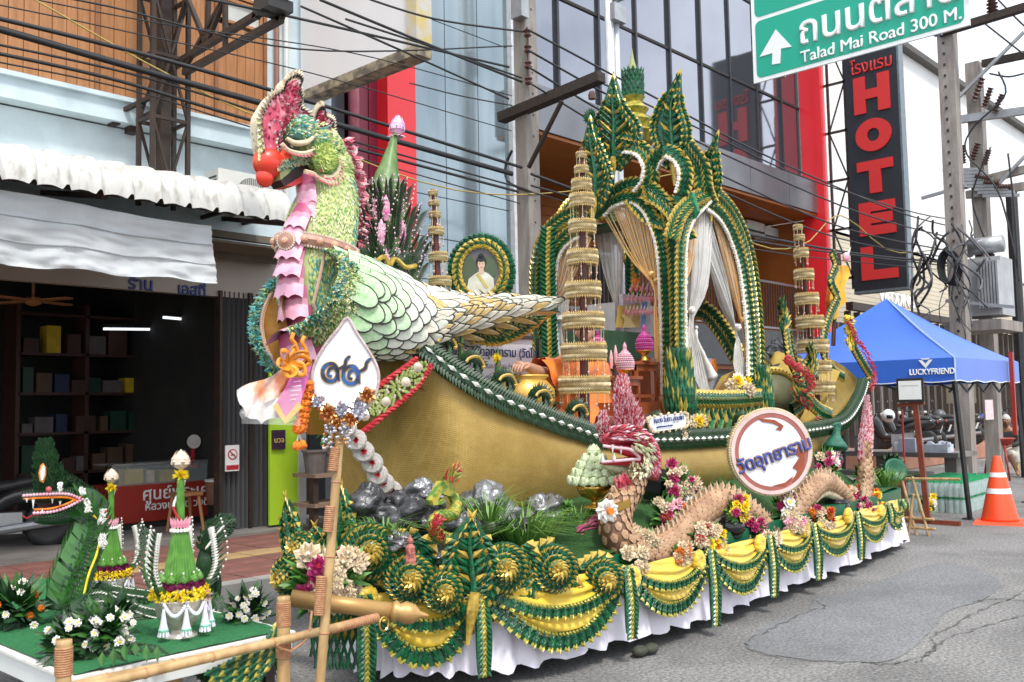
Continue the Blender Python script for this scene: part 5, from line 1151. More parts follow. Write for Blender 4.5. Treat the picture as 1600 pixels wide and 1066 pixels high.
j=sw(448,377,5.30);mb.lathe([(.062,0),(.066,.015),(.055,.025),(.03,.035),(.01,.04)],j,20,0,(-.8,-.6,0));mb.lathe([(.026,.03),(.018,.05),(.001,.055)],j,12,2,(-.8,-.6,0))
for i in range(22):a=i/22*6.283;mb.ball(j+V((-.8,-.6,0))*.02+V((-.6,.8,0))*math.cos(a)*.055+V((0,0,math.sin(a)*.055)),.010,1,5,3)
put('collar',mb,[M('collar_tan',(.42,.22,.16),.5,scale=20),M('pearl_rope',(.66,.56,.46),.4),M('flesh_jewel',(.70,.36,.24),.35)],SB)
mb=MB();bk=smooth([sw(*a)for a in[(530,220),(545,255),(555,300),(557,345),(548,390)]],30)
ribbon(mb,bk,YN,.09,.08,0)
for i in range(420):
 k=random.randrange(29);t=(bk[k+1]-bk[k]).normalized();p=lerp(bk[k],bk[k+1],random.random());s=V((-t.z,0,t.x));s=s if s.x>0 else-s;y=random.uniform(-.08,.08)
 mb.leaf(p+V((0,y,0)),p+V((0,y*1.4,0))+s*random.uniform(.03,.08)-V((0,0,.02)),.03,(s+V((0,-1,0))),random.choice((0,0,1)),.3)
for i in range(6):p=bk[4+i*4];mb.tube(smooth([p,p+V((.07,0,-.02)),p+V((.11,0,.03)),p+V((.08,0,.06))],8),[.03-.0035*q for q in range(8)],6,1)
put('neck_crest',mb,[M('rose_crest',(.55,.07,.13),.6,col2=(.72,.36,.40),scale=16,contrast=(.3,.5)),M('cream_rose',(.75,.56,.52),.6,col2=(.6,.2,.25),scale=18)],SB)
HD_=5.45
mb=MB();skull=[(448,242),(470,232),(500,222),(525,232),(530,262),(512,278),(488,272),(470,258),(452,262)]
mb.ball(sw(500,238),(.16,.15,.15),0,16,10);mb.ball(sw(466,210),(.14,.13,.12),1,16,10);mb.ball(sw(488,225),(.17,.14,.13),0,16,10);mb.tube([sw(510,250),sw(512,290)],[.17,.17],16,0);
HD=put('head',mb,[fth,M('seafoam_down',(.36,.52,.38),.6,col2=(.12,.36,.30),scale=16)],SB,True)
mb=MB()
for(px,py,r,n,ms)in((466,210,.145,520,(2,1,2,1,3)),(500,238,.17,650,(0,0,1,3)),(488,225,.18,380,(1,0,2)),(511,262,.175,620,(0,1,0,3)),(506,280,.16,260,(0,1,3))):
 c=sw(px,py)
 for i in range(n):
  d=V((random.gauss(0,1),random.gauss(-.3,1),random.gauss(0,1))).normalized();p=c+V((d.x*r,d.y*r*.92,d.z*r*.92));tn=V((0,0,1)).cross(d)+V((.4,0,-.3));mb.leaf(p,p+d*.022+tn.normalized()*.028,.024,d,random.choice(ms),.3)
put('head_down',mb,spk,HD,kind='stuff')
mb=MB();e=sw(462,216,SY-.13);mb.tube(smooth([sw(448,216,SY-.13),sw(462,224,SY-.16),sw(480,222,SY-.15),sw(490,214,SY-.14)],14),[.012+.008*math.sin(i/13*3.14)for i in range(14)],6,0);mb.ball(e+V((0,-.0,0)),(.07,.03,.035),1,10,6)
put('eye',mb,[cream,M('deep_green',(.01,.06,.03),.3)],HD,True)
mb=MB();cd_=sw(506,246,SY-.15);mb.ball(cd_,(.10,.05,.11),0,14,8)
for i in range(260):a=random.uniform(0,6.28);f=random.random()**.5;q_=cd_+V((math.cos(a)*f*.10,-.05*math.sqrt(max(0,1-f*f))-.0,math.sin(a)*f*.11));mb.leaf(q_,q_+V((math.cos(a)*.022,-.012,math.sin(a)*.022)),.018,YN,0 if f<.75 else 1,.3)
put('cheek_disc',mb,[M('acid_yellow',(.50,.58,.14),.5,col2=(.36,.48,.12),scale=30),spk[3]],HD)
mb=MB()
for o in([(440,225),(452,236),(475,240),(498,232)],[(498,262),(508,250),(524,245),(530,262),(520,275),(505,276)],[(476,268),(490,272),(500,280),(520,285),(534,270)]):
 q_=smooth([sw(a,b,SY-.16)for a,b in o],20);mb.tube(q_,.016,6,0)
 for p,t in walk(q_,.03):mb.leaf(p,p+V((.02,-.03,-.03)),.02,YN,1)
put('cheek_curl',mb,[cream,M('rose_crest',(0,0,0))],HD)
rdb=M('lacquer_red',(.74,.045,.02),.35,col2=(.76,.22,.04),scale=2.4,coat=.2,contrast=(.28,.42))
mb=MB();mb.ball(sw(420,255),(.115,.10,.105),0,18,12);mb.ball(sw(414,277),(.062,.06,.07),0,14,10);mb.ball(sw(437,252),(.10,.085,.085),0,14,10);put('red_wattle',mb,rdb,HD,True)
mb=MB();mb.prism([p+V((0,-.07,0))for p in[sw(*a)for a in[(436,258),(452,243),(475,244),(492,258),(478,268),(468,258),(455,260),(442,274),(430,284),(428,268)]]],(0,1,0),.14)
for i in range(260):
 a,b=random.choice([(lerp(436,490,u),lerp(262,250,u))for u in(random.random(),)]);p=sw(a,b+random.uniform(-7,5),SY-.075);mb.leaf(p,p+V((-.03,-.02,random.uniform(-.02,.02))),.02,YN,random.choice((1,2,1)),.3)
put('upper_beak',mb,[M('yellow_green_beak',(.42,.42,.18),.5,col2=(.2,.3,.1),scale=18),spk[1],spk[2]],HD)
mb=MB();mb.prism([p+V((0,-.065,0))for p in[sw(*a)for a in[(430,285),(444,270),(460,256),(474,258),(482,268),(468,276),(450,286),(436,294)]]],(0,1,0),.13);put('mouth',mb,M('dark_mouth',(.03,.01,.012),.5),HD)
mb=MB();mb.prism([p+V((0,-.07,0))for p in[sw(*a)for a in[(438,293),(452,284),(470,274),(484,270),(482,280),(466,286),(450,294)]]],(0,1,0),.14);put('lower_beak',mb,[M('beak_red',(.62,.04,.04),.4)],HD)
rose=M('rose_crest',(0,0,0));dkr=M('deep_rose',(.45,.05,.10),.6,col2=(.30,.03,.06),scale=30);blk_cream=M('cream_frill',(.70,.60,.44),.65,col2=(.40,.30,.20),scale=26,contrast=(.36,.44))
def plume(o,y,th,in_scale,name='crest_plume',nfr=230):
 mb=MB();c=smooth([sw(a,b,y)for a,b in o],60,True);m_=sum(c,V((0,0,0)))/len(c)
 mb.prism([p for p in c],(0,1,0),th,1);inner=[m_+(p-m_)*in_scale for p in c];mb.prism([p+V((0,-.012,0))for p in inner],(0,1,0),th,0)
 for i,p in enumerate(c):
  d=(p-m_).normalized();mb.leaf(p-d*.02+V((0,-.01,0)),p+d*.03+V((0,-.02,.015)),.04,YN,1,.3);mb.leaf(p-d*.03+V((0,-.015,0)),p+d*.004+V((0,-.04,0)),.022,YN,2,.3)
 from mathutils.geometry import intersect_point_tri_2d
 k=0
 while k<nfr:
  i=random.randrange(60);f=random.random()**.6*in_scale;p=m_+(lerp(c[i],c[(i+1)%60],random.random())-m_)*f;mb.leaf(p+V((0,-.01,0)),p+V((random.uniform(-.02,.02),-.035,random.uniform(-.01,.035))),.024,YN,random.choice((0,0,4,4,3)),.3);k+=1
 return put(name,mb,[rose,blk_cream,M('black_edge',(.03,.025,.02),.6),M('pale_pink_frill',(0,0,0)),dkr],HD)
plume([(412,245),(405,215),(404,185),(412,168),(424,150),(440,140),(446,126),(462,117),(470,124),(466,138),(470,152),(468,168),(480,178),(490,195),(478,205),(460,198),(442,205),(432,222),(434,238)],SY-.04,.10,.86)
plume([(488,228),(490,205),(488,190),(494,172),(503,168),(506,182),(518,190),(520,208),(530,222),(528,232),(512,226),(500,232)],SY-.05,.10,.86,nfr=200)
mb=MB()
for i in range(120):f=random.random();p=sw(lerp(404,407,f)+random.uniform(-1,5),lerp(185,245,f),SY-.04);mb.leaf(p,p+V((-.02,-.012,-.04)),.014,YN,random.choice((0,1)),.3)
put('front_fringe',mb,[spk[0],spk[1]],HD)
bt=[(505,392),(560,405),(615,428),(680,452),(745,462),(800,462),(862,472)]
bb_=[(455,510),(520,535),(580,543),(640,540),(715,515),(790,495),(864,480)]
WY=5.25
cw=[(P(*a,'Y',WY)+P(*b,'Y',WY))/2 for a,b in zip(bt,bb_)];hw_=[(P(*a,'Y',WY)-P(*b,'Y',WY)).length/2 for a,b in zip(bt,bb_)]
cwS=smooth(cw,60);hS=[max(.03,interp([(i/6,r)for i,r in enumerate(hw_)],k/59))for k in range(60)]
upS=[(P(*a,'Y',WY)-P(*b,'Y',WY)).normalized()for a,b in zip(bt,bb_)];upS=[v.normalized()for v in smooth(upS,60)]
def wsurf(u,a):
 "point and normal on the near wing surface; a from -1 (bottom) to 1 (top)"
 k=min(58,int(u*59));f=u*59-k;c=lerp(cwS[k],cwS[k+1],f);h=lerp(hS[k],hS[k+1],f);up=lerp(upS[k],upS[k+1],f);th=.30*(1-u)+.05
 q=a*math.pi/2;return c+up*math.sin(q)*h+V((0,-math.cos(q)*th*min(1,h*3+.2),0))+V((0,.05,0)),(up*math.sin(q)*.5+V((0,-math.cos(q)-.2,0))).normalized()
mb=MB();mb.grid([[wsurf(i/40,a/8)[0]for a in range(-8,9)]for i in range(41)]);mb.grid([[V((p.x,2*BC-p.y,p.z))for p in[wsurf(i/40,a/8)[0]for a in range(-8,9)]][::-1]for i in range(10,41)])
mb.grid([[wsurf(i/40,1)[0],V((wsurf(i/40,1)[0].x,2*BC-wsurf(i/40,1)[0].y,wsurf(i/40,1)[0].z))]for i in range(10,34)])
put('wing',mb,M('wing_base',(.45,.55,.35),.7),SB,True)
mb=MB()
for i in range(4200):
 u=random.random()*.27;a=random.uniform(-1,.95);px_=u+(a*.035)
 if u>.13-.07*a:continue
 p,n=wsurf(max(0,u),a);d=V((-.2,0,.5));teal=random.random()<(.38 if u<.05 or(u<.10 and a>.3)else .05);L_=.036
 mb.leaf(p,p+n*L_*.7+V((random.uniform(-.025,.025),0,random.uniform(-.03,.015))),.028,V((random.uniform(-1,1),-.6,random.uniform(-1,1))),2 if teal else random.choice((0,1,1,0,3)),.3)
put('breast_down',mb,spk,SB,kind='stuff')
fo=M('feather_edge',(.05,.045,.04),.6);fw=[M('feather_green',(.36,.66,.30),.6,col2=(.62,.76,.52),scale=7),M('feather_pale_green',(.70,.80,.62),.6,col2=(.52,.74,.44),scale=7),M('feather_white',(.80,.80,.72),.6,col2=(.68,.74,.60),scale=7),M('feather_gold',(.72,.62,.38),.6,col2=(.70,.46,.14),scale=8,contrast=(.45,.6)),M('feather_cream',(.80,.78,.70),.6,col2=(.74,.66,.48),scale=8)]
def feather_mesh(key,mt,pt):
 mb=MB();n=9;out=[];inn=[]
 for i in range(n):
  a=-math.pi/2+math.pi*i/(n-1);r_=1.0;x=.45+.55*math.cos(a)*(1.0 if not pt else 1.25-.25*abs(math.sin(a)));y=.5*math.sin(a)*(1 if not pt else .8)
  out.append(V((x,y,.09-.10*abs(y))));inn.append(V((x*.93-.0,y*.86,.11-.10*abs(y))))
 c=[V((-.3,-.42,-.05)),V((-.3,.42,-.05))]
 mb.add([c[0]]+out+[c[1]],[tuple(range(n+2))],1);mb.add([c[0]*.96+V((0,0,.02))]+inn+[c[1]*.96+V((0,0,.02))],[tuple(range(n+2))],0)
 mb.add([V((-.3,-.012,.03)),V((.85,-.006,.135)),V((.85,.006,.135)),V((-.3,.012,.03))],[(0,1,2,3)],1 if pt else 0)
 return mb.mesh('feather_'+key,[mt,fo])
fms=[feather_mesh(str(i),m_,i>2)for i,m_ in enumerate(fw)]
NU=26;cntf=0
for i in range(NU):
 u=.10+.86*i/(NU-1)
 k=min(59,int(u*59));h=hS[k];L_=.15 if u<.42 else .2;wd=.12 if u<.42 else .075
 nrow=max(2,int(math.pi*h*.75/(wd*.86)))
 for j in range(nrow+1):
  a=1-2*(j+.5*(i%2))/nrow
  if a<-1:continue
  uu=u+(-.07*a if u<.45 else 0)
  if uu<.095-.05*a:continue
  p,n=wsurf(min(.985,uu),a*.97);p2,_=wsurf(min(.999,uu+.02),a*.97);t=(p2-p).normalized()
  if uu>.45:t=(t+V((0,0,.28 if a<0 else .12))).normalized()
  else:t=(t+V((0,0,-.2))).normalized()
  z=0 if uu<.19+.03*a else(1 if uu<.30 else(2 if uu<.42 else random.choice((3,4,4,3)if(int(uu*9)%2)else(4,4,2,3))))
  inst('feather',fms[z],SB,p+n*.012,rotm(t,n),(L_*random.uniform(.95,1.1)*1.25,wd*1.3,.16));cntf+=1
print('feathers',cntf)
sy_=[(5.75,0),(5.6,.3),(5.3,.6)]
oe=smooth([P(*a)for a in[(440,445,'Y',5.75),(424,462,'Y',5.75),(412,490,'Y',5.7),(411,520,'Y',5.65),(420,550,'Y',5.6),(440,580,'Y',5.55),(462,600,'Y',5.5)]],30)
ie=smooth([P(*a)for a in[(452,440,'Y',5.45),(440,470,'Y',5.4),(445,500,'Y',5.35),(458,530,'Y',5.3),(478,560,'Y',5.3),(500,590,'Y',5.3),(520,610,'Y',5.3)]],30)
mb=MB();mb.grid([[a,lerp(a,b,.35)+V((.06,.02,0)),lerp(a,b,.7)+V((.06,0,0)),b]for a,b in zip(oe,ie)]);put('shell',mb,M('amber_gold',(.42,.20,.03),.3,.5,col2=(.28,.12,.02),scale=3),SB,True)
mb=MB()
for p,t in walk(oe,.018):mb.ball(p,.014,0,5,3);mb.ball(p+V((-.02,-.012,0)),.013,0,5,3)
for i in range(380):k=random.randrange(30);p=oe[k];mb.leaf(p+V((-.03,random.uniform(-.03,.05),random.uniform(-.03,.03))),p+V((-.08,random.uniform(-.05,.08),random.uniform(-.03,.05))),.026,YN,random.choice((1,1,2)),.3)
put('beaded_edge',mb,[pg,spk[2],M('moss_spike',(.22,.30,.12),.5)],SB,kind='stuff')
mb=MB();rows=[]
for i in range(12):
 v=i/11;z=lerp(2.25,1.5,v);x=3.86+.15*v*v;rows.append([V((x+.28*abs(a)**1.7,BC-.45*a*(1-.25*v),z))for a in(1,.6,.2,-.2,-.6,-1)])
mb.grid(rows);put('stem_shield',mb,M('amber_gold',(0,0,0)),SB,True)
palmw=M('dried_palm_ring',(.74,.64,.42),.65,col2=(.50,.39,.20),scale=25,bump=.5,bscale=50)
mar=M('maroon_pole',(.10,.025,.02),.5)
def tier_tower(axis_top,axis_bot,tiers,y,label,base_ext=.3):
 "tiers: (pixel y of ring centre, half width px, height px)"
 c0=P(*axis_top,'Y',y);c1=P(*axis_bot,'Y',y);t_=thing('tiered_umbrella',label,'tiered umbrella',c1,'tiered palm leaf umbrellas')
 mb=MB();mb.tube([c1-V((0,0,base_ext)),c0],[.045,.02],8);put('pole',mb,mar,t_)
 for(py,hw,hh)in tiers:
  f=(py-axis_top[1])/(axis_bot[1]-axis_top[1]);px=lerp(axis_top[0],axis_bot[0],f);c=P(px,py,'Y',y);d=(c-V((0,0,HE))).length*.93;k_=d/1500;r=hw*k_;h=hh*k_*.40
  mb=MB();n=max(10,int(2*math.pi*r/.02))
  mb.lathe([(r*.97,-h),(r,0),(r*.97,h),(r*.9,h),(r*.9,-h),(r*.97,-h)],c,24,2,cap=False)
  for q in range(n):
   for lv in range(3):
    a=2*math.pi*(q+.5*(lv%2))/n;d_=V((math.cos(a),math.sin(a),0));tn=V((-d_.y,d_.x,0));z=lerp(-h*.75,h*.75,lv/2);mb.leaf(c+d_*r-tn*.022*(1 if lv%2 else-1)+V((0,0,z-h*.35)),c+d_*(r*1.05)+tn*.022*(1 if lv%2 else-1)+V((0,0,z+h*.4)),.017,d_,0,.8)
   a=2*math.pi*q/n;d_=V((math.cos(a),math.sin(a),0));mb.leaf(c+d_*r+V((0,0,h*.9)),c+d_*r*1.02+V((0,0,h*1.6)),.022,d_,1,.3);mb.leaf(c+d_*r-V((0,0,h*.9)),c+d_*r*1.02-V((0,0,h*1.5)),.022,d_,1,.3)
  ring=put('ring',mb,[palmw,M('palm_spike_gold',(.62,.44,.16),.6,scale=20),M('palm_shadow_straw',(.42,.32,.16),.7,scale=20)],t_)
  mb=MB();n2=max(6,int(2*math.pi*r/.085));dl=.125*min(1,hw/26+.25)
  for q in range(n2):
   a=2*math.pi*(q+.3)/n2;d_=V((math.cos(a),math.sin(a),0));l_=dl*random.uniform(.6,1.1);p=c+d_*r*.97-V((0,0,h))
   mb.tube([p,p-V((0,0,l_))],.0026,4,0);e=p-V((0,0,l_));mb.add([e,e+V((.013,-.0,-.012)),e-V((0,0,.035)),e+V((-.013,0,-.012)),e+V((0,-.01,-.014)),e+V((0,.01,-.014))],[(0,1,4),(1,2,4),(2,3,4),(3,0,4),(0,5,1),(1,5,2),(2,5,3),(3,5,0)],1)
   if q%2:mb.ball(p-V((0,0,l_*.5)),.007,1,5,3)
  put('fringe',mb,[palmw,M('dried_petal',(.62,.42,.32),.6,scale=20)],ring,kind='stuff')
 return t_
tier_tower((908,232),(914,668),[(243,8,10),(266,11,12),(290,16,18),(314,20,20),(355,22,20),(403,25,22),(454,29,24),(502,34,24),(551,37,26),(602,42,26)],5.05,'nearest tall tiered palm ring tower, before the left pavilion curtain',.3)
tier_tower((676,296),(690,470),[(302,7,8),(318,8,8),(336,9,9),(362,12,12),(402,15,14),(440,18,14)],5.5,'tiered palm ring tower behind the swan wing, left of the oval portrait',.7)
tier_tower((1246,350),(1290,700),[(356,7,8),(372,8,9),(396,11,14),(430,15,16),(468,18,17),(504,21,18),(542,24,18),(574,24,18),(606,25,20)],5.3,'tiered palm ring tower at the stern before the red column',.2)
BS=thing('banana_leaf_cone','tall banana leaf cone with fan leaves, pink blossoms and lotus tip','leaf offering',P(605,440,'Y',5.75))
by=5.75
mb=MB();ax=[P(a,b,'Y',by)for a,b in((610,440),(608,400),(605,350),(603,300),(604,285),(610,245),(618,205))]
mb.tube(smooth(ax,30),[interp([(0,.22),(.3,.18),(.55,.13),(.72,.10),(.74,.085),(.9,.035),(1,.015)],i/29)for i in range(30)],16,0);put('cone',mb,M('banana_leaf_pale',(.16,.25,.08),.45,col2=(.08,.16,.04),scale=8,stretch=(3,3,.5)),BS,True)
mb=MB();c=P(623,212,'Y',by);bud(mb,P(620,212,'Y',by),.06,.17,0,(.1,0,1),7,0)
for i in range(10):q=i*.63;mb.leaf(P(620,212,'Y',by),P(620,212,'Y',by)+V((math.cos(q)*.08,math.sin(q)*.08,-.01)),.035,(0,0,1),1)
put('lotus_tip',mb,[M('pink_lotus',(.72,.50,.66),.5,col2=(.60,.18,.42),scale=14),M('pink_sepal',(.75,.5,.6),.5)],BS)
palmf=M('spiky_palm',(.020,.055,.018),.5,col2=(.010,.03,.012),scale=25)
for ti,(py,wpx,n)in enumerate(((395,54,7),(350,44,6),(312,26,5),(430,48,6))):
 for j in range(n):
  a=math.pi*(.08+.84*j/(n-1));px=606-math.cos(a)*wpx*.62;base=P(px,py+28,'Y',by-.28*math.sin(a));tip=P(606-math.cos(a)*wpx*1.12,py-14*math.sin(a)-8,'Y',by-.34*math.sin(a)-.05);mb=MB();t=(tip-base).normalized();s=t.cross(YN).normalized();L_=(tip-base).length
  mb.tube([base,tip],[.012,.003],5,0)
  for k in range(13):
   f=k/12;p=lerp(base,tip,f)
   for sg in(-1,1):mb.leaf(p,p+t*.09+s*sg*.085*(1-.5*f)+YN*.02,.016,YN,0,.3)
   if k%2:mb.ball(p+t*.09+s*.085*(1-.5*f)+YN*.02,.008,1,4,3)
   if k%2==0:mb.ball(p+t*.09-s*.085*(1-.5*f)+YN*.02,.008,1,4,3)
  put('fan_leaf',mb,[palmf,M('pale_pink_bud',(.78,.55,.60),.5)],BS)
  if j%2==0 or ti==0:
   c=P(px+(3 if j>n/2 else-3),py+14,'Y',by-.34*math.sin(a)-.05);mb=MB();mb.tube([c-V((0,0,.09)),c-V((0,0,.03)),c+V((0,0,.04)),c+V((0,0,.1))],[.015,.03,.026,.006],8,0)
   for q in range(40):z=random.uniform(-.08,.07);th=random.uniform(0,6.28);mb.ball(c+V((math.cos(th)*.026,math.sin(th)*.026,z)),.008,1,4,3)
   put('petal_cluster',mb,[M('hot_pink',(.62,.10,.30),.5,col2=(.8,.5,.6),scale=20),M('pale_pink_bud',(0,0,0))],BS)
mb=MB();c=P(603,292,'Y',by)
for q in range(20):a=q/20*6.283;mb.leaf(c+V((math.cos(a)*.10,math.sin(a)*.10,0)),c+V((math.cos(a)*.14,math.sin(a)*.14,.05)),.03,(math.cos(a),math.sin(a),0),0)
for q in range(9):a=q/9*6.283;mb.ball(c+V((math.cos(a)*.13,math.sin(a)*.13,-.06)),.022,1,6,4,.2)
put('petal_collar',mb,[white,pinkp],BS)
for px,py,s in((628,412,1),(578,405,-1)):
 mb=MB();p=P(px,py,'Y',5.35);pts_=smooth([p+V((-.16*s,0,-.04)),p+V((-.10*s,0,.05)),p,p+V((.1*s,0,.02))],16);ribbon(mb,pts_,YN,.08,.02,0);braid(mb,pts_,YN,[(-.04,.1,0),(.04,.1,0)],.02);mb.tube([q+V((0,-.04,-.03))for q in pts_[2:]],.018,6,1);put('leaf_scroll',mb,[leafd,gold],BS)
OP=thing('oval_portrait','oval portrait of a woman in white inside a braided green leaf frame','picture',P(750,470,'Y',5.55))
oc=P(751,424,'Y',5.6);on_=V((-.75,-.66,0)).normalized();oa=V((on_.y,-on_.x,0));oa=oa if oa.dot(RT)>0 else-oa;oz=V((0,0,1));k_=(oc-V((0,0,HE))).length/1500
def ov(r,s,a,out=0):return oc+oa*math.cos(a)*r*k_+oz*math.sin(a)*s*k_+on_*out
mb=MB();mb.prism([ov(32,38,2*math.pi*i/40,.0)for i in range(40)],-on_,.02,0)
def ovp(cx,cy,rx,ry,k,out,n=20):mb.prism([oc+oa*(cx+math.cos(2*math.pi*i/n)*rx)*k_+oz*(cy+math.sin(2*math.pi*i/n)*ry)*k_+on_*out for i in range(n)],-on_,.003,k)
ovp(14,4,12,20,5,.003);ovp(-17,-2,11,26,5,.0035)
def poly(pts,k,out):mb.prism([oc+oa*a*k_+oz*b*k_+on_*out for a,b in pts],-on_,.003,k)
ovp(1,14,8.5,10,1,.005);ovp(1,23,5,5,1,.005)
poly([(-22,-30),(-19,-12),(-9,-4),(-3,-1),(6,-1),(12,-4),(20,-12),(21,-30),(10,-37),(-10,-37)],2,.006)
poly([(-3,-3),(-2.5,6),(4.5,6),(5,-3),(1,-6)],3,.008);ovp(1.2,10.5,5.6,7.6,3,.009)
poly([(-7,-5),(8,-28),(12,-26),(-3,-3)],4,.0095);ovp(1.2,17,5.2,2.6,1,.011);ovp(1.5,6.4,1.7,.6,6,.012,10)
for x in(-1.2,3.7):ovp(x,11.4,1,.5,1,.012,8)
put('picture',mb,[M('portrait_backdrop',(.06,.07,.11),.4,col2=(.12,.10,.08),scale=8),M('hair_black',(.012,.01,.01),.4),M('portrait_white',(.62,.62,.60),.5,col2=(.5,.46,.36),scale=12),M('portrait_skin',(.68,.44,.33),.5),M('portrait_sash',(.55,.42,.10),.5),M('portrait_green',(.07,.10,.05),.5),M('lip_red',(.45,.06,.06),.5)],OP)
loop=[ov(37,44,2*math.pi*i/50,.02)for i in range(51)];mb=MB();mb.tube([ov(32.5,38.5,2*math.pi*i/50,.01)for i in range(51)],.008,6,2,cap=False);ribbon(mb,loop,on_,13*k_,.08,0)
braid(mb,loop,on_,[(-4*k_,6*k_,1),(4*k_,6*k_,1),(0,6*k_,0)],.045);loop2=[ov(45,53,2*math.pi*i/50,-.04)for i in range(51)];ribbon(mb,loop2,on_,12*k_,.08,0);braid(mb,loop2,on_,[(-3*k_,8*k_,0),(3*k_,8*k_,0),(6*k_,5*k_,0)],.04)
put('leaf_frame',mb,[green,gold,pinkp],OP)
mb=MB();mb.bar(oc-oz*.25+V((.05,.05,0)),oc-oz*.5+V((.05,.05,0)),.05);put('support_post',mb,wood,OP)
SF=thing('scroll_ornament','green and gold curled leaf ornament behind the swan wing tip','ornament',P(790,540,'Y',5.6))
for pts_,w_ in(([(720,500),(760,525),(810,515),(858,478)],.13),([(730,515),(750,490),(790,485),(850,476)],.09),([(745,530),(735,505),(750,490),(768,500)],.1),([(780,530),(810,500),(835,490)],.09)):band('leaf_band',SF,PY(5.45,*pts_),YN,w_)
mb=MB()
for i in range(60):a=i*.9;p=P(772,508,'Y',5.4);mb.leaf(p,p+V((math.cos(a)*.09,-.05,math.sin(a)*.09)),.03,YN,i%2)
put('boss',mb,[gold,green],SF)
mb=MB();mb.bar(P(842,530,'Y',5.7),P(842,640,'Y',5.7),.04);put('post',mb,leafd,SF)
HB=thing('history_board','white board with blue Thai text behind the monk and gold bowl','sign',P(760,640,'Y',5.9))
a,b,c,d=P(683,527,'Y',5.72),P(831,530,'Y',5.72),P(831,640,'Y',5.72),P(683,640,'Y',5.72)
mb=MB();mb.prism([a,b,c,d],(0,1,0),.03,0);put('panel',mb,M('white_banner',(.74,.74,.80),.5,col2=(.72,.72,.78)),HB)
mb=MB();mb.bar(a+V((0,-.01,.01)),b+V((0,-.01,.01)),.03);put('top_edge',mb,M('dark_edge',(.03,.02,.02),.5),HB)
b2=M('banner_blue',(.03,.04,.16),.5)
text('ประวัติวัดอุทยาราม (วัดโค)','heading',HB,P(706,554,'Y',5.705),(1,0,0),YN,.106,b2,bold=.003,sx=1.0,ext=.001)
for i,s in enumerate(('ตั้งอยู่เลขที่ ๖ ตำบลกระโสบ อำเภอเมือง','เดิมชื่อวัดโค สร้างขึ้นเมื่อราวปี พ.ศ. ๒๓๐๐','มีเจ้าอาวาสปกครองสืบต่อกันมาจนถึง','ปัจจุบัน เป็นวัดราษฎร์','สังกัดคณะสงฆ์มหานิกาย')):
 text(s,'text_line',HB,P(697+(14 if i==0 else 0),574+i*18,'Y',5.705),(1,0,0),YN,.058,b2,sx=1.0,ext=.001)
mb=MB();mb.bar(a+V((.1,.06,0)),V((a.x+.1,a.y+.06,1.2)),.04);mb.bar(b+V((-.1,.06,0)),V((b.x-.1,b.y+.06,1.2)),.04);put('stand',mb,wood,HB)
PV=thing('leaf_pavilion','tall open pavilion of braided green and gold leaves with flame finials','pavilion',(8.6,5.7,1.35))
XF,YS=7.9,5.0
fp=lambda*p:PX(XF,*p)
spn=lambda*p:PY(YS,*p)
NX,NY=V((-1,-.25,0)).normalized(),V((-.25,-1,0)).normalized()
ND=V((-.7,-.7,0)).normalized()
band('arch_band',PV,fp((862,602),(848,570),(842,520),(838,450),(842,400),(858,360),(885,338),(915,330)),NX,.16,frill=0)
band('arch_band',PV,fp((878,600),(864,560),(858,510),(856,450),(860,410),(872,382),(895,362),(915,356)),NX,.15,frill=1)
band('arch_band',PV,fp((905,345),(935,335),(950,310),(975,290),(1005,288),(1034,310),(1047,350),(1053,400),(1056,470),(1057,540),(1058,640)),NX,.11)
band('arch_band',PV,fp((940,330),(955,316),(982,308),(1005,318),(1022,345),(1034,385),(1039,440),(1042,520),(1044,620)),NX,.10,frill=1)
band('arch_band',PV,spn((1066,640),(1065,560),(1064,480),(1064,420),(1067,370),(1080,335),(1098,316),(1112,300)),NY,.10,frill=1)
band('arch_band',PV,spn((1105,292),(1130,312),(1152,342),(1170,390),(1180,450),(1186,520),(1188,600),(1190,650)),NY,.15)
band('arch_band',PV,spn((1108,318),(1128,335),(1145,365),(1160,410),(1168,460),(1174,520),(1176,590)),NY,.12,frill=1)
band('scroll_band',PV,fp((1010,300),(1040,318),(1062,345),(1075,372)),ND,.15)
band('scroll_band',PV,spn((1050,370),(1062,335),(1085,312),(1108,300)),ND,.13)
band('scroll_band',PV,fp((955,262),(960,238),(980,226),(1005,235),(1018,260),(1014,290),(998,310)),ND,.15,frill=1)
band('scroll_band',PV,fp((935,290),(925,250),(935,220),(960,205),(990,210)),ND,.13)
band('scroll_band',PV,fp((1020,315),(1012,280),(1022,250),(1040,236),(1060,245),(1072,270),(1066,305)),ND,.12,frill=1)
band('scroll_band',PV,spn((1075,230),(1095,260),(1100,295),(1110,320)),ND,.17)
band('scroll_band',PV,fp((985,312),(1010,340),(1040,350)),ND,.10)
mb=MB();mb.prism([P(a,b,'X',XF+.05)for a,b in((1005,318),(1080,300),(1090,330),(1065,372),(1045,372),(1020,335))],(1,0,0),.05,0);put('spandrel',mb,M('crepe_green',(.015,.24,.10),.4,col2=(.005,.12,.05),scale=25,bump=.6),PV)
for(x,y)in((XF,6.8),(9.45,6.8)):
 mb=MB();pts_=[V((x,y,1.4)),V((x,y,2.2)),V((x,y,3.2)),V((x+.03,y,3.6))];q=smooth(pts_,40);mb.tube(q,.09,8,0);braid(mb,[p+V((-.08,-.06,0))for p in q],ND,[(-.05,.09,0),(.05,.09,0),(0,.05,1)],.05);put('back_post',mb,[green,gold],PV)
band('back_arch',PV,[V((XF,6.8,3.4)),V((8.3,6.8,3.9)),V((8.7,6.8,4.0)),V((9.1,6.8,3.9)),V((9.45,6.8,3.4))],YN,.2)
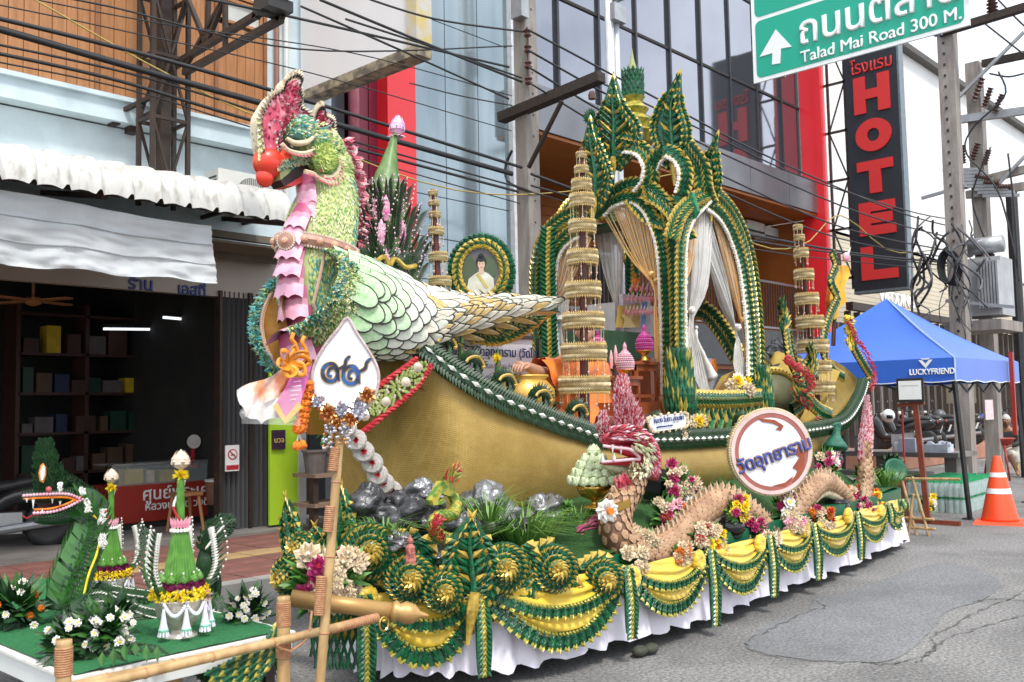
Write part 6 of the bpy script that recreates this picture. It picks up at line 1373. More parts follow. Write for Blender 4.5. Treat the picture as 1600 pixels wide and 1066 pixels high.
band('back_arch',PV,[V((9.45,6.8,3.4)),V((9.45,6.3,3.9)),V((9.45,6.0,3.95)),V((9.35,5.7,3.75))],XN,.2)
band('back_arch',PV,[V((9.45,6.6,1.7)),V((9.45,6.2,2.5)),V((9.45,5.9,2.75)),V((9.45,5.6,2.5)),V((9.45,5.2,1.8))],XN,.2)
mb=MB();mb.prism([V((XF+.1,YS+.1,3.55)),V((9.35,YS+.1,3.55)),V((9.35,6.7,3.55)),V((XF+.1,6.7,3.55))],(0,0,1),.04);put('roof_frame',mb,leafd,PV)
kranok(PV,fp((957,122),(951,150),(945,172),(932,194),(928,215),(938,238),(958,262)),fp((960,122),(966,150),(975,172),(992,194),(995,213),(985,236),(963,262)),NX,.10)
kranok(PV,PX(8.0,(1060,116),(1049,140),(1033,165),(1024,190),(1024,212),(1034,238),(1049,262)),PX(8.0,(1063,116),(1061,140),(1062,165),(1070,190),(1073,212),(1067,238),(1053,262)),ND,.09)
kranok(PV,PX(7.7,(921,188),(917,215),(914,245),(913,275),(918,300),(928,325)),PX(7.7,(924,188),(930,215),(942,245),(952,275),(946,300),(932,325)),NX,.08)
kranok(PV,PX(8.4,(1119,212),(1109,235),(1099,255),(1096,275),(1100,298),(1108,318)),PX(8.4,(1122,212),(1119,235),(1120,255),(1123,275),(1120,298),(1111,318)),ND,.06)
kranok(PV,PX(8.8,(985,180),(975,215),(980,245)),PX(8.8,(1000,180),(1015,210),(1000,245)),ND,.08,spike=False)
mb=MB();c=P(922,182,'X',7.8)
for i in range(16):a=i/16*6.283;mb.leaf(c,c+V((-.02,math.cos(a)*.09,math.sin(a)*.09)),.06,XN,0)
put('leaf_puff',mb,[green],PV)
c=P(991,205,'X',8.6);kz=(c-V((0,0,HE))).length/1500;mb=MB()
mb.lathe([(.20,-.15),(.30,-.05),(.16,.02),(.22,.10),(.12,.18),(.17,.24),(.09,.32),(.13,.38)],c,20,0);mb.lathe([(.11,.38),(.115,.5),(.10,.62),(.085,.68)],c,16,1)
mb.lathe([(.06,.68),(.05,.70),(.04,.74),(.02,.82),(.003,.94)],c,14,2)
for lv in range(6):
 for i in range(14):a=(i+.5*(lv%2))/14*6.283;d=V((math.cos(a),math.sin(a),0));mb.leaf(c+d*.11+V((0,0,.38+lv*.05)),c+d*.13+V((0,0,.46+lv*.05)),.05,d,1)
put('spire',mb,[lime,green,M('spire_olive',(.35,.38,.16),.5)],PV)
def foot(c,r,h,n=20):
 mb=MB();mb.lathe([(r*.8,0),(r,h*.3),(r*.8,h*.7),(r*.5,h)],c,14,0)
 for lv in range(6):
  for i in range(n):a=(i+.5*(lv%2))/n*6.283;d=V((math.cos(a),math.sin(a),0));mb.leaf(c+d*r*(.92-.04*lv)+V((0,0,h*(.0+lv*.14))),c+d*r*(1.12-.06*lv)+V((0,0,h*(.28+lv*.15))),r*.33,d,1 if(i//2+lv)%3==0 else 0,.3)
 put('leaf_foot',mb,[green,lime],PV)
foot(P(1063,648,'Y',4.98),.15,.62);foot(P(1190,645,'Y',4.98),.13,.5);foot(P(858,610,'X',XF),.14,.3)
mb=MB();c=P(860,575,'X',XF-.05)
for i in range(60):a=i*.7;mb.leaf(c,c+V((-.08,math.cos(a)*.13,math.sin(a)*.13)),.05,XN,i%2)
put('leaf_boss',mb,[green,gold],PV)
a_,b_=P(1080,645,'Y',4.93),P(1185,645,'Y',4.93);zt,zb=P(1130,632,'Y',4.93).z,P(1130,678,'Y',4.93).z
n=8
for i in range(n):
 x0_,x1_=lerp(a_.x,b_.x,i/n),lerp(a_.x,b_.x,(i+1)/n);xm=(x0_+x1_)/2;zm=(zt+zb)/2
 for(p,q_)in(((x0_,zb),(xm,zm)),((x1_,zb),(xm,zm)),((x0_,zt),(xm,zm)),((x1_,zt),(xm,zm))):mb=MB();mb.bar((p[0],4.93,p[1]),(q_[0],4.93,q_[1]),.03,.03,0);mb.bar((p[0],4.91,p[1]),(q_[0],4.91,q_[1]),.008,.01,1);put('lattice_bar',mb,[M('lattice_green',(.03,.28,.14),.4),gold],PV)
band('rail_band',PV,[V((a_.x-.05,4.9,zt+.06)),V(((a_.x+b_.x)/2,4.88,zt+.05)),V((b_.x+.05,4.9,zt+.07))],YN,.14)
mb=MB();mb.bx((XF-.1,4.95,1.36),(9.6,6.9,1.46));put('floor',mb,M('altar_floor',(.20,.09,.03),.5),PV)
net_w=M('white_net',(.84,.84,.82),.7,alpha=.6,col2=(.7,.7,.68));peach=M('peach_net',(.80,.62,.46),.7,alpha=.55);strm=M('amber_strings',(.86,.56,.22),.5,col2=(.80,.46,.16),scale=30);strw=M('white_strings',(.74,.70,.64),.6)
def curtain(name,top,tie,bot,n,mats,lab,puff=.06,nrm=NX,r=.006,sheet=None):
 tq=smooth(top,n);bq=smooth(bot,n);t_=thing(name,lab,'curtain',tie,'pavilion curtains');mb=MB();rows=[]
 for i in range(n):
  f=i/(n-1);td=tie+(bq[i]-tie)*.14;q=smooth([tq[i],lerp(tq[i],td,.55)+nrm*puff*math.sin(i*1.3)+V((0,0,-.06)),td,lerp(td,bq[i],.45)+nrm*.01*math.sin(i),bq[i]],14);rows.append(q)
  if i%2==0 or sheet is None:mb.tube(q,r,3,i%2 if len(mats)>1 else 0,cap=False)
 put('strings',mb,mats,t_)
 if sheet:m2=MB();m2.grid(rows);put('net',m2,sheet,t_,True)
 m3=MB();m3.ball(tie+nrm*.02,(.045,.045,.035),0,8,5,.2);put('tie',m3,mats[0],t_)
XC_=XF+.06
c_=lambda*p:PX(XC_,*p)
curtain('curtain',c_((952,315),(975,318),(1000,325),(1020,345),(1032,380)),c_((1028,438))[0],c_((1026,620),(1035,618),(1044,612)),60,[strm,peach],'amber string curtain gathered against the centre post of the left arch',.03,NX,.0055,peach)
curtain('curtain',c_((940,330),(955,322),(985,322)),c_((1024,430))[0]+V((-.04,0,0)),c_((1024,560),(1032,560)),7,[strm],'few loose amber strings sweeping across the left arch',.02,NX,.007)
curtain('curtain',c_((862,400),(872,385),(895,370),(915,368),(925,372)),c_((862,470))[0],c_((862,590),(872,595),(880,592)),36,[strm,peach],'amber string curtain tied at the far left post',.03,NX,.0055,peach)
curtain('curtain',c_((872,440),(885,455),(890,470)),c_((876,498))[0],c_((862,560),(872,600),(884,570)),18,[strw],'short knotted white net at the far left post',.03,NX,.006,net_w)
curtain('curtain',PX(8.3,(925,345),(945,350),(970,350),(975,380)),PX(8.3,(965,480))[0],PX(8.3,(955,540),(968,540)),26,[peach,strw],'peach net hanging behind the near tiered tower',.05,NX,.005,net_w)
s_c=lambda*p:PY(YS+.07,*p)
curtain('curtain',s_c((1068,420),(1072,370),(1085,335),(1100,318)),s_c((1066,440))[0],s_c((1064,600),(1072,600)),40,[strm,strw],'amber string curtain on the left of the side arch',.03,NY,.006,peach)
curtain('curtain',s_c((1085,335),(1092,322),(1100,318),(1112,330),(1112,400)),s_c((1078,485))[0],s_c((1072,560),(1095,610),(1112,622)),40,[strw],'billowing white net on the left of the side arch',.08,NY,.005,net_w)
curtain('curtain',s_c((1108,315),(1120,325),(1135,345),(1150,380),(1158,420)),s_c((1160,500))[0],s_c((1166,605),(1172,605),(1176,600)),40,[strm,strw],'peach and amber string curtain along the right post of the side arch',.03,NY,.006,peach)
curtain('curtain',s_c((1104,320),(1108,350),(1104,400)),s_c((1150,512))[0],s_c((1146,570),(1155,600),(1172,605)),30,[strw],'white net swept to a knot at the right of the side arch',.06,NY,.005,net_w)
skin=M('brown_skin',(.36,.17,.09),.5,col2=(.30,.13,.07),scale=9);skin2=M('warm_skin',(.52,.29,.19),.5,col2=(.46,.24,.15),scale=9)
def skin_fig(name,joints,edges,mat,parent,root=0,sub=2):
 "one continuous body grown from a skeleton"
 me=bpy.data.meshes.new(name);me.from_pydata([tuple(V(j[0])-OFF[parent.name])for j in joints],edges,[]);o=bpy.data.objects.new(name,me);COL.objects.link(o)
 m=o.modifiers.new('s','SKIN');m.use_smooth_shade=True
 for i,j in enumerate(joints):
  r=j[1];me.skin_vertices[0].data[i].radius=(r,r)if not isinstance(r,tuple)else r
 me.skin_vertices[0].data[root].use_root=True
 o.modifiers.new('u','SUBSURF').levels=sub;bpy.context.view_layer.update()
 m2=bpy.data.meshes.new_from_object(o.evaluated_get(bpy.context.evaluated_depsgraph_get()));bpy.data.objects.remove(o)
 m2.materials.clear();m2.materials.append(mat);o=bpy.data.objects.new(name,m2);COL.objects.link(o);o.parent=parent;OFF[o.name]=OFF[parent.name];return o
def hand(parent,wrist,d,up,s,mat,curl=.6):
 "palm and five separate curled fingers"
 d=V(d).normalized();up=V(up);up=(up-d*up.dot(d)).normalized();sd_=d.cross(up);mb=MB();w_=V(wrist)
 mb.tube([w_-d*.01*s,w_+d*.04*s,w_+d*.085*s,w_+d*.095*s],[.022*s,.034*s,.037*s,.025*s],10,0,ref=up,flat=.55)
 for i,l_ in enumerate((.068,.078,.073,.056)):
  b=w_+d*.085*s+sd_*(i-1.5)*.018*s;q=b;pts_=[b]
  for k in range(3):a=curl*(k+1)*.75;q=q+(d*math.cos(a)-up*math.sin(a))*l_*s/3*1.05;pts_.append(q)
  mb.tube(pts_,[.0095*s,.009*s,.008*s,.006*s],7,0)
 b=w_+d*.03*s-sd_*.03*s;mb.tube([b,b-sd_*.02*s+d*.022*s,b-sd_*.015*s+d*.05*s-up*.012*s,b+d*.065*s-up*.028*s],[.013*s,.012*s,.0105*s,.007*s],7,0)
 return put('hand',mb,mat,parent,True)
def head_(parent,c,r,face,mat,hair=None):
 "head with brow, nose, mouth and ears"
 c=V(c);f=V(face).normalized();s=V((0,0,1)).cross(f).normalized();mb=MB();n,m=22,16;vs=[]
 for i in range(m+1):
  th=math.pi*i/m
  for j in range(n):
   q=2*math.pi*j/n;z=math.cos(th);w_=math.sin(th);a=math.cos(q)*w_;b=math.sin(q)*w_
   wd=.78 if z>-.2 else .78+(z+.2)*.35;p=V((a*.95*(1 if z>-.3 or a<0 else 1.02),b*wd,z*1.18))
   vs.append(c+f*p.x*r+s*p.y*r+V((0,0,p.z*r)))
 mb.add(vs,[((i+1)*n+j,(i+1)*n+(j+1)%n,i*n+(j+1)%n,i*n+j)for i in range(m)for j in range(n)],0)
 nb=c+f*r*.9;mb.tube([nb+V((0,0,r*.2)),nb+f*r*.16-V((0,0,r*.12)),nb+f*r*.24-V((0,0,r*.25)),nb-V((0,0,r*.32))],[r*.07,r*.11,r*.15,r*.08],7,0)
 for sg in(-1,1):
  e=c+f*r*.85+s*sg*r*.32+V((0,0,r*.08));mb.ball(e,r*.11,1,8,6);mb.ball(e+f*r*.07,r*.06,2,6,4);mb.tube([e+f*r*.06-s*r*.14+V((0,0,r*.2)),e+f*r*.08+s*r*.12+V((0,0,r*.2))],r*.03,5,2)
  mb.ball(c+s*sg*r*.78-V((0,0,r*.05)),(r*.14,r*.14,r*.26),0,8,6)
 mb.tube([c+f*r*.88-s*r*.22-V((0,0,r*.58)),c+f*r*.95-V((0,0,r*.57)),c+f*r*.88+s*r*.22-V((0,0,r*.58))],r*.055,6,3)
 o=put('head',mb,[mat,white,blackp,M('lip_brown',(.28,.10,.08),.5)],parent,True)
 if hair:
  mb=MB();vs=[];n,m=20,8
  for i in range(m+1):
   th=math.pi*.56*i/m
   for j in range(n):
    q=2*math.pi*j/n;a,b=math.cos(q),math.sin(q);th2=th*(1 if a<.2 else .72);vs.append(c+f*(math.sin(th2)*a*r*1.03-r*.04)+s*math.sin(th2)*b*r*.86+V((0,0,math.cos(th2)*r*1.27))+V([random.uniform(-1,1)*r*.03]*3))
  mb.add(vs,[((i+1)*n+j,(i+1)*n+(j+1)%n,i*n+(j+1)%n,i*n+j)for i in range(m)for j in range(n)]);put('hair',mb,hair,parent,True)
 return o
MY=5.75
mp_=lambda x,y,d=0.:P(x,y,'Y',MY+d)
MK=thing('person','monk in a bright orange robe reaching one bare arm over the gold bowl','person',P(920,668,'Y',MY))
robe=M('orange_robe',(.92,.24,.015),.6,col2=(.80,.16,.01),scale=3,sheen=.3,bump=.4,bscale=10)
pel,ches,neck,hd0=mp_(918,662),mp_(922,600),mp_(918,558),mp_(914,520)
shL,shR=mp_(888,578,-.05),mp_(952,582,.08);elL=mp_(848,584,-.36);wrL=mp_(820,571,-.5)
skin_fig('body',[(pel,.19),(ches,(.19,.15)),(neck,.06),(hd0,.08),(shL,.085),(elL,.062),(wrL,.038),(shR,.085),(mp_(975,625,.02),.06),(mp_(950,652,-.15),.04),(mp_(890,668,-.15),.11),(mp_(860,680,-.1),.08),(mp_(955,668,-.1),.11)],[(0,1),(1,2),(2,3),(1,4),(4,5),(5,6),(1,7),(7,8),(8,9),(0,10),(10,11),(0,12)],skin2,MK)
head_(MK,hd0,.105,(-.8,-.6,-.1),skin2)
hand(MK,wrL,mp_(798,568,-.6)-wrL,(0,-.2,1),1.35,skin2,.75)
hw=mp_(800,584,-.5);mb=MB()
for i in range(9):mb.bar(hw+V((random.uniform(-.02,.02),random.uniform(-.02,.02),.04)),hw+V((random.uniform(-.04,.04),random.uniform(-.04,.04),-.30)),.012)
put('wooden_sprinkler',mb,M('pale_bamboo',(.55,.36,.18),.6),None,label='bundle of pale bamboo strips held by the monk over the bowl',cat='whisk')
def drape(name,secs,parent,mat,fold=.02,nf=9,n=26,m=36):
 "closed draped garment; sections = (centre, rx, ry)"
 C_=smooth([s[0]for s in secs],m);RX=[interp([(i/(len(secs)-1),s[1])for i,s in enumerate(secs)],k/(m-1))for k in range(m)];RY=[interp([(i/(len(secs)-1),s[2])for i,s in enumerate(secs)],k/(m-1))for k in range(m)]
 rows=[]
 for k in range(m):
  t=(C_[min(k+1,m-1)]-C_[max(k-1,0)]).normalized();a=V((1,0,0));a=(a-t*a.dot(t))if abs(t.x)<.9 else V((0,0,1))-t*t.z;a.normalize();b=t.cross(a)
  rows.append([C_[k]+a*math.cos(2*math.pi*j/n)*(RX[k]+fold*math.sin(nf*2*math.pi*j/n+k*.13)*(k/m))+b*math.sin(2*math.pi*j/n)*(RY[k]+fold*math.sin(nf*2*math.pi*j/n+k*.13)*(k/m))for j in range(n)])
 mb=MB();mb.grid(rows,closed=True);return put(name,mb,mat,parent,True)
drape('robe',[(mp_(918,560),.10,.09),(mp_(920,575),.24,.17),(mp_(922,610),.26,.20),(mp_(924,645),.36,.28),(mp_(922,680),.52,.36)],MK,robe)
drape('robe_sleeve',[(mp_(912,572,-.10),.17,.15),(mp_(888,578,-.18),.16,.16),(mp_(866,582,-.26),.12,.13),(mp_(842,574,-.32),.085,.11)],MK,robe,.014,7)
mb=MB();rows=[]
for i in range(14):
 u=i/13;t0=lerp(mp_(846,562,-.45),mp_(905,560,-.40),u);b0=lerp(mp_(868,622,-.45),mp_(905,668,-.5),u);rows.append([lerp(t0,b0,v/10)+V((.02*math.sin(v*.9+u*9),-.05*math.sin(math.pi*v/10)+.02*math.sin(u*22),0))for v in range(11)])
mb.grid(rows);put('hanging_fold',mb,robe,MK,True)
mb=MB();c=mp_(935,682,-.4);rows=[[c+V((math.cos(a/20*6.283)*r*(1+.1*math.sin(a*2.1)),math.sin(a/20*6.283)*r*.45,.12*(1-r/.55)+.02*math.sin(a*3+r*30)))for a in range(20)]for r in(.01,.15,.3,.45,.55)];mb.grid(rows,closed=True);put('folded_mat',mb,M('salmon_cloth',(.62,.20,.12),.8,col2=(.5,.14,.08),scale=20),None,True,'crumpled salmon cloth spread before the monk','cloth')
mb=MB();mb.lathe([(.05,0),(.10,.03),(.12,.09),(.105,.15),(.10,.16),(.085,.15)],P(950,678,'Y',5.2),20);put('alms_bowl',mb,M('maroon_bowl',(.20,.04,.02),.4),None,True,'round maroon alms bowl beside the monk and near tower','bowl')
bc=P(822,655,'Y',5.3);mb=MB();mb.lathe([(.10,-.02),(.19,.05),(.245,.15),(.24,.24),(.18,.31),(.165,.325),(.195,.345),(.19,.36),(.15,.35),(.14,.3)],bc,32)
put('gold_bowl',mb,M('satin_gold',(.72,.44,.10),.33,.35,col2=(.66,.38,.07),scale=4),None,True,'large satin gold holy water bowl under the monk\'s hand','bowl')
def mini_cone(px,py,y,label):
 c=P(px,py,'Y',y);t_=thing('flower_cone',label,'leaf offering',c,'little flower cones on the bow');mb=MB();mb.lathe([(.05,0),(.035,.1),(.012,.28),(.004,.33)],c,10);put('leaf_cone',mb,leafm,t_)
 mb=MB()
 for k in range(3):
  for i in range(9):a=i/9*6.283+k;mb.leaf(c+V((math.cos(a)*.04,math.sin(a)*.04,.13-.06*k+.05)),c+V((math.cos(a)*.07,math.sin(a)*.07,.16-.06*k+.04)),.03,(math.cos(a),math.sin(a),.5),(k+1)%2)
 put('petal_rings',mb,[white,pinkp],t_);return t_
mini_cone(722,585,5.2,'little green cone with pink and white petals before the history board')
t_=mini_cone(779,610,5.15,'little green cone topped with a yellow marigold beside the bowl')
mb=MB();c=P(777,560,'Y',5.15)
for i in range(50):d=V((random.gauss(0,1),random.gauss(0,1),random.gauss(0,1))).normalized();mb.leaf(c,c+d*.045,.025,d.orthogonal(),0)
put('marigold',mb,yellow,t_)
AL=thing('altar_table','stepped reddish wooden altar inside the left pavilion arch','altar',P(1000,640,'Y',5.5))
wred=M('red_lacquer_wood',(.34,.09,.03),.35,col2=(.26,.06,.02),scale=4,coat=.2)
def abox(px0,px1,py0,py1,y,d,name,mat=wred):
 a=P(px0,py1,'Y',y);b=P(px1,py0,'Y',y);mb=MB();mb.bx((a.x,y,a.z),(b.x,y+d,b.z));return put(name,mb,mat,AL)
def frame_tab(px0,px1,py0,py1,y,d,name='side_table'):
 a=P(px0,py1,'Y',y);b=P(px1,py0,'Y',y);mb=MB();w_=.03
 mb.bx((a.x-.02,y-.02,b.z-.03),(b.x+.02,y+d+.02,b.z))
 for x in(a.x,b.x-w_):
  for yy in(y,y+d-w_):mb.bx((x,yy,a.z),(x+w_,yy+w_,b.z-.03))
 mb.bx((a.x,y,a.z+.04),(b.x,y+.02,a.z+.07));mb.bx((a.x,y,b.z-.09),(b.x,y+.02,b.z-.03));mb.bx((a.x,y+d-.01,a.z),(b.x,y+d,b.z-.03));return put(name,mb,wred,AL)
abox(960,1042,628,650,5.35,.7,'step');frame_tab(996,1028,566,628,5.4,.35);frame_tab(975,1000,588,628,5.38,.3);abox(1018,1045,560,640,5.75,.4,'cabinet');abox(946,1000,520,570,5.9,.5,'upper_step',M('dark_green_cloth',(.02,.07,.03),.7));abox(962,1030,480,522,6.1,.5,'top_step',M('white_tier',(.55,.5,.48),.6))
mb=MB();mb.bx(tuple(P(960,655,'Y',5.3)),tuple(P(1045,650,'Y',5.32)+V((0,.6,0))));put('plinth',mb,wred,AL)
FRM=thing('buddha_picture','framed golden seated Buddha image under the lotus petals','picture',P(985,510,'Y',5.95))
def flat(pts,y,k,mb,out=0):mb.prism([P(a,b,'Y',y-out)for a,b in pts],(0,1,0),.004,k)
mb=MB();flat([(966,478),(1000,474),(1000,512),(962,512)],5.95,0,mb);flat([(974,512),(976,500),(971,494),(977,488),(980,482),(984,488),(989,494),(986,500),(994,512)],5.95,1,mb,.008);flat([(1004,470),(1012,472),(1008,512),(1002,512)],5.95,2,mb)
put('picture',mb,[M('ochre_paint',(.46,.30,.06),.5),M('pale_gold_paint',(.70,.52,.2),.4),M('blue_paint',(.10,.25,.50),.5)],FRM)
LP=thing('lotus_pediment','tiered pink and white petal crown with an orange ball over the altar','ornament',P(995,480,'Y',5.9))
mb=MB()
for k,(py,hw,n)in enumerate(((478,48,22),(462,36,16),(498,56,26))):
 c=P(996,py,'Y',6.0)
 for i in range(n):f=(i/(n-1)*2-1);d=V((f*hw*.0052,-.3*math.cos(f*1.4),0));p=c+d;mb.leaf(p,p+V((f*.02,-.03,.09+.02*random.random())),.06,YN,0);mb.leaf(p+V((0,-.01,.04)),p+V((f*.02,-.04,.12)),.035,YN,1)
c=P(993,440,'Y',5.95);mb.ball(c,.045,2,10,7);mb.ball(c-V((0,0,.07)),(.06,.06,.03),2,10,6);mb.ball(c+V((0,0,.07)),.02,2,8,5)
put('petals',mb,[M('rose_petal',(.62,.10,.16),.5,col2=(.75,.4,.42),scale=14),M('white_tip_petal',(.78,.68,.64),.5),orange],LP)
mb=MB();c=P(996,505,'Y',6.05);mb.bx((c.x-.25,6.05,c.z-.1),(c.x+.25,6.1,c.z+.30));put('backing',mb,M('lilac_board',(.5,.42,.46),.6),LP)
def bead_cone(px,py,y,r_,h,mat1,mat2,lab):
 c=P(px,py,'Y',y);t_=thing('beaded_cone',lab,'beaded cone',c,'beaded cones on brass stands');mb=MB();mb.lathe([(.06,-.10),(.035,-.085),(.03,-.04),(.07,-.01),(.085,0),(.04,0)],c,16);put('brass_stand',mb,brass,t_,True)
 mb=MB();rows=9
 for k in range(rows):
  f=k/rows;rr=r_*math.sin(math.pi*(.28+.72*f))**.7*(1-.15*f)if f>0 else r_*.85;n=max(4,int(2*math.pi*rr/.018));z=h*(.04+f*.9)
  for i in range(n):a=6.283*(i+.5*(k%2))/n;mb.ball(c+V((math.cos(a)*rr,math.sin(a)*rr,z)),.0105,k%2,5,4)
 mb.tube([c+V((0,0,h*.9)),c+V((0,0,h*1.12)),c+V((0,0,h*1.3))],[.018,.02,.003],6,0);mb.lathe([(r_*.8,0),(r_*.92,h*.3),(r_*.6,h*.75),(.01,h)],c,12,0);put('beads',mb,[mat1,mat2],t_)
mg1,mg2=M('magenta_bead',(.45,.03,.22),.4),M('pink_bead',(.72,.36,.46),.4)
bead_cone(1007,548,5.4,.085,.20,mg1,M('violet_bead',(.55,.12,.35),.4),'magenta beaded cone on a brass stand, highest on the altar')
bead_cone(977,578,5.35,.085,.20,mg2,M('pale_bead',(.75,.55,.58),.4),'pink and white beaded cone on a brass stand beside the near tower')
bead_cone(935,548,5.9,.08,.16,mg1,mg2,'magenta beaded cone half hidden behind the near tower')
mb=MB();c=P(960,588,'Y',5.5);mb.lathe([(.03,-.08),(.015,-.05),(.05,-.01),(.055,0)],c,12);put('silver_cup',mb,silver,None,True,'small silver cup on a stem left of the pink beaded cone','cup')
for px,py in((955,560),(962,552),(967,566)):mb=MB();c=P(px,py,'Y',5.6);mb.tube([c-V((0,0,.1)),c,c+V((0,0,.08))],[.012,.02,.004],6);put('pink_taper',mb,pinkp,None,label={955:'leftmost thin pink bud taper by the silver cup',962:'taller middle pink bud taper above the silver cup',967:'rightmost pink bud taper against the pink cone'}[px],cat='taper')
NP=thing('name_plate','small white name plate with blue Thai lettering and leafy edge','sign',P(1043,672,'Y',4.9))
o=[(1016,652),(1068,645),(1074,655),(1070,668),(1024,675),(1014,662)];mb=MB();mb.prism([P(a,b,'Y',4.72)for a,b in o],(0,1,0),.02,0)
q=smooth([P(a,b,'Y',4.71)for a,b in o],34,True)
for p in q:mb.ball(p,.016,1,5,3,.3)
put('plate',mb,[whs,cream],NP);text('หลวง โบตา อุทุมพา','lettering',NP,P(1022,662,'Y',4.71),(1,0,.05),YN,.068,blu,sx=.9);text('สุขสันต์วันมงคลและประเพณี','small_lettering',NP,P(1026,669,'Y',4.71),(1,0,.05),YN,.022,blu)
mb=MB();a,b=P(1015,655,'Y',5.1),P(1035,690,'Y',5.1);mb.bx((a.x,5.1,b.z),(a.x+.35,5.3,a.z-.02));put('stand',mb,wred,NP)
gls=M('clear_glass',(0,0,0));gg=M('green_tinted_glass',(.35,.62,.55),.05,alpha=.45,spec=.8)
SA=thing('side_altar','little altar with grey drape and orange banner inside the right arch','altar',P(1110,640,'Y',5.5))
mb=MB();c=P(1095,625,'Y',5.6);mb.bx((c.x-.1,5.3,c.z-.05),(c.x+.75,6.0,c.z+.02));put('top',mb,wred,SA)
mb=MB();mb.prism([P(a,b,'Y',5.75)for a,b in((1074,560),(1118,560),(1120,592),(1112,612),(1078,606))],(0,1,0),.05);put('grey_drape',mb,M('pale_grey_cloth',(.42,.42,.45),.6),SA)
mb=MB();mb.prism([P(a,b,'Y',5.72)for a,b in((1082,560),(1100,586),(1118,560),(1122,578),(1106,600),(1088,585))],(0,1,0),.03,0);flower(mb,P(1106,588,'Y',5.66),.05,1,None,8,YN);put('orange_banner',mb,[orange,white],SA)
SH=thing('white_figurine','white flowing figurine standing before the net curtain','figurine',P(1090,590,'Y',5.3))
mb=MB();mb.tube(smooth([P(a,b,'Y',5.25)for a,b in((1112,590),(1104,570),(1096,550),(1088,530),(1088,515))],14),[.07,.06,.05,.045,.035,.03,.03,.025,.022,.02,.018,.02,.018,.01],8);mb.ball(P(1088,512,'Y',5.25),.02,0,8,6);put('body',mb,white,SH,True)
for k,(px,py,r_)in enumerate(((1100,612,.07),(1088,620,.06),(1106,625,.05),(1118,622,.05))):
 c=P(px,py,'Y',5.15+.04*k);mb=MB();mb.lathe([(.02,-.07),(r_*.5,-.06),(.012,-.045),(.012,-.02),(r_*.8,.0),(r_,.04),(r_*.95,.04),(r_*.7,.01)],c,16);put('glass_bowl',mb,gg if k==0 else gls,None,True,['green tinted footed glass bowl below the orange banner','clear glass leftmost before the side altar','small clear glass lowest before the side altar','clear glass beside the gold chair arm'][k],'glass')
mb=MB();qq=smooth([P(a,b,'Y',5.15)for a,b in((1120,622),(1128,606),(1140,598),(1150,584))],16);ribbon(mb,qq,YN,.07,.04);mb.bar(P(1122,620,'Y',5.17),P(1122,640,'Y',5.17),.05);put('gilded_scroll',mb,M('old_gilding',(0,0,0)),None,label='curved gilded scroll beside the cream roses',cat='ornament')
bouquet(P(1152,612,'Y',5.0),.17,16,['cream','cream','yellow','white'],'cream and yellow rose bouquet at the right post foot',fr=.075,nl=70)
bouquet(P(1087,662,'Y',4.82),.09,8,['yellow','cream','yellow'],'yellow and cream flowers beside the name plate',fr=.06,nl=30)
bouquet(P(1065,680,'Y',4.78),.07,4,['cream'],'small cream rosebuds on the gunwale by the name plate',fr=.05,nl=20)
DR=thing('gold_drum','large gold rimmed drum lying on its side behind the disc sign','drum',P(1215,640,'Y',5.6))
c=P(1212,622,'Y',5.5);dn=V((-.62,-.75,.1));mb=MB();mb.lathe([(.34,-.35),(.40,-.2),(.38,0),(.36,.02),(.30,.02),(.29,0)],c,32,0,dn);mb.lathe([(.29,0),(.29,.005)],c,32,1,dn)
put('shell',mb,[M('drum_gold',(.55,.38,.08),.4,.3),M('drum_skin',(.13,.13,.06),.6)],DR,True);mb=MB();d_=dn.normalized();a_=d_.orthogonal().normalized();b_=d_.cross(a_)
for i in range(46):q=i/46*6.283;mb.ball(c+(a_*math.cos(q)+b_*math.sin(q))*.345+d_*.02,.013,0,5,3)
put('studs',mb,brass,DR)
BP=M('black_plastic',(.03,.03,.033),.25,col2=(.02,.02,.022),bump=.9,bscale=7,coat=.3);mb=MB();rows=[]
for i in range(26):
 u=i/25;rows.append([P(lerp(1182,1236,u),lerp(lerp(540,528,u),590,v/14)+4*math.sin(u*9),'Y',6.2)+V((.05*math.sin(v+u*5),-.3*(v/14)+.05*NZ.noise(V((u*7,v*.8,1)))*2,.06*NZ.noise(V((u*5,v*.5,3)))*2))for v in range(15)])
mb.grid(rows);put('plastic_sheet',mb,BP,None,True,'crumpled black plastic sheet draped behind the drum','plastic sheet')
mb=MB();a,b=P(1300,560,'Y',5.9),P(1352,590,'Y',5.9);rows=[]
for i in range(13):
 u=i/12;rows.append([V((lerp(10.6,11.6,v/6),lerp(5.2,6.9,u),lerp(1.3,2.15+.2*(v/6)-.3*abs(2*u-1),v/6)))for v in range(7)])
mb.grid(rows);put('stern_back',mb,M('drum_gold',(0,0,0)),SB,True)
a=[(1238,620),(1262,575),(1300,562),(1345,600),(1330,640),(1300,668),(1245,668)];mb=MB();mb.prism(smooth(PY(5.75,*a),30,True),(0,1,0),.05);put('transom',mb,M('drum_gold',(0,0,0)),SB)
FC=thing('flag_column','yellow and orange cloth column wound with a green and gold scroll at the stern','ornament',P(1325,560,'Y',5.6))
mb=MB();mb.tube(smooth(PY(5.75,(1302,540),(1305,480),(1312,430),(1310,395)),16),.03,8,0);put('pole',mb,mar,FC)
mb=MB();rows=[[P(lerp(1302,1322,u/6)+3*math.sin(v*.7),lerp(415,500-6*u,v/10),'Y',5.7)+V((0,.03*math.sin(u*1.7+v*.3),0))for u in range(7)]for v in range(11)];mb.grid(rows);put('yellow_cloth',mb,M('saffron_cloth',(.80,.45,.04),.6,col2=(.7,.34,.02),scale=4,bump=.3),FC,True)
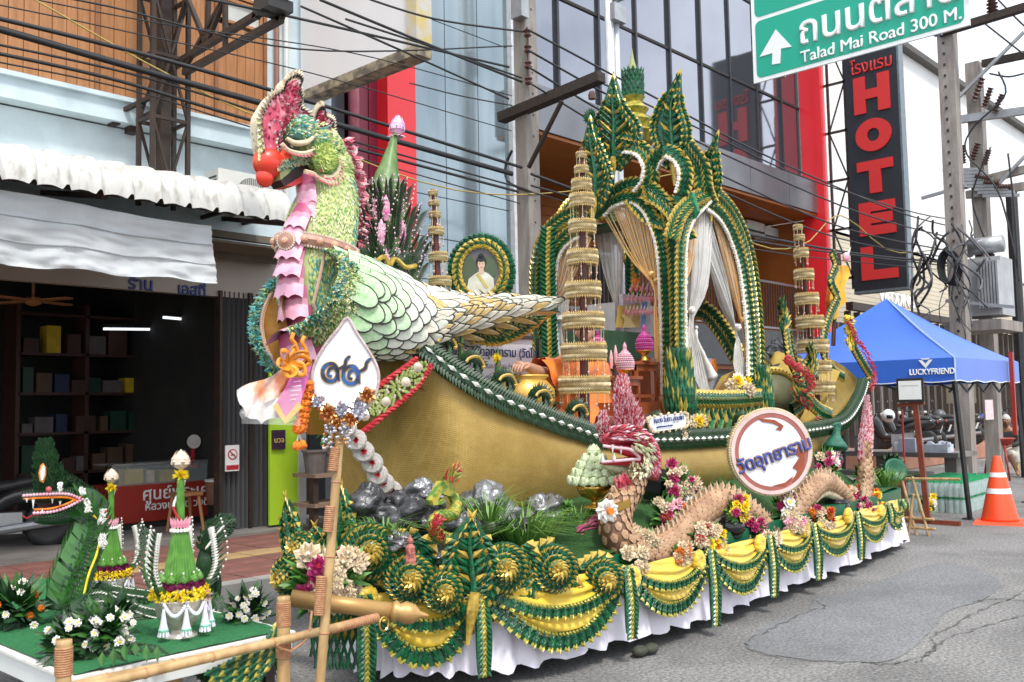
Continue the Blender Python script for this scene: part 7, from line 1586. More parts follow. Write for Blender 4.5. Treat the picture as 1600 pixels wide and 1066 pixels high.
mb=MB();rows=[[P(lerp(1294,1304,u/4)-4*math.sin(v*.3),lerp(440,490,v/8),'Y',5.75)+V((0,.02*math.sin(u*2),0))for u in range(5)]for v in range(9)];mb.grid(rows);put('orange_cloth',mb,orange,FC,True)
band('scroll_band',FC,PY(5.6,(1302,395),(1308,415),(1300,440),(1310,465),(1300,490),(1290,520),(1288,545),(1300,575),(1320,590)),YN,.11)
band('scroll_band',FC,PY(5.6,(1330,505),(1335,540),(1348,565),(1362,590),(1352,602)),YN,.12)
mb=MB();frill(mb,PY(5.5,(1322,500),(1332,525),(1350,550),(1364,585),(1358,604)),[(0,.03),(1,.03)],40,(0,),(0,-1,0),.05);frill(mb,PY(5.55,(1316,505),(1328,515),(1322,535)),[(0,.10),(1,.08)],26,(1,2),(0,-1,0),.08);put('red_gold_frill',mb,[redp,gold,yellow],FC)
mb=MB();mb.ball(P(1322,402,'Y',5.6),(.06,.05,.07),0,8,6,.1);mb.leaf(P(1322,410,'Y',5.6),P(1330,385,'Y',5.55),.06,YN,1);put('flower_knob',mb,[pinkp,white],FC)
for k,(o_,lb)in enumerate((([(1225,490),(1232,520),(1236,548),(1245,575),(1262,600),(1258,625),(1240,640)],'green and gold serpent scroll rising left of the stern tower'),([(1270,560),(1256,590),(1262,618),(1280,640),(1300,650)],'lower green serpent curling before the gold transom'))):
 t_=thing('green_serpent',lb,'serpent statue',P(*o_[-1],'Y',5.2));band('body_band',t_,PY(5.15-.05*k,*o_),YN,.16);h0=P(*o_[0],'Y',5.1)
 mb=MB();frill(mb,PY(5.1,(o_[0][0]-4,o_[0][1]+30),(o_[0][0]-2,o_[0][1]+5),(o_[0][0]-8,o_[0][1]-14)),[(0,.07),(1,.03)],26,(0,0,1),(0,-1,0),.08);put('crest',mb,[green,gold],t_)
 mb=MB();frill(mb,PY(5.05,(o_[3][0]-10,o_[3][1]+20),(o_[3][0]+2,o_[3][1]+36),(o_[3][0]+14,o_[3][1]+50)),[(0,.09),(1,.05)],30,(0,1,2),(0,-1,0),.09);put('jaw_frill',mb,[gold,redp,green],t_)
mb=MB();frill(mb,PY(5.0,(1222,560),(1238,572),(1258,585),(1266,602)),[(0,.03),(1,.04)],34,(0,),(0,-1,0),.05);put('red_comb',mb,redp,None,label='jagged red comb of the lower green serpent',cat='ornament')
TB=thing('teal_bird_figure','small teal green feathered bird figure behind the disc sign','bird figure',P(1308,695,'Y',4.7))
mb=MB();mb.tube(smooth(PY(4.75,(1305,702),(1306,685),(1308,668),(1309,660)),12),[.13,.14,.12,.09,.06,.045,.04,.04,.045,.05,.04,.01],12);mb.tube(PY(4.7,(1309,662),(1300,664)),[.02,.004],6);put('body',mb,M('teal_feather',(.03,.20,.13),.5,col2=(.01,.10,.06),scale=30,bump=.5),TB,True)
TZ=.60
TT=thing('platform_table','low white table topped with green artificial turf','table',(2.2,4.6,0))
x0,x1,y0,y1=1.67,2.72,4.03,6.6
mb=MB();mb.bx((x0,y0,TZ-.10),(x1,y1,TZ-.012));put('frame',mb,M('white_laminate',(.72,.74,.72),.5,col2=(.64,.66,.63),scale=3),TT)
mb=MB();mb.bx((x0-.012,y0-.012,TZ-.012),(x1+.012,y1,TZ));put('edge_strip',mb,white,TT)
mb=MB();rows=[[V((lerp(x0+.02,x1-.02,i/30),lerp(y0+.02,y1,j/60),TZ+.006+random.uniform(0,.004)))for i in range(31)]for j in range(61)];mb.grid(rows);put('turf_sheet',mb,M('bright_turf',(.03,.26,.08),.8,col2=(.015,.16,.045),scale=70,bump=.9,bscale=250),TT)
for x in(x0+.06,x1-.06):
 for y in(y0+.12,y1-.1):mb=MB();mb.bx((x-.025,y-.025,0),(x+.025,y+.025,TZ-.1));put('leg',mb,steel,TT)
LN=thing('leaf_naga','naga folded from dark palm leaves with open pink lined jaws and white blossoms','leaf naga',(2.3,5.2,TZ))
NY_=5.15
n_=lambda x,y,d=0.:P(x,y,'Y',NY_+d)
nb=smooth([n_(100,952),n_(108,915),n_(122,875),n_(136,840),n_(140,815),n_(130,800),n_(118,790)],40);rad=[interp([(0,.10),(.3,.095),(.6,.08),(.8,.075),(1,.06)],i/39)for i in range(40)]
mb=MB();mb.tube(nb,rad,14);put('neck',mb,leafd,LN,True)
for i in range(15):
 k=2+int(i*2.3);p=nb[k];t=(nb[k+1]-nb[k]).normalized();r=rad[k];mb=MB();o=V((-.5,-.86,0));s=t.cross(o).normalized();c=p+o*r*.98
 for sg in(-1,1):q0=p+o*r*1.06;q1=p+(o*.72+s*sg*.78)*r*1.1+t*.045;q2=p+(o*.25+s*sg*1.02)*r*1.06+t*.11;mb.add([q0,q1,q2,q2+t*.035,q1+t*.045,q0+t*.055+o*.008],[(0,1,4,5),(1,2,3,4)])
 put('leaf_fold',mb,M('glossy_leaf',(.04,.15,.025),.3,col2=(.015,.07,.012),scale=8,coat=.2),LN)
mb=MB()
for i in range(1500):
 k=random.randrange(38);a=random.uniform(-1.1,2.6);t=(nb[k+1]-nb[k]).normalized();n0=V((.9,-.4,0));n0=(n0-t*n0.dot(t)).normalized();s=t.cross(n0);d=n0*math.cos(a-.8)+s*math.sin(a-.8);p=nb[k]+d*rad[k];mb.leaf(p,p-t*.022+d*.014,.011,d,0,.3)
put('leaf_scales',mb,leafd,LN,kind='stuff')
mb=MB();e=[n_(134,960,-.1),n_(140,925,-.1),n_(158,880,-.1),n_(162,840,-.1),n_(150,812,-.1)];mb.tube(smooth([n_(128,945,-.13),n_(138,900,-.12),n_(152,862,-.1),n_(156,825,-.08),n_(146,805,-.08)],30),.006,5,0)
put('yellow_seam',mb,yellow,LN)
HDN=put('head',(lambda m:(m.tube(smooth([n_(150,800),n_(140,788),n_(125,778),n_(100,774),(n_(60,776)),n_(34,776)],24),[interp([(0,.08),(.3,.075),(.5,.05),(.8,.028),(1,.012)],i/23)for i in range(24)],12),m.tube(smooth([n_(148,798),n_(125,800),n_(100,808),n_(75,812),n_(55,812)],20),[interp([(0,.07),(.4,.04),(1,.018)],i/19)for i in range(20)],10),m)[2])(MB()),leafd,LN,True)
mb=MB();up_,lo_=smooth([n_(36,770,-.03),n_(70,768,-.05),(n_(105,768,-.06)),n_(125,776,-.06)],40),smooth([n_(52,806,-.03),n_(80,804,-.05),n_(105,796,-.06),n_(128,784,-.06)],40)
for q,dz in((up_,.012),(lo_,-.012)):
 for p,t in walk(q,.013):
  for o in(0,dz):mb.leaf(p+V((0,0,o)),p+V((-.012,-.02,dz+o)),.016,YN,0,.3)
put('leaf_rows',mb,leafd,HDN,kind='stuff')
mb=MB()
for q,dz in((up_,-.014),(lo_,.014)):
 for p,t in walk(q,.015):mb.ball(p+V((0,-.012,dz)),.0085,0,6,4)
 mb.tube([p+V((0,-.006,dz*2.2))for p in q],.006,5,1)
put('pink_lip',mb,[M('lip_pink',(.72,.30,.42),.5,col2=(.8,.5,.58),scale=20),orange],HDN)
for(a,b,dz)in((42,779,-.02),(52,781,-.045),(82,779,-.025),(94,783,-.03),(66,802,.022)):p=n_(a,b,-.05);mb=MB();mb.lathe([(.007,0),(.001,dz)],p,6);put('tooth',mb,white,HDN)
mb=MB();mb.prism([n_(a,b,.0)for a,b in((40,776),(80,776),(118,782),(100,798),(60,806),(70,795))],(0,1,0),.02);put('mouth_cavity',mb,M('dark_maroon_mouth',(.05,.008,.008),.6),HDN)
mb=MB();mb.tube(smooth([n_(70,806),n_(50,806),n_(42,810),n_(36,806)],10),.004,4);put('tongue',mb,redp,HDN)
leaf_plume(LN,[n_(80,768),n_(76,745),n_(72,720),n_(70,692)],[(0,.065),(.5,.055),(.8,.035),(1,.006)],(-.3,-.95,0),'crest')
leaf_plume(LN,[n_(98,772,.03),n_(97,755,.03),n_(88,735,.03)],[(0,.04),(1,.02)],(-.3,-.95,0),'crest',n=160)
leaf_plume(LN,[n_(145,785),n_(128,768),n_(118,758),n_(108,750)],[(0,.045),(1,.008)],(-.3,-.95,0),'rear_crest',n=180)
mb=MB();mb.prism([n_(a,b,-.07)for a,b in((63,752),(61,740),(64,728),(68,724),(72,730),(72,742),(68,755))],(0,1,0),.01,1);mb.prism([n_(a,b,-.08)for a,b in((64.5,750),(63,740),(66,730),(69,727),(70.5,732),(70,742),(67,751))],(0,1,0),.01,0)
mb.ball(n_(76,765,-.06),.016,2,8,6);put('eye_motif',mb,[white,orange,M('berry',(.55,.1,.12),.4)],LN)
for(px,py,s)in((92,762,.6),(128,768,.6),(136,790,.9),(158,808,1.),(158,845,1.)):
 mb=MB();c=n_(px,py,-.12)
 for i in range(26):mb.leaf(c+V((random.uniform(-.018,.018),0,random.uniform(-.045,.045)))*s,c+V((random.uniform(-.02,.03),-.02,random.uniform(-.04,.05)))*s,.014,YN,0)
 put('white_blossoms',mb,white,LN)
for pts_,r in(([n_(120,960,-.1),n_(150,950,-.15),n_(190,962,-.2),n_(230,975,-.25),n_(280,978,-.2),n_(318,968,0),n_(328,945,.15)],.085),([n_(150,930,.1),n_(190,938,.1),n_(250,945,.2),n_(300,948,.3),n_(326,925,.3),n_(322,880,.25),n_(325,850,.25)],.075)):
 q=smooth(pts_,50);mb=MB();mb.tube(q,[r*min(1,.35+.05*(50-i))for i in range(50)],12);put('coil',mb,leafd,LN,True);mb=MB()
 for i in range(1300):
  k=random.randrange(48);a=random.uniform(-.3,3.4);t=(q[k+1]-q[k]).normalized();n0=V((0,-1,0));n0=(n0-t*n0.dot(t)).normalized();s=V((0,0,1));d=(n0*math.cos(a)+s*math.sin(a)).normalized();p=q[k]+d*r;mb.leaf(p,p+t*.02+d*.012,.010,d,0,.3)
 put('leaf_scales',mb,M('cut_leaf_green',(.035,.10,.03),.5,col2=(.016,.05,.016),scale=40),LN,kind='stuff')
 for off in(.5,1.2):
  mb=MB()
  for p,t in walk([p+V((0,-math.cos(off)*r,math.sin(off)*r))for p in q[4:44]],.016):mb.leaf(p,p+t*.022+V((0,-.012,.008)),.012,V((0,-.5,.8)),0)
  put('white_garland',mb,white,LN)
leaf_plume(LN,[n_(322,862,.2),n_(328,842,.2),n_(342,825,.2),n_(362,814,.2)],[(0,.05),(.5,.07),(.85,.05),(1,.01)],(-.3,-.95,0),'tail',n=420)
mb=MB()
for i in range(40):c=lerp(n_(318,862,.05),n_(344,828,.05),random.random());mb.leaf(c,c+V((.02,-.02,.03)),.016,YN,0)
put('tail_blossoms',mb,white,LN)
def bai_sri(px,py,y,s,label,wings=True):
 "silver footed bowl, marigold ring, leaf cone and feathered leaf wings"
 c=P(px,py,'Y',y);t_=thing('offering_bowl',label,'offering bowl',c);Z=lambda z:c+V((0,0,z*s))
 mb=MB();mb.lathe([(.085*s,0),(.085*s,.02*s),(.05*s,.035*s),(.045*s,.05*s),(.09*s,.08*s),(.115*s,.13*s),(.125*s,.19*s),(.13*s,.20*s),(.11*s,.20*s)],c,30);put('silver_stand',mb,M('bright_silver',(.80,.72,.64),.3,.55,col2=(.58,.50,.43),scale=25,bump=.5,bscale=40),t_,True)
 mb=MB()
 for lv,(rr,z,k,n)in enumerate(((.135,.215,0,26),(.125,.24,0,24),(.105,.265,1,24),(.09,.275,1,20))):
  for i in range(n):
   a=6.283*(i+.5*lv)/n;p=Z(z)+V((math.cos(a),math.sin(a),0))*rr*s
   for _ in range(9):d=V((random.gauss(0,1),random.gauss(0,1),random.gauss(0,1))).normalized();mb.leaf(p,p+d*.024*s,.02*s,d.orthogonal(),k)
 put('marigold_ring',mb,[yellow,M('purple_petal',(.20,.01,.08),.6)],t_)
 mb=MB();n=28;vs=[]
 for i in range(n):
  a=6.283*i/n;d=V((math.cos(a),math.sin(a),0));e=V((-d.y,d.x,0));mb.add([Z(.26)+d*.085*s-e*.011*s,Z(.26)+d*.092*s,Z(.26)+d*.085*s+e*.011*s,Z(.54)+d*.034*s+e*.004*s,Z(.54)+d*.037*s,Z(.54)+d*.034*s-e*.004*s],[(0,1,4,5),(1,2,3,4)])
 mb.lathe([(.07*s,.26*s),(.028*s,.54*s),(.022*s,.56*s),(.018*s,.78*s),(.004*s,.8*s)],c,12);put('leaf_cone',mb,M('bright_leaf_strip',(.10,.28,.03),.4,col2=(.05,.17,.015),scale=20),t_)
 mb=MB()
 for i in range(16):a=6.283*i/16;d=V((math.cos(a),math.sin(a),0));mb.leaf(Z(.54)+d*.04*s,Z(.60)+d*.05*s,.028*s,d,1);mb.ball(Z(.535)+d*.043*s,.011*s,0,5,3)
 put('petal_crown',mb,[white,pinkp],t_)
 mb=MB();bud(mb,Z(.84),.045*s,.10*s,0)
 for i in range(34):d=V((random.gauss(0,1),random.gauss(0,1),random.gauss(0,.7))).normalized();mb.leaf(Z(.81),Z(.81)+d*.045*s,.022*s,d.orthogonal(),1)
 mb.tube([Z(.78),Z(.85)],.01*s,6,1);put('lotus_finial',mb,[M('pale_bud',(.72,.62,.50),.5,col2=(.6,.46,.34),scale=12),yellow],t_)
 mb=MB()
 for i in range(26):f=i/25;a=f*4.6;mb.ball(Z(.78-.22*f)+V((math.cos(a),math.sin(a),0))*(.02+.012*math.sin(f*3.14))*s,.008*s,0 if f<.6 else 1,5,3)
 put('jasmine_string',mb,[white,redp],t_)
 for i in range(10):
  a=6.283*i/10;d=V((math.cos(a),math.sin(a),0));mb=MB();bud(mb,Z(.28)+d*.085*s,.022*s,.05*s,0,(d.x*.3,d.y*.3,1),5,0);mb.ball(Z(.33)+d*.09*s,.006*s,1,5,3);put('leaf_bud',mb,[leafl,white],t_)
 if wings:
  for a0 in(3.5,-.25,2.2,.8):
   d=V((math.cos(a0),math.sin(a0),0));mb=MB();sp=smooth([Z(.22)+d*.12*s,Z(.33)+d*.175*s,Z(.44)+d*.17*s,Z(.52)+d*.155*s],24)
   ribbon(mb,sp,YN,[.05*s*(1-i/26)for i in range(24)],.006,0)
   for i in range(4,24):p=sp[i];mb.leaf(p-d*.01,p+V((-.012*s,-.01,.02*s)),.022*s,YN,1);mb.leaf(p-d*.01,p+V((.012*s,-.01,.02*s)),.022*s,YN,1)
   for i in range(12):p=sp[i*2];e=p+d*(.07-.002*i)*s+V((0,0,.05*s));mb.leaf(p,e,.016*s,YN,2,.2);mb.tube([e,e+V((0,0,.012*s))],.001*s,3,1);mb.ball(e+V((0,0,.012*s)),.006*s,1,5,3)
   put('feathered_leaf',mb,[leafm,white,leafd],t_)
 mb=MB()
 for k in range(4):
  a=-2.6+k*.75;b_=a+.75;n=16
  for i in range(n+1):
   f=i/n;q=lerp(a,b_,f);mb.ball(Z(.19-.055*math.sin(math.pi*f))+V((math.cos(q),math.sin(q),0))*.14*s,.010*s,0,5,3)
  q=a;top=Z(.17)+V((math.cos(q),math.sin(q),0))*.145*s
  for i in range(9):an=i*.7;mb.tube([top,top+V((math.cos(an)*.010,math.sin(an)*.010,-.07))*s,top+V((math.cos(an)*.024,math.sin(an)*.024,-.13))*s],.006*s,5,0)
  mb.lathe([(.022*s,-.115*s),(.026*s,-.10*s),(.024*s,-.095*s)],top,10,1)
 put('jasmine_garland',mb,[M('soft_white',(.78,.78,.84),.7),M('mint_band',(.25,.6,.45),.6)],t_)
 mb=MB();p=c+V((math.cos(-.9)*.14*s,math.sin(-.9)*.14*s,.21*s))
 for i in range(40):d=V((random.gauss(0,1),random.gauss(0,1),random.gauss(0,1))).normalized();mb.leaf(p,p+d*.035*s,.014*s,d.orthogonal(),0)
 put('dried_rosette',mb,M('dried_petal',(0,0,0)),t_)
bai_sri(281,997,4.35,.95,'front silver bowl with marigold ring, ribbed leaf cone and lotus finial')
c2=P(172,938,'Y',5.7);bai_sri(172,948,5.6,.85,'second silver bowl half hidden behind the leaf naga neck')
whm=[leafl]
for px,py,y,r,n,lb in((385,955,4.42,.15,22,'white daisies in dark leaves at the right end of the table'),(118,1000,4.35,.16,14,'leafy white daisies at the near left table corner'),(165,985,4.3,.15,16,'white daisies trailing over the table edge by the bamboo post'),(25,950,5.2,.17,14,'white and orange daisies at the far left edge'),(185,960,4.6,.12,9,'small white daisies before the leaf naga coil')):
 bouquet(P(px,py,'Y',y),r,n,['white','white','white','white','orange' if px<60 else 'white'],lb,group='daisy bunches on the low table',fr=.022,leafm_=leafd,nl=85,flat=.8)
for px,py in((118,1000),(175,990)):
 pass
mb=MB();c=P(205,1010,'Y',4.0)
for i in range(11):
 b0=c+V((-.10+.02*i,.05-.008*i,.02-.01*abs(i-5)*.6));sg=1 if i%2 else-1;mb.leaf(b0,b0+V((.045*sg+.03,-.035,-.055-.008*(i%3))),.034,(.2*sg,-.8,.6),i%2,.25,.4);mb.tube([b0,c+V((0,.03,0))],.003,4,1)
mb.tube([c,P(185,985,'Y',4.2)],.004,4,1);put('drooping_sprig',mb,[leafm,leafd],None,label='sprig of broad leaves drooping over the white table edge',cat='sprig')
mb=MB();c=P(148,985,'Y',4.6);mb.bx((c.x-.12,4.55,TZ+.006),(c.x+.02,4.75,TZ+.12));put('black_foam_block',mb,blackr,None,label='black block holding the flowers beside the leaf naga',cat='flower block')
bam=M('bamboo',(.54,.36,.16),.45,col2=(.34,.20,.08),scale=9,stretch=(1.5,1.5,.6),coat=.15,bump=.2);bind=M('cane_binding',(.46,.25,.12),.5,col2=(.36,.15,.07),scale=60,stretch=(1,1,1))
BF=thing('bamboo_rail','bamboo rail frame with cane bound posts in front of the white table','bamboo frame',(2,3.9,0))
def bamboo(mb,a,b,r,k=0,node=.28):
 a,b=V(a),V(b);L_=(b-a).length;n=max(2,int(L_/node));pts_=[];rr=[]
 for i in range(n):
  for f,q in((.0,1.12),(.04,1.0),(.5,.96),(.96,1.0)):pts_.append(lerp(a,b,(i+f)/n));rr.append(r*q)
 pts_.append(b);rr.append(r);mb.tube(pts_,rr,14,k)
 if k==0:
  for i in range(1,n):c=lerp(a,b,i/n);u=(b-a).normalized()*.004;mb.tube([c-u,c+u],[r*1.15,r*1.15],12,1)
def wrap(mb,a,b,r,k=0,p=.009):
 a,b=V(a),V(b)
 for c,t in walk([a,b],p):mb.tube([c-t*p*.45,c,c+t*p*.45],[r*.97,r*1.06,r*.97],12,k)
B=lambda x,y,yy=3.85:P(x,y,'Y',yy)
pa,pb=B(100,1000),B(443,932)
for p in(pa,pb):
 mb=MB();bamboo(mb,(p.x,3.85,0),p,.030);wrap(mb,p-V((0,0,.03)),p-V((0,0,.13)),.033,1)
 if p is pb:wrap(mb,p-V((0,0,.20)),p-V((0,0,.28)),.035,1)
 put('post',mb,[bam,bind],BF,True)
mb=MB();e=B(590,965,3.78);bamboo(mb,B(110,1080,3.82),e,.020);st_=B(452,1000,3.80)
wrap(mb,lerp(st_,e,.45),e,.023,1,.014);put('rail',mb,[bam,bind],BF,True)
mb=MB();bamboo(mb,B(55,1085,3.95),B(445,1000,3.95),.02);put('rail',mb,[bam,bind],BF,True)
mb=MB();bamboo(mb,P(270,1040,'Y',4.25),V((P(270,1040,'Y',4.25).x,4.25,0)),.04);put('stump_post',mb,[bam,bind],BF,True)
mb=MB()
for s in(-1,1):mb.tube(smooth([pb+V((.0,-.05,-.24)),pb+V((.08*s,-.07,-.19)),pb+V((.12,-.05,-.12+.04*s))],10),.006,5)
put('lashing',mb,bind,BF)
WP=thing('woven_leaf_tail','woven green and yellow leaf tail hanging under the bamboo rail','leaf ornament',P(380,1040,'Y',4.0))
mb=MB();q=smooth([P(436,978,'Y',4.0),P(420,1015,'Y',4.0),P(385,1050,'Y',3.98),P(345,1085,'Y',3.95)],30);ribbon(mb,q,(-.2,-.95,.2),[.03+.20*(i/29)for i in range(30)],.012,0)
for p,t in walk(q,.028):
 f=min(1,(p-q[0]).length/.5);w_=.02+.11*f;s=t.cross(V((-.2,-.95,.2))).normalized()
 for j in range(-3,4):mb.leaf(p+s*w_*j/3-t*.02+V((0,-.006,0)),p+s*w_*(j/3+.12)+t*.04+V((0,-.014,0)),.03,(-.2,-.95,.2),1 if(j+int(f*20))%3==0 else 0,.2)
put('weave',mb,[green,lime],WP)
mb=MB();q=smooth([P(436,990,'Y',4.15),P(410,1040,'Y',4.15),P(350,1048,'Y',4.15),P(322,1028,'Y',4.15)],24);ribbon(mb,q,(0,-1,0),.16,.03,0);braid(mb,q,YN,[(-.05,.1,0),(.05,.1,0)],.02);put('dark_fold',mb,leafd,WP)
SG=thing('number_sign','drop shaped white sign with blue Thai numerals on a bamboo pole','sign',P(495,1060,'Y',3.6))
SYp=3.62;g=lambda x,y,d=0.:P(x,y,'Y',SYp+d)
sn=V((-.70,-.71,0)).normalized();sc_=g(540,590);sa=V((-sn.y,sn.x,0));sa=sa if sa.dot(RT)>0 else-sa
def sp_(px,py,out=0.):
 d=_f+RT*((px-CX)/F)-UP*((py-CY)/F);o=V((0,0,HE));t=(sc_-o).dot(sn)/d.dot(sn);return o+d*t+sn*out
mb=MB();foot_=g(492,1075);foot_=V((foot_.x-.02,foot_.y,0));bamboo(mb,foot_,g(534,640,.02),.0215,0,.32);
for a,b in(((498,960),(502,900)),((512,830),(516,790)),((520,735),(524,700))):wrap(mb,g(*a),g(*b),.0225,1)
put('pole',mb,[bam,bind],SG,True)
ol=[(543,497),(556,518),(574,545),(588,570),(592,592),(586,618),(570,640),(548,655),(530,655),(508,640),(493,618),(488,590),(493,567),(508,540),(528,515)]
oo=[sp_(*p)for p in ol];q=smooth(oo,60,True);k_=q[0];mb=MB();mb.prism(q,-sn,.015);put('board',mb,M('white_face',(0,0,0)),SG)
mb=MB();qc=q+[q[0]]
for i in range(3):mb.tube([p+sn*(.004*(i-1))+V((0,0,.0))for p in qc],.0065,5,0,cap=False)
for p,t in walk(qc,.010):mb.ball(p+sn*.004,.008,0,5,3)
put('rope_edge',mb,M('lilac_rope',(.45,.33,.32),.6,col2=(.6,.5,.48),scale=60),SG)
def stroke(mb,pts,w0,k,out,n=34):
 q=smooth([sp_(a,b,out)for a,b in pts],n);ribbon(mb,q,sn,[w0*(.55+.6*math.sin(math.pi*min(1,(i+3)/(n+2))))for i in range(n)],.004,k)
g1=[(519,588),(513,586),(515,577),(523,575),(528,583),(524,593),(514,595),(506,589),(505,577),(512,570),(521,569),(527,575),(529,586),(530,595)]
g1t=[(527,577),(533,575),(539,571),(541,563),(545,558),(548,557)]
dx,dy=32,4
for(o,w_,k,out)in((0,.023,0,.003),(0,.015,1,.008)):
 mb=MB()
 for ddx,ddy in((0,0),(dx,dy)):
  a=[(x+ddx-0,(y-582)*1.05+582+ddy)for x,y in g1];b=[(x+ddx,y+ddy)for x,y in g1t];stroke(mb,a,w_,0,out);stroke(mb,b,w_*.85,0,out+.001)
 put('numeral',mb,M('ink_gold',(.62,.42,.12),.5)if k==0 else M('ink_blue',(.02,.10,.33),.5,col2=(.02,.025,.05),scale=14,contrast=(.45,.55)),SG)
mb=MB()
fc=[(480,618,.045,0),(498,628,.04,1),(514,646,.05,0),(536,640,.045,1),(562,642,.05,1),(548,655,.045,0),(528,664,.04,0),(575,618,.045,0),(518,668,.035,1),(560,630,.03,1),(540,668,.04,1)]
cop=M('copper_foil',(.66,.34,.13),.22,.85,col2=(.45,.2,.07),scale=20);sil=M('silver_foil',(.72,.72,.76),.18,.9,col2=(.45,.45,.5),scale=20)
for px,py,r,k in fc:mb=MB();flower(mb,sp_(px,py,.03),r,0,0,6,sn,3);put('foil_flower',mb,cop if k==0 else sil,SG)
mb=MB()
for i in range(46):p=sp_(random.uniform(505,552),random.uniform(662,700),random.uniform(.02,.07));mb.ball(p,(.012,.008,.008),random.choice((0,0,1)),6,4)
put('foil_beads',mb,[sil,cop],SG)
mb=MB();mb.tube([g(521,705),g(518,740)],.003,4);mb.tube([g(524,700),g(519,722)],.003,4);put('twigs',mb,bam,SG)
FN=thing('wrapped_fan','white orange and pink pennant wrapped in clear plastic hanging before the swan','pennant',P(425,660,'Y',3.7))
f_=lambda x,y,d=0.:P(x,y,'Y',3.72+d)
def quadgrid(pts,n,mat,name,parent,wv=.012):
 a,b,c,d=[V(p)for p in pts];rows=[[lerp(lerp(a,b,i/n),lerp(d,c,i/n),j/n)+V((0,wv*math.sin(i*1.1+j*.7),wv*.4*math.sin(i+j*1.3)))for i in range(n+1)]for j in range(n+1)];mb=MB();mb.grid(rows);mb.grid([[p+V((0,.006,0))for p in r][::-1]for r in rows]);return put(name,mb,mat,parent,True)
quadgrid([f_(371,610),f_(452,574),f_(450,610),f_(382,650)],8,M('orange_white_print',(.82,.30,.13),.3,col2=(.82,.78,.74),scale=6,contrast=(.42,.55),coat=.3),'orange_panel',FN)
quadgrid([f_(378,645),f_(430,612),f_(440,650),f_(407,661)],8,M('white_print_film',(.80,.78,.76),.25,col2=(.82,.55,.45),scale=5,contrast=(.3,.42),coat=.3),'white_panel',FN)
mb=MB();mb.prism([f_(a,b,-.03)for a,b in((463,568),(488,568),(470,630),(446,655),(431,632),(447,606))],(0,1,0),.006);put('pink_pennant',mb,M('magenta_print',(.62,.10,.42),.4,col2=(.66,.16,.32),scale=3),FN)
mb=MB();q=[f_(a,b,-.034)for a,b in((470,632),(446,658),(430,632))];ribbon(mb,q,YN,.03,.004);put('yellow_border',mb,yellowc,FN)
for i in range(7):
 w_=(6,14,10,13,12,9,7)[i];mb=MB();a=f_(466-w_/2-i*1.5,583+i*7,-.035);mb.bar(a,a+V((w_*.0042,0,.004)),.0025);put('text_line',mb,wht,FN)
text('๙๙','print_numeral',FN,f_(466,588,-.036),(1,0,.1),YN,.05,wht)
mb=MB();rows=[[f_(lerp(376,470,i/8),lerp(lerp(640,600,i/8),lerp(662,665,i/8),j/6),-.045)+V((0,.01*math.sin(i*2+j),0))for i in range(9)]for j in range(7)];mb.grid(rows);put('clear_film',mb,M('film',(.85,.85,.85),.08,alpha=.22,spec=.9),FN,True)
OR=thing('orange_ribbon_bow','curly orange ribbon bow tied above the wrapped pennant','ribbon',f_(455,570));rbn=M('orange_ribbon',(.85,.32,.02),.4)
for k in range(7):
 a=k*.95;c=f_(452,566,-.02);mb=MB();q=smooth([c,c+V((math.cos(a)*.06,-.02,math.sin(a)*.05)),c+V((math.cos(a+.6)*.085,-.04,math.sin(a+.6)*.07)),c+V((math.cos(a+1.3)*.05,-.03,math.sin(a+1.3)*.04)),c],18);ribbon(mb,q,(math.sin(a),-.5,-math.cos(a)),.022,.003);put('ribbon_loop',mb,rbn,OR,True)
for o in([(455,555),(462,540),(456,530),(459,520)],[(468,560),(478,548),(472,535),(476,525)]):mb=MB();ribbon(mb,smooth([f_(a,b,-.02)for a,b in o],16),(-.6,-.8,0),.018,.003);put('ribbon_tail',mb,rbn,OR,True)
MG=thing('marigold_garland','orange marigold garland hanging below the ribbon','garland',f_(470,690))
ga=smooth([f_(480,600),f_(474,640),f_(467,672)],9)
for i,p in enumerate(ga):
 mb=MB();mb.ball(p,(.032,.032,.02),0,12,6,.15)
 for j in range(30):a=j*.7;d=V((math.cos(a),math.sin(a),random.uniform(-.3,.3)));mb.leaf(p+d*.02,p+d*.037,.014,(0,0,1),0)
 put('marigold',mb,orange,MG)
for px,py in((463,697),(472,695)):mb=MB();p=f_(px,py);mb.ball(p,.022,0,8,5,.2);mb.tube([p,f_(467,674)],.003,4,1);put('marigold_drop',mb,[orange,white],MG)
PS=thing('plant_shelf','weathered wooden plant shelf beside the lime green board','shelf',P(520,840,'Y',10.4))
a,b=P(478,745,'Y',10.6),P(610,745,'Y',10.6)
for z in(P(540,742,'Y',10.6).z,P(540,775,'Y',10.6).z-.1):mb=MB();mb.bx((a.x,10.4,z),(b.x,10.9,z+.05));put('plank',mb,M('worn_wood',(.24,.16,.11),.8,scale=6),PS)
for x in(a.x+.05,b.x-.05):mb=MB();mb.bx((x-.04,10.45,.12),(x+.04,10.55,P(540,742,'Y',10.6).z));put('leg',mb,steel,PS)
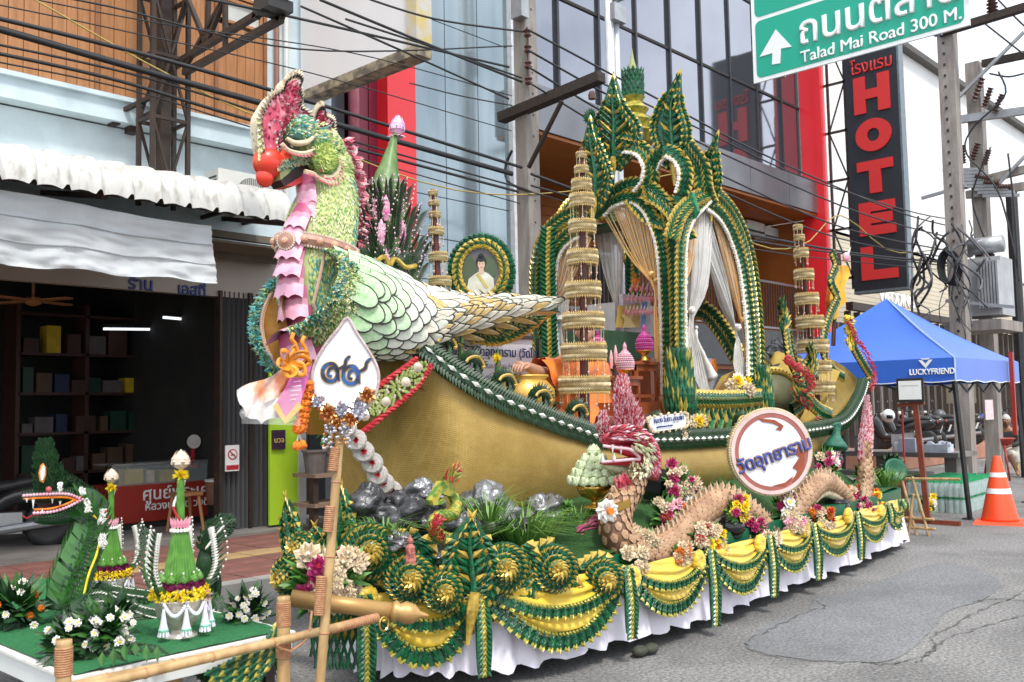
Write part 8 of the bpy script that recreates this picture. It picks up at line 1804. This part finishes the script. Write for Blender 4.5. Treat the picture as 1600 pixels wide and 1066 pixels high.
for k,(px,py,r,h)in enumerate(((492,742,.2,.30),(515,742,.2,.28),(540,738,.17,.25),(565,735,.16,.24),(590,735,.15,.24))):
 c=P(px,py,'Y',10.6);t_=thing('potted_plant',['bushy green potted plant next to the lime green board','tall leafy potted plant behind the bamboo sign pole','spiky potted plant right of the bamboo sign pole','small potted plant behind the tufted discs','rightmost potted plant half hidden by the hull'][k],'potted plant',c,'potted plants on the shelf')
 mb=MB();mb.lathe([(r*.6,0),(r*.8,h),(r*.88,h),(r*.88,h*1.08),(r*.7,h*1.08)],c,16);put('pot',mb,M('plastic_pot',(.14,.12,.11),.6),t_)
 mb=MB()
 for i in range(230):d=V((random.gauss(0,1),random.gauss(0,1),random.gauss(0.4,1))).normalized();p=c+V((0,0,h+.25+.35*(k<2)))+V((d.x*.28,d.y*.28,d.z*(.6 if k<2 else .3)))*random.random();mb.leaf(p,p+d*.12,.045,V((0,0,1)),i%2)
 put('foliage',mb,[leafl,leafm],t_)
mred,mblk,mblu=M('bike_red',(.45,.03,.02),.3,coat=.5),M('bike_black',(.02,.02,.022),.3,coat=.5),M('bike_blue',(.04,.06,.35),.3,coat=.5)
def motorbike(loc,rz,bodym,label,platetxt=True):
 t_=thing('motorbike',label,'motorbike',(0,0,0),'motorbikes parked behind the tent');A=lambda*a:V(a)
 for x in(-.62,.62):
  mb=MB();mb.lathe([(.18,-.04),(.25,-.045),(.28,0),(.25,.045),(.18,.04)],(x,0,.28),22,0,(0,1,0));tw=put('wheel',mb,blackr,t_,True)
  mb=MB()
  for i in range(5):a=i*1.2566;mb.bar((x,0,.28),(x+math.cos(a)*.2,0,.28+math.sin(a)*.2),.03)
  mb.lathe([(.2,-.02),(.2,.02),(.18,.02),(.18,-.02)],(x,0,.28),18,0,(0,1,0),cap=False);put('rim',mb,galv,tw)
 mb=MB();mb.tube(smooth([A(-.85,0,.72),A(-.6,0,.70),A(-.2,0,.62),A(.1,0,.42),A(.35,0,.42),A(.5,0,.75),A(.58,0,.92)],24),[.05,.10,.12,.12,.13,.13,.12,.11,.10,.09,.09,.09,.09,.09,.10,.11,.12,.13,.13,.12,.11,.09,.08,.05],12);put('body',mb,bodym,t_,True)
 mb=MB();mb.tube(smooth([A(-.78,0,.80),A(-.5,0,.82),A(-.2,0,.77),A(.0,0,.74)],14),[.05]+[.11]*11+[.1,.04],12,flat=.6,ref=(0,0,1));put('seat',mb,blackr,t_,True)
 mb=MB();mb.bar((.48,0,.6),(.62,0,.28),.07);mb.tube([A(.5,0,.9),A(.46,.28,1.0),A(.36,.36,.98)],.018,7);mb.tube([A(.5,0,.9),A(.46,-.28,1.0),A(.36,-.36,.98)],.018,7);mb.tube(smooth([A(.85,0,.5),A(.7,0,.60),A(.5,0,.55)],8),.06,8);put('handlebar',mb,mblk,t_)
 for s in(-1,1):mb=MB();mb.tube([A(.45,.2*s,1.0),A(.42,.25*s,1.2)],.008,5);mb.ball((.42,.27*s,1.24),(.015,.06,.04),0,8,5);put('mirror',mb,mblk,t_)
 mb=MB();mb.ball((.62,0,.93),(.05,.09,.06),0,10,6);put('headlight',mb,whs,t_);mb=MB();mb.ball((-.9,0,.74),(.03,.08,.04),0,8,5);put('tail_lamp',mb,redm,t_)
 mb=MB();mb.box((-.98,0,.56),(.012,.22,.17),0,Matrix.Rotation(-.35,3,'Y'));put('number_plate',mb,whs,t_)
 mb=MB();mb.tube([A(-.1,.14,.25),A(-.8,.17,.34)],.05,8);mb.bx((-.35,-.1,.2),(.15,.1,.45));put('engine',mb,galv,t_)
 return t_
mbk=motorbike(0,0,mblk,'black motorbike leftmost behind the tent legs')
bl_=[(23.6,9.2,1.9,'black motorbike leftmost behind the tent, near the red stern flame'),(24.8,9.4,1.75,'black motorbike second from the left behind the picture frame'),(26.0,9.4,1.8,'black motorbike behind the maroon easel post'),(27.2,9.5,1.7,'black motorbike between the easel and the tent leg'),(28.4,9.6,1.85,'black motorbike just left of the tent leg'),(32.5,9.1,1.9,'black motorbike right of the concrete pole'),(31.2,8.5,2.2,'black motorbike nearest the seated person'),(34,8.8,1.9,'farthest black motorbike right of the concrete pole')]
for k,(x,y,rz,lb)in enumerate(bl_):
 o=copy_tree(mbk);o.location=(x,y,.42);o.rotation_euler=(0,0,rz);o['label']=lb
mb=MB();mb.bx((22,8.6,.1),(31,12,.42));mb.bx((31,7.9,.1),(36,12,.42));put('parking_ledge',mb,M('orange_tile_ledge',(.42,.20,.13),.8,scale=3),kind='structure')
hb=mbk;hb['label']='motorbike with white number plate at the left picture edge';hb['group']=''
del hb['group'];hb.location=(P(-14,860,'Z',.1).x,P(-14,860,'Z',.1).y,.09);hb.rotation_euler=(0,0,2.6)
for px,py,rr,mt,lb in((1388,650,.16,whs,'white helmet resting on a parked motorbike'),(1468,650,.17,M('grey_shell',(.12,.12,.13),.3),'dark grey helmet on a parked motorbike'),(1536,655,.16,mblu,'blue helmet on a motorbike right of the pole')):
 c=P(px,py,'Y',9.6);mb=MB();mb.ball(c,(rr,rr,rr*1.05),0,14,10);mb.box(c+V((-.1,-.08,-.02)),(.12,.12,.09),1);put('helmet',mb,[mt,blackp],None,True,lb,'helmet')
TN=thing('canopy_tent','bright blue pop up canopy tent with white brand lettering and black legs','tent',(15.5,6.1,0))
tb=M('blue_polyester',(.02,.13,.60),.5,col2=(.018,.11,.54),scale=1.5,sheen=.3);x0,x1,y0,y1,ze,zv=14.0,17.0,4.62,7.62,2.26,1.93;ap=V((15.5,6.12,3.33))
C4=[V((x0,y0,ze)),V((x1,y0,ze)),V((x1,y1,ze)),V((x0,y1,ze))]
for i in range(4):
 a,b=C4[i],C4[(i+1)%4];rows=[]
 for j in range(15):
  v=j/14;r=[]
  for k in range(17):
   u=k/16;p=lerp(lerp(a,b,u),ap,v);sag=-.16*math.sin(math.pi*v)*(.35+.65*abs(2*u-1)*0+.65*math.sin(math.pi*u)**.5*.6);r.append(p+V((0,0,sag)))
  rows.append(r)
 mb=MB();mb.grid(rows);put('roof_panel',mb,tb,TN,True)
 mb=MB();rows=[[lerp(a,b,k/20)+V((0,0,0))for k in range(21)],[lerp(a,b,k/20)+V((0,0,-.17))for k in range(21)],[lerp(a,b,k/20)+V((0,0,zv-ze+.012*math.sin(k*1.3)))for k in range(21)]];mb.grid(rows);put('valance',mb,tb,TN,True)
 mb=MB();mb.tube([lerp(a,b,k/20)+V((0,0,zv-ze+.012*math.sin(k*1.3)))for k in range(21)],.008,4);put('white_hem',mb,whs,TN)
 c=V((a.x,a.y,0));mb=MB();sp2=(1 if a.x>15 else-1)*.0;mb.bar((a.x+(.05 if a.x<15 else-.05)+.18*(1 if a.x<15 else-1)*0,a.y+(.05 if a.y<6 else-.05),2.2),(a.x+(.2 if a.x<15 and a.y<6 else 0),a.y+(-.03 if a.y<6 else .03),0),.05);mb.box((a.x+(.2 if a.x<15 and a.y<6 else 0),a.y,.01),(.12,.12,.02));put('leg',mb,blackr,TN)
mb=MB();mb.tube([C4[0]+V((0,0,.0)),C4[0]+V((0,0,zv-ze))],.012,5);mb.tube([lerp(C4[0],ap,k/10)+V((0,0,-.03*math.sin(math.pi*k/10)))for k in range(11)],.010,5);put('corner_seam',mb,M('pale_blue_seam',(.45,.6,.85),.5),TN)
for a,b in((C4[0],C4[1]),(C4[0],C4[3]),(C4[3],C4[2])):
 mb=MB();d=b-a
 for k in range(4):
  inw=(V((15.5,6.12,0))-V(((a+b).x/2,(a+b).y/2,0))).normalized()*.09;p,q=a+d*k/4+V((0,0,-.16))+inw,a+d*(k+1)/4+V((0,0,-.16))+inw;lo=V((0,0,-.32));mb.bar(p,q+lo,.025);mb.bar(p+lo,q,.025)
 put('scissor_bar',mb,blackr,TN)
ZL=P(1456,580,'X',x0).z;yl=P(1421,583,'X',x0).y
text('LUCKYFRIEND','brand_lettering',TN,(x0-.012,yl,P(1430,586,'X',x0).z),(0,-1,0),XN,.115,whs,bold=.004,sx=.84)
cl=P(1446,568,'X',x0-.012);mb=MB();
for o in([(-.10,.05),(.0,-.07),(.10,.05),(.05,.05),(0,-.005),(-.05,.05)],[(-.07,.075),(.07,.075),(.04,.055),(-.04,.055)]):mb.prism([cl+V((0,-a,b))for a,b in o],(1,0,0),.004)
put('brand_emblem',mb,whs,TN)
mb=MB();c=P(1581,580,'Y',4.55);mb.bar(c+V((0,0,.3)),V((c.x,c.y,c.z-1.0)),.06);put('red_post',mb,redm,TN)
CN=thing('traffic_cone','orange traffic cone with two white bands at the roadside','traffic cone',(14.0,4.14,0));co=M('cone_orange',(.85,.09,.02),.4,col2=(.80,.075,.018),scale=3)
mb=MB();mb.box((14.0,4.14,.02),(.62,.62,.04),0,Matrix.Rotation(.2,3,'Z'),.94);put('base',mb,co,CN)
mb=MB();mb.lathe([(.235,.04),(.23,.07),(.05,.88),(.04,.90)],(14.0,4.14,0),28);put('cone_shell',mb,co,CN,True)
for z0_,z1_ in((.40,.47),(.62,.68)):rz_=lambda z:.232-(z-.07)*.2222;mb=MB();mb.lathe([(rz_(z0_)+.002,z0_),(rz_(z1_)+.002,z1_)],(14.0,4.14,0),28,cap=False);put('white_band',mb,whs,CN,True)
wp0=thing('bottle_pack','pack','bottle pack',(0,0,0),'stacked packs of drinking water');bt_=M('clear_bottle',(.55,.72,.68),.1,alpha=.55,spec=.8);cpm=M('green_cap',(.03,.42,.16),.4)
mb=MB();mc=MB()
for i in range(4):
 for j in range(3):x,y=(i-1.5)*.085,(j-1)*.085;mb.lathe([(.034,.0),(.038,.02),(.036,.07),(.038,.12),(.036,.165),(.014,.2),(.014,.215)],(x,y,0),8);mc.lathe([(.018,.2),(.018,.235),(.01,.237)],(x,y,0),8)
put('bottles',mb,bt_,wp0,True,kind='stuff');put('green_caps',mc,cpm,wp0,kind='stuff')
mb=MB();mb.box((0,0,.10),(.36,.275,.19));put('shrink_wrap',mb,M('wrap_film',(.75,.85,.83),.1,alpha=.22,spec=.9),wp0)
k=0
for lv in range(2):
 for i in range(5):
  for j in range(3):
   o=wp0 if k==0 else copy_tree(wp0);o.location=(15.0+i*.39,4.98+j*.30+.02*i,.235*lv);
   o['label']=f"{['lower', 'upper'][lv]} layer water pack, {['nearest the easel', 'second from the easel', 'middle', 'fourth from the easel', 'nearest the cone'][i]}, {['front row', 'middle row', 'back row'][j]} of the stack";k+=1
o=copy_tree(wp0);o.location=(16.6,4.25,0);o['label']='single water pack standing apart behind the cone'
ST=thing('stone_table','long grey stone table laden with bottles and trays behind the tent leg','table',(17.6,6.6,0))
mb=MB();mb.bx((17.2,5.7,.68),(18.2,8.6,.76));put('top',mb,conc,ST)
for y in(5.9,7.1,8.3):mb=MB();mb.bx((17.4,y-.1,0),(18.0,y+.1,.68));put('leg',mb,conc,ST)
mb=MB();mb.bx((16.5,6.0,.38),(16.9,8.2,.46));mb.bx((16.6,6.2,0),(16.8,6.4,.38));mb.bx((16.6,7.8,0),(16.8,8,.38));put('stone_bench',mb,conc,None,label='low grey stone bench in front of the stone table',cat='bench')
for k,(x,y,r,h,mt,nm,lb,ct)in enumerate(((17.4,7.45,.14,.26,galv,'steel_pot','steel cooking pot with black lid on the stone table','pot'),(17.5,8.1,.05,.28,M('bottle_blue',(.1,.25,.45),.2),'bottle','blue bottle at the left end of the stone table','bottle'),(17.4,8.25,.05,.26,M('bottle_brown',(.16,.09,.03),.2),'bottle','brown bottle leftmost on the stone table','bottle'),(17.4,6.8,.09,.15,whs,'paper_cup_stack','white paper tub in the middle of the stone table','tub'),(17.5,6.2,.16,.06,M('bottle_blue',(0,0,0)),'tray','shallow tray of ice and cups at the right of the stone table','tray'))):
 mb=MB();mb.lathe([(r*.9,0),(r,h*.1),(r,h*.8),(r*(.5 if 'bottle' in nm else 1),h)],(x,y,.76),14,0);mb.lathe([(r*.55 if 'bottle' in nm else r*1.03,h),(r*.3,h*1.12)],(x,y,.76),12,1);put(nm,mb,[mt,blackr if k==0 else whs],None,True,lb,ct)
mb=MB();mb.bx((17.3,6.45,.76),(17.7,6.75,1.0));put('ice_tub',mb,M('lilac_plastic',(.55,.58,.72),.3,alpha=.8),None,label='square lilac plastic tub on the stone table',cat='tub')
mb=MB();mb.bx((17.3,5.9,.76),(17.6,6.3,.9));
for i in range(9):mb.ball((17.35+.05*i%.3,5.9+.045*i,.9),.05,0,6,4,.3)
put('cup_pile',mb,M('pale_plastic',(.66,.70,.78),.3),None,label='heap of clear plastic cups at the table end',cat='cups')
FE=thing('notice_easel','white notice in a black frame on a maroon wooden easel','easel',(13.4,5.4,0));xq=13.3
a,b=P(1400,592,'X',xq),P(1444,628,'X',xq)
mb=MB();mb.bx((xq,b.y,b.z),(xq+.03,a.y,a.z));put('frame',mb,blackr,FE);mb=MB();mb.bx((xq-.006,b.y+.03,b.z+.035),(xq,a.y-.03,a.z-.035));put('notice',mb,whs,FE)
ln_=MB();ln_.bx((xq-.009,b.y+.06,a.z-.10),(xq-.007,a.y-.06,a.z-.096));put('printed_rule',ln_,M('grey_print',(.4,.4,.42),.6),FE)
mw=M('maroon_wood',(.22,.05,.025),.5);c0_=P(1431,628,'X',13.4);
mb=MB();mb.bar((13.36,c0_.y,1.75),(13.36,c0_.y-.10,.05),.07,.05);put('upright',mb,mw,FE)
mb=MB();mb.bar((13.36,P(1404,631,'X',13.4).y,P(1404,634,'X',13.4).z),(13.36,P(1446,631,'X',13.4).y,P(1446,629,'X',13.4).z),.05);mb.bar((13.4,c0_.y-.5,.03),(13.4,c0_.y+.25,.03),.06);put('crossbar',mb,mw,FE)
mb=MB();mb.bar((13.35,P(1407,640,'X',13.3).y,1.55),(13.35,P(1407,640,'X',13.3).y,.1),.02);put('thin_leg',mb,redm,FE)
BE=thing('bamboo_easel','small bamboo trestle holding a brown board at the rear of the float','easel',(12.4,4.9,0));e_=lambda x,y,xx=12.2:P(x,y,'X',xx)
for nm,segs in(('rail',[((1395,748),(1500,749))]),('rail',[((1390,822),(1462,827))]),('rail',[((1395,808),(1460,812))]),('leg',[((1408,745),(1433,840))]),('leg',[((1425,745),(1452,840))]),('strut',[((1427,772),(1418,846))])):
 for a,b in segs:mb=MB();bamboo(mb,e_(*a,12.0 if nm=='strut' else 12.2),e_(*b,12.0 if nm=='strut' else 12.2),.018,0,.2);put(nm,mb,[bam,bind],BE,True)
mb=MB();mb.prism([e_(a,b,12.25)for a,b in((1390,750),(1410,750),(1422,808),(1392,810))],(1,0,0),.02);put('board',mb,M('brown_board',(.26,.12,.06),.5),BE)
bouquet(P(1448,790,'Y',5.0),.17,12,['yellow','white'],'yellow flowers and greenery behind the bamboo trestle',fr=.05,nl=60)
bouquet(P(1395,730,'Y',4.9),.2,2,['yellow'],'dark glossy leaves behind the stern tail',fr=.05,nl=90,leafm_=leafd,cat='plant')
mb=MB();cc=P(1398,735,'Y',4.75);mb.lathe([(.03,-.03),(.12,0),(.15,.03),(.12,.03),(.05,-.01)],cc,20,0,(-.6,-.7,.3));put('green_wreath',mb,M('deep_wreath_green',(.01,.12,.06),.4),None,True,'dark green round wreath leaning at the float rear','wreath')
mb=MB();a,b=P(1535,625,'Y',6.35),P(1556,655,'Y',6.35);mb.bx((a.x,6.3,b.z),(a.x+.5,6.31,a.z));put('paper_notice',mb,M('pinkish_paper',(.75,.68,.70),.6,col2=(.7,.45,.45),scale=16),None,label='paper notice with faint red print on the concrete pole',cat='notice')
mb=MB();mb.box((21.2,6.9,1.9),(.3,.5,.6));put('meter_box',mb,M('beige_meter',(.45,.40,.28),.6),None,label='beige electric meter box under the tent edge',cat='meter box')
SPN=thing('person','white haired seated person in a dark jacket and pale shorts at the right edge','person',(23.2,6.6,0))
b_=lambda x,y,z:V((23.2+x,6.6+y,z))
skin_fig('body',[(b_(0,0,.45),.15),(b_(-.02,0,.72),(.18,.13)),(b_(-.03,0,.95),(.16,.11)),(b_(-.05,0,1.05),.055),(b_(-.07,0,1.14),.07),(b_(-.05,.2,.93),.06),(b_(-.2,.26,.70),.045),(b_(-.42,.12,.66),.03),(b_(-.05,-.2,.93),.06),(b_(-.2,-.26,.70),.045),(b_(-.42,-.1,.64),.03),(b_(-.45,.14,.46),.075),(b_(-.62,.2,.10),.04),(b_(-.78,.22,.05),.035),(b_(-.45,-.14,.46),.075),(b_(-.70,-.34,.12),.04),(b_(-.86,-.4,.05),.035),(b_(-.05,.09,.44),.11),(b_(-.05,-.09,.44),.11)],[(0,1),(1,2),(2,3),(3,4),(2,5),(5,6),(6,7),(2,8),(8,9),(9,10),(0,17),(17,11),(11,12),(12,13),(0,18),(18,14),(14,15),(15,16)],skin,SPN)
jk=M('dark_jacket',(.03,.032,.035),.7)
skin_fig('jacket',[(b_(0,0,.50),.19),(b_(-.02,0,.72),(.215,.165)),(b_(-.03,0,.99),(.17,.12)),(b_(-.05,.21,.95),.085),(b_(-.21,.27,.70),.07),(b_(-.36,.17,.67),.055),(b_(-.05,-.21,.92),.085),(b_(-.21,-.27,.70),.07),(b_(-.36,-.15,.65),.055)],[(0,1),(1,2),(2,3),(3,4),(4,5),(2,6),(6,7),(7,8)],jk,SPN)
skin_fig('shorts',[(b_(0,0,.44),.18),(b_(-.25,.11,.47),.115),(b_(-.42,.14,.47),.10),(b_(-.5,.15,.40),.09),(b_(-.25,-.11,.47),.115),(b_(-.42,-.14,.47),.10),(b_(-.5,-.16,.40),.09)],[(0,1),(1,2),(2,3),(0,4),(4,5),(5,6)],M('pale_shorts',(.62,.58,.50),.7),SPN)
head_(SPN,b_(-.09,0,1.19),.115,(-.95,-.3,-.05),skin,M('white_hair',(.62,.60,.56),.8))
hand(SPN,b_(-.42,.12,.66),(-1,-.3,-.2),(0,0,1),.9,skin);hand(SPN,b_(-.42,-.1,.64),(-1,.3,-.2),(0,0,1),.9,skin)
mb=MB();mb.box((23.3,6.6,.30),(.42,.42,.05));
for sx in(-1,1):
 for sy in(-1,1):mb.bar((23.3+.18*sx,6.6+.18*sy,.3),(23.3+.2*sx,6.6+.2*sy,0),.03)
put('stool',mb,M('yellow_stool',(.6,.4,.05),.5),None,label='low yellow stool under the seated person',cat='stool')
mb=MB();mb.lathe([(.22,0),(.3,.12),(.31,.14),(.25,.13)],(21.7,6.35,.72),18);mb.bar((21.5,6.2,.72),(21.4,6.1,0),.03);mb.bar((21.9,6.5,.72),(22,6.6,0),.03);mb.bar((21.5,6.5,.72),(21.4,6.6,0),.03);put('red_basket',mb,redm,None,True,'red basket on thin legs beside the seated person','basket')
for k,(px,py)in enumerate(((1000,1022),(1017,1018))):c=P(px,py,'Z',.02);mb=MB();mb.ball(c+V((0,.0,.02)),(.07,.05,.035),0,10,6);put('sandal',mb,M('olive_sandal',(.05,.055,.035),.7),None,True,('left olive sandal showing under the white skirt','right olive sandal showing under the white skirt')[k],'sandal')
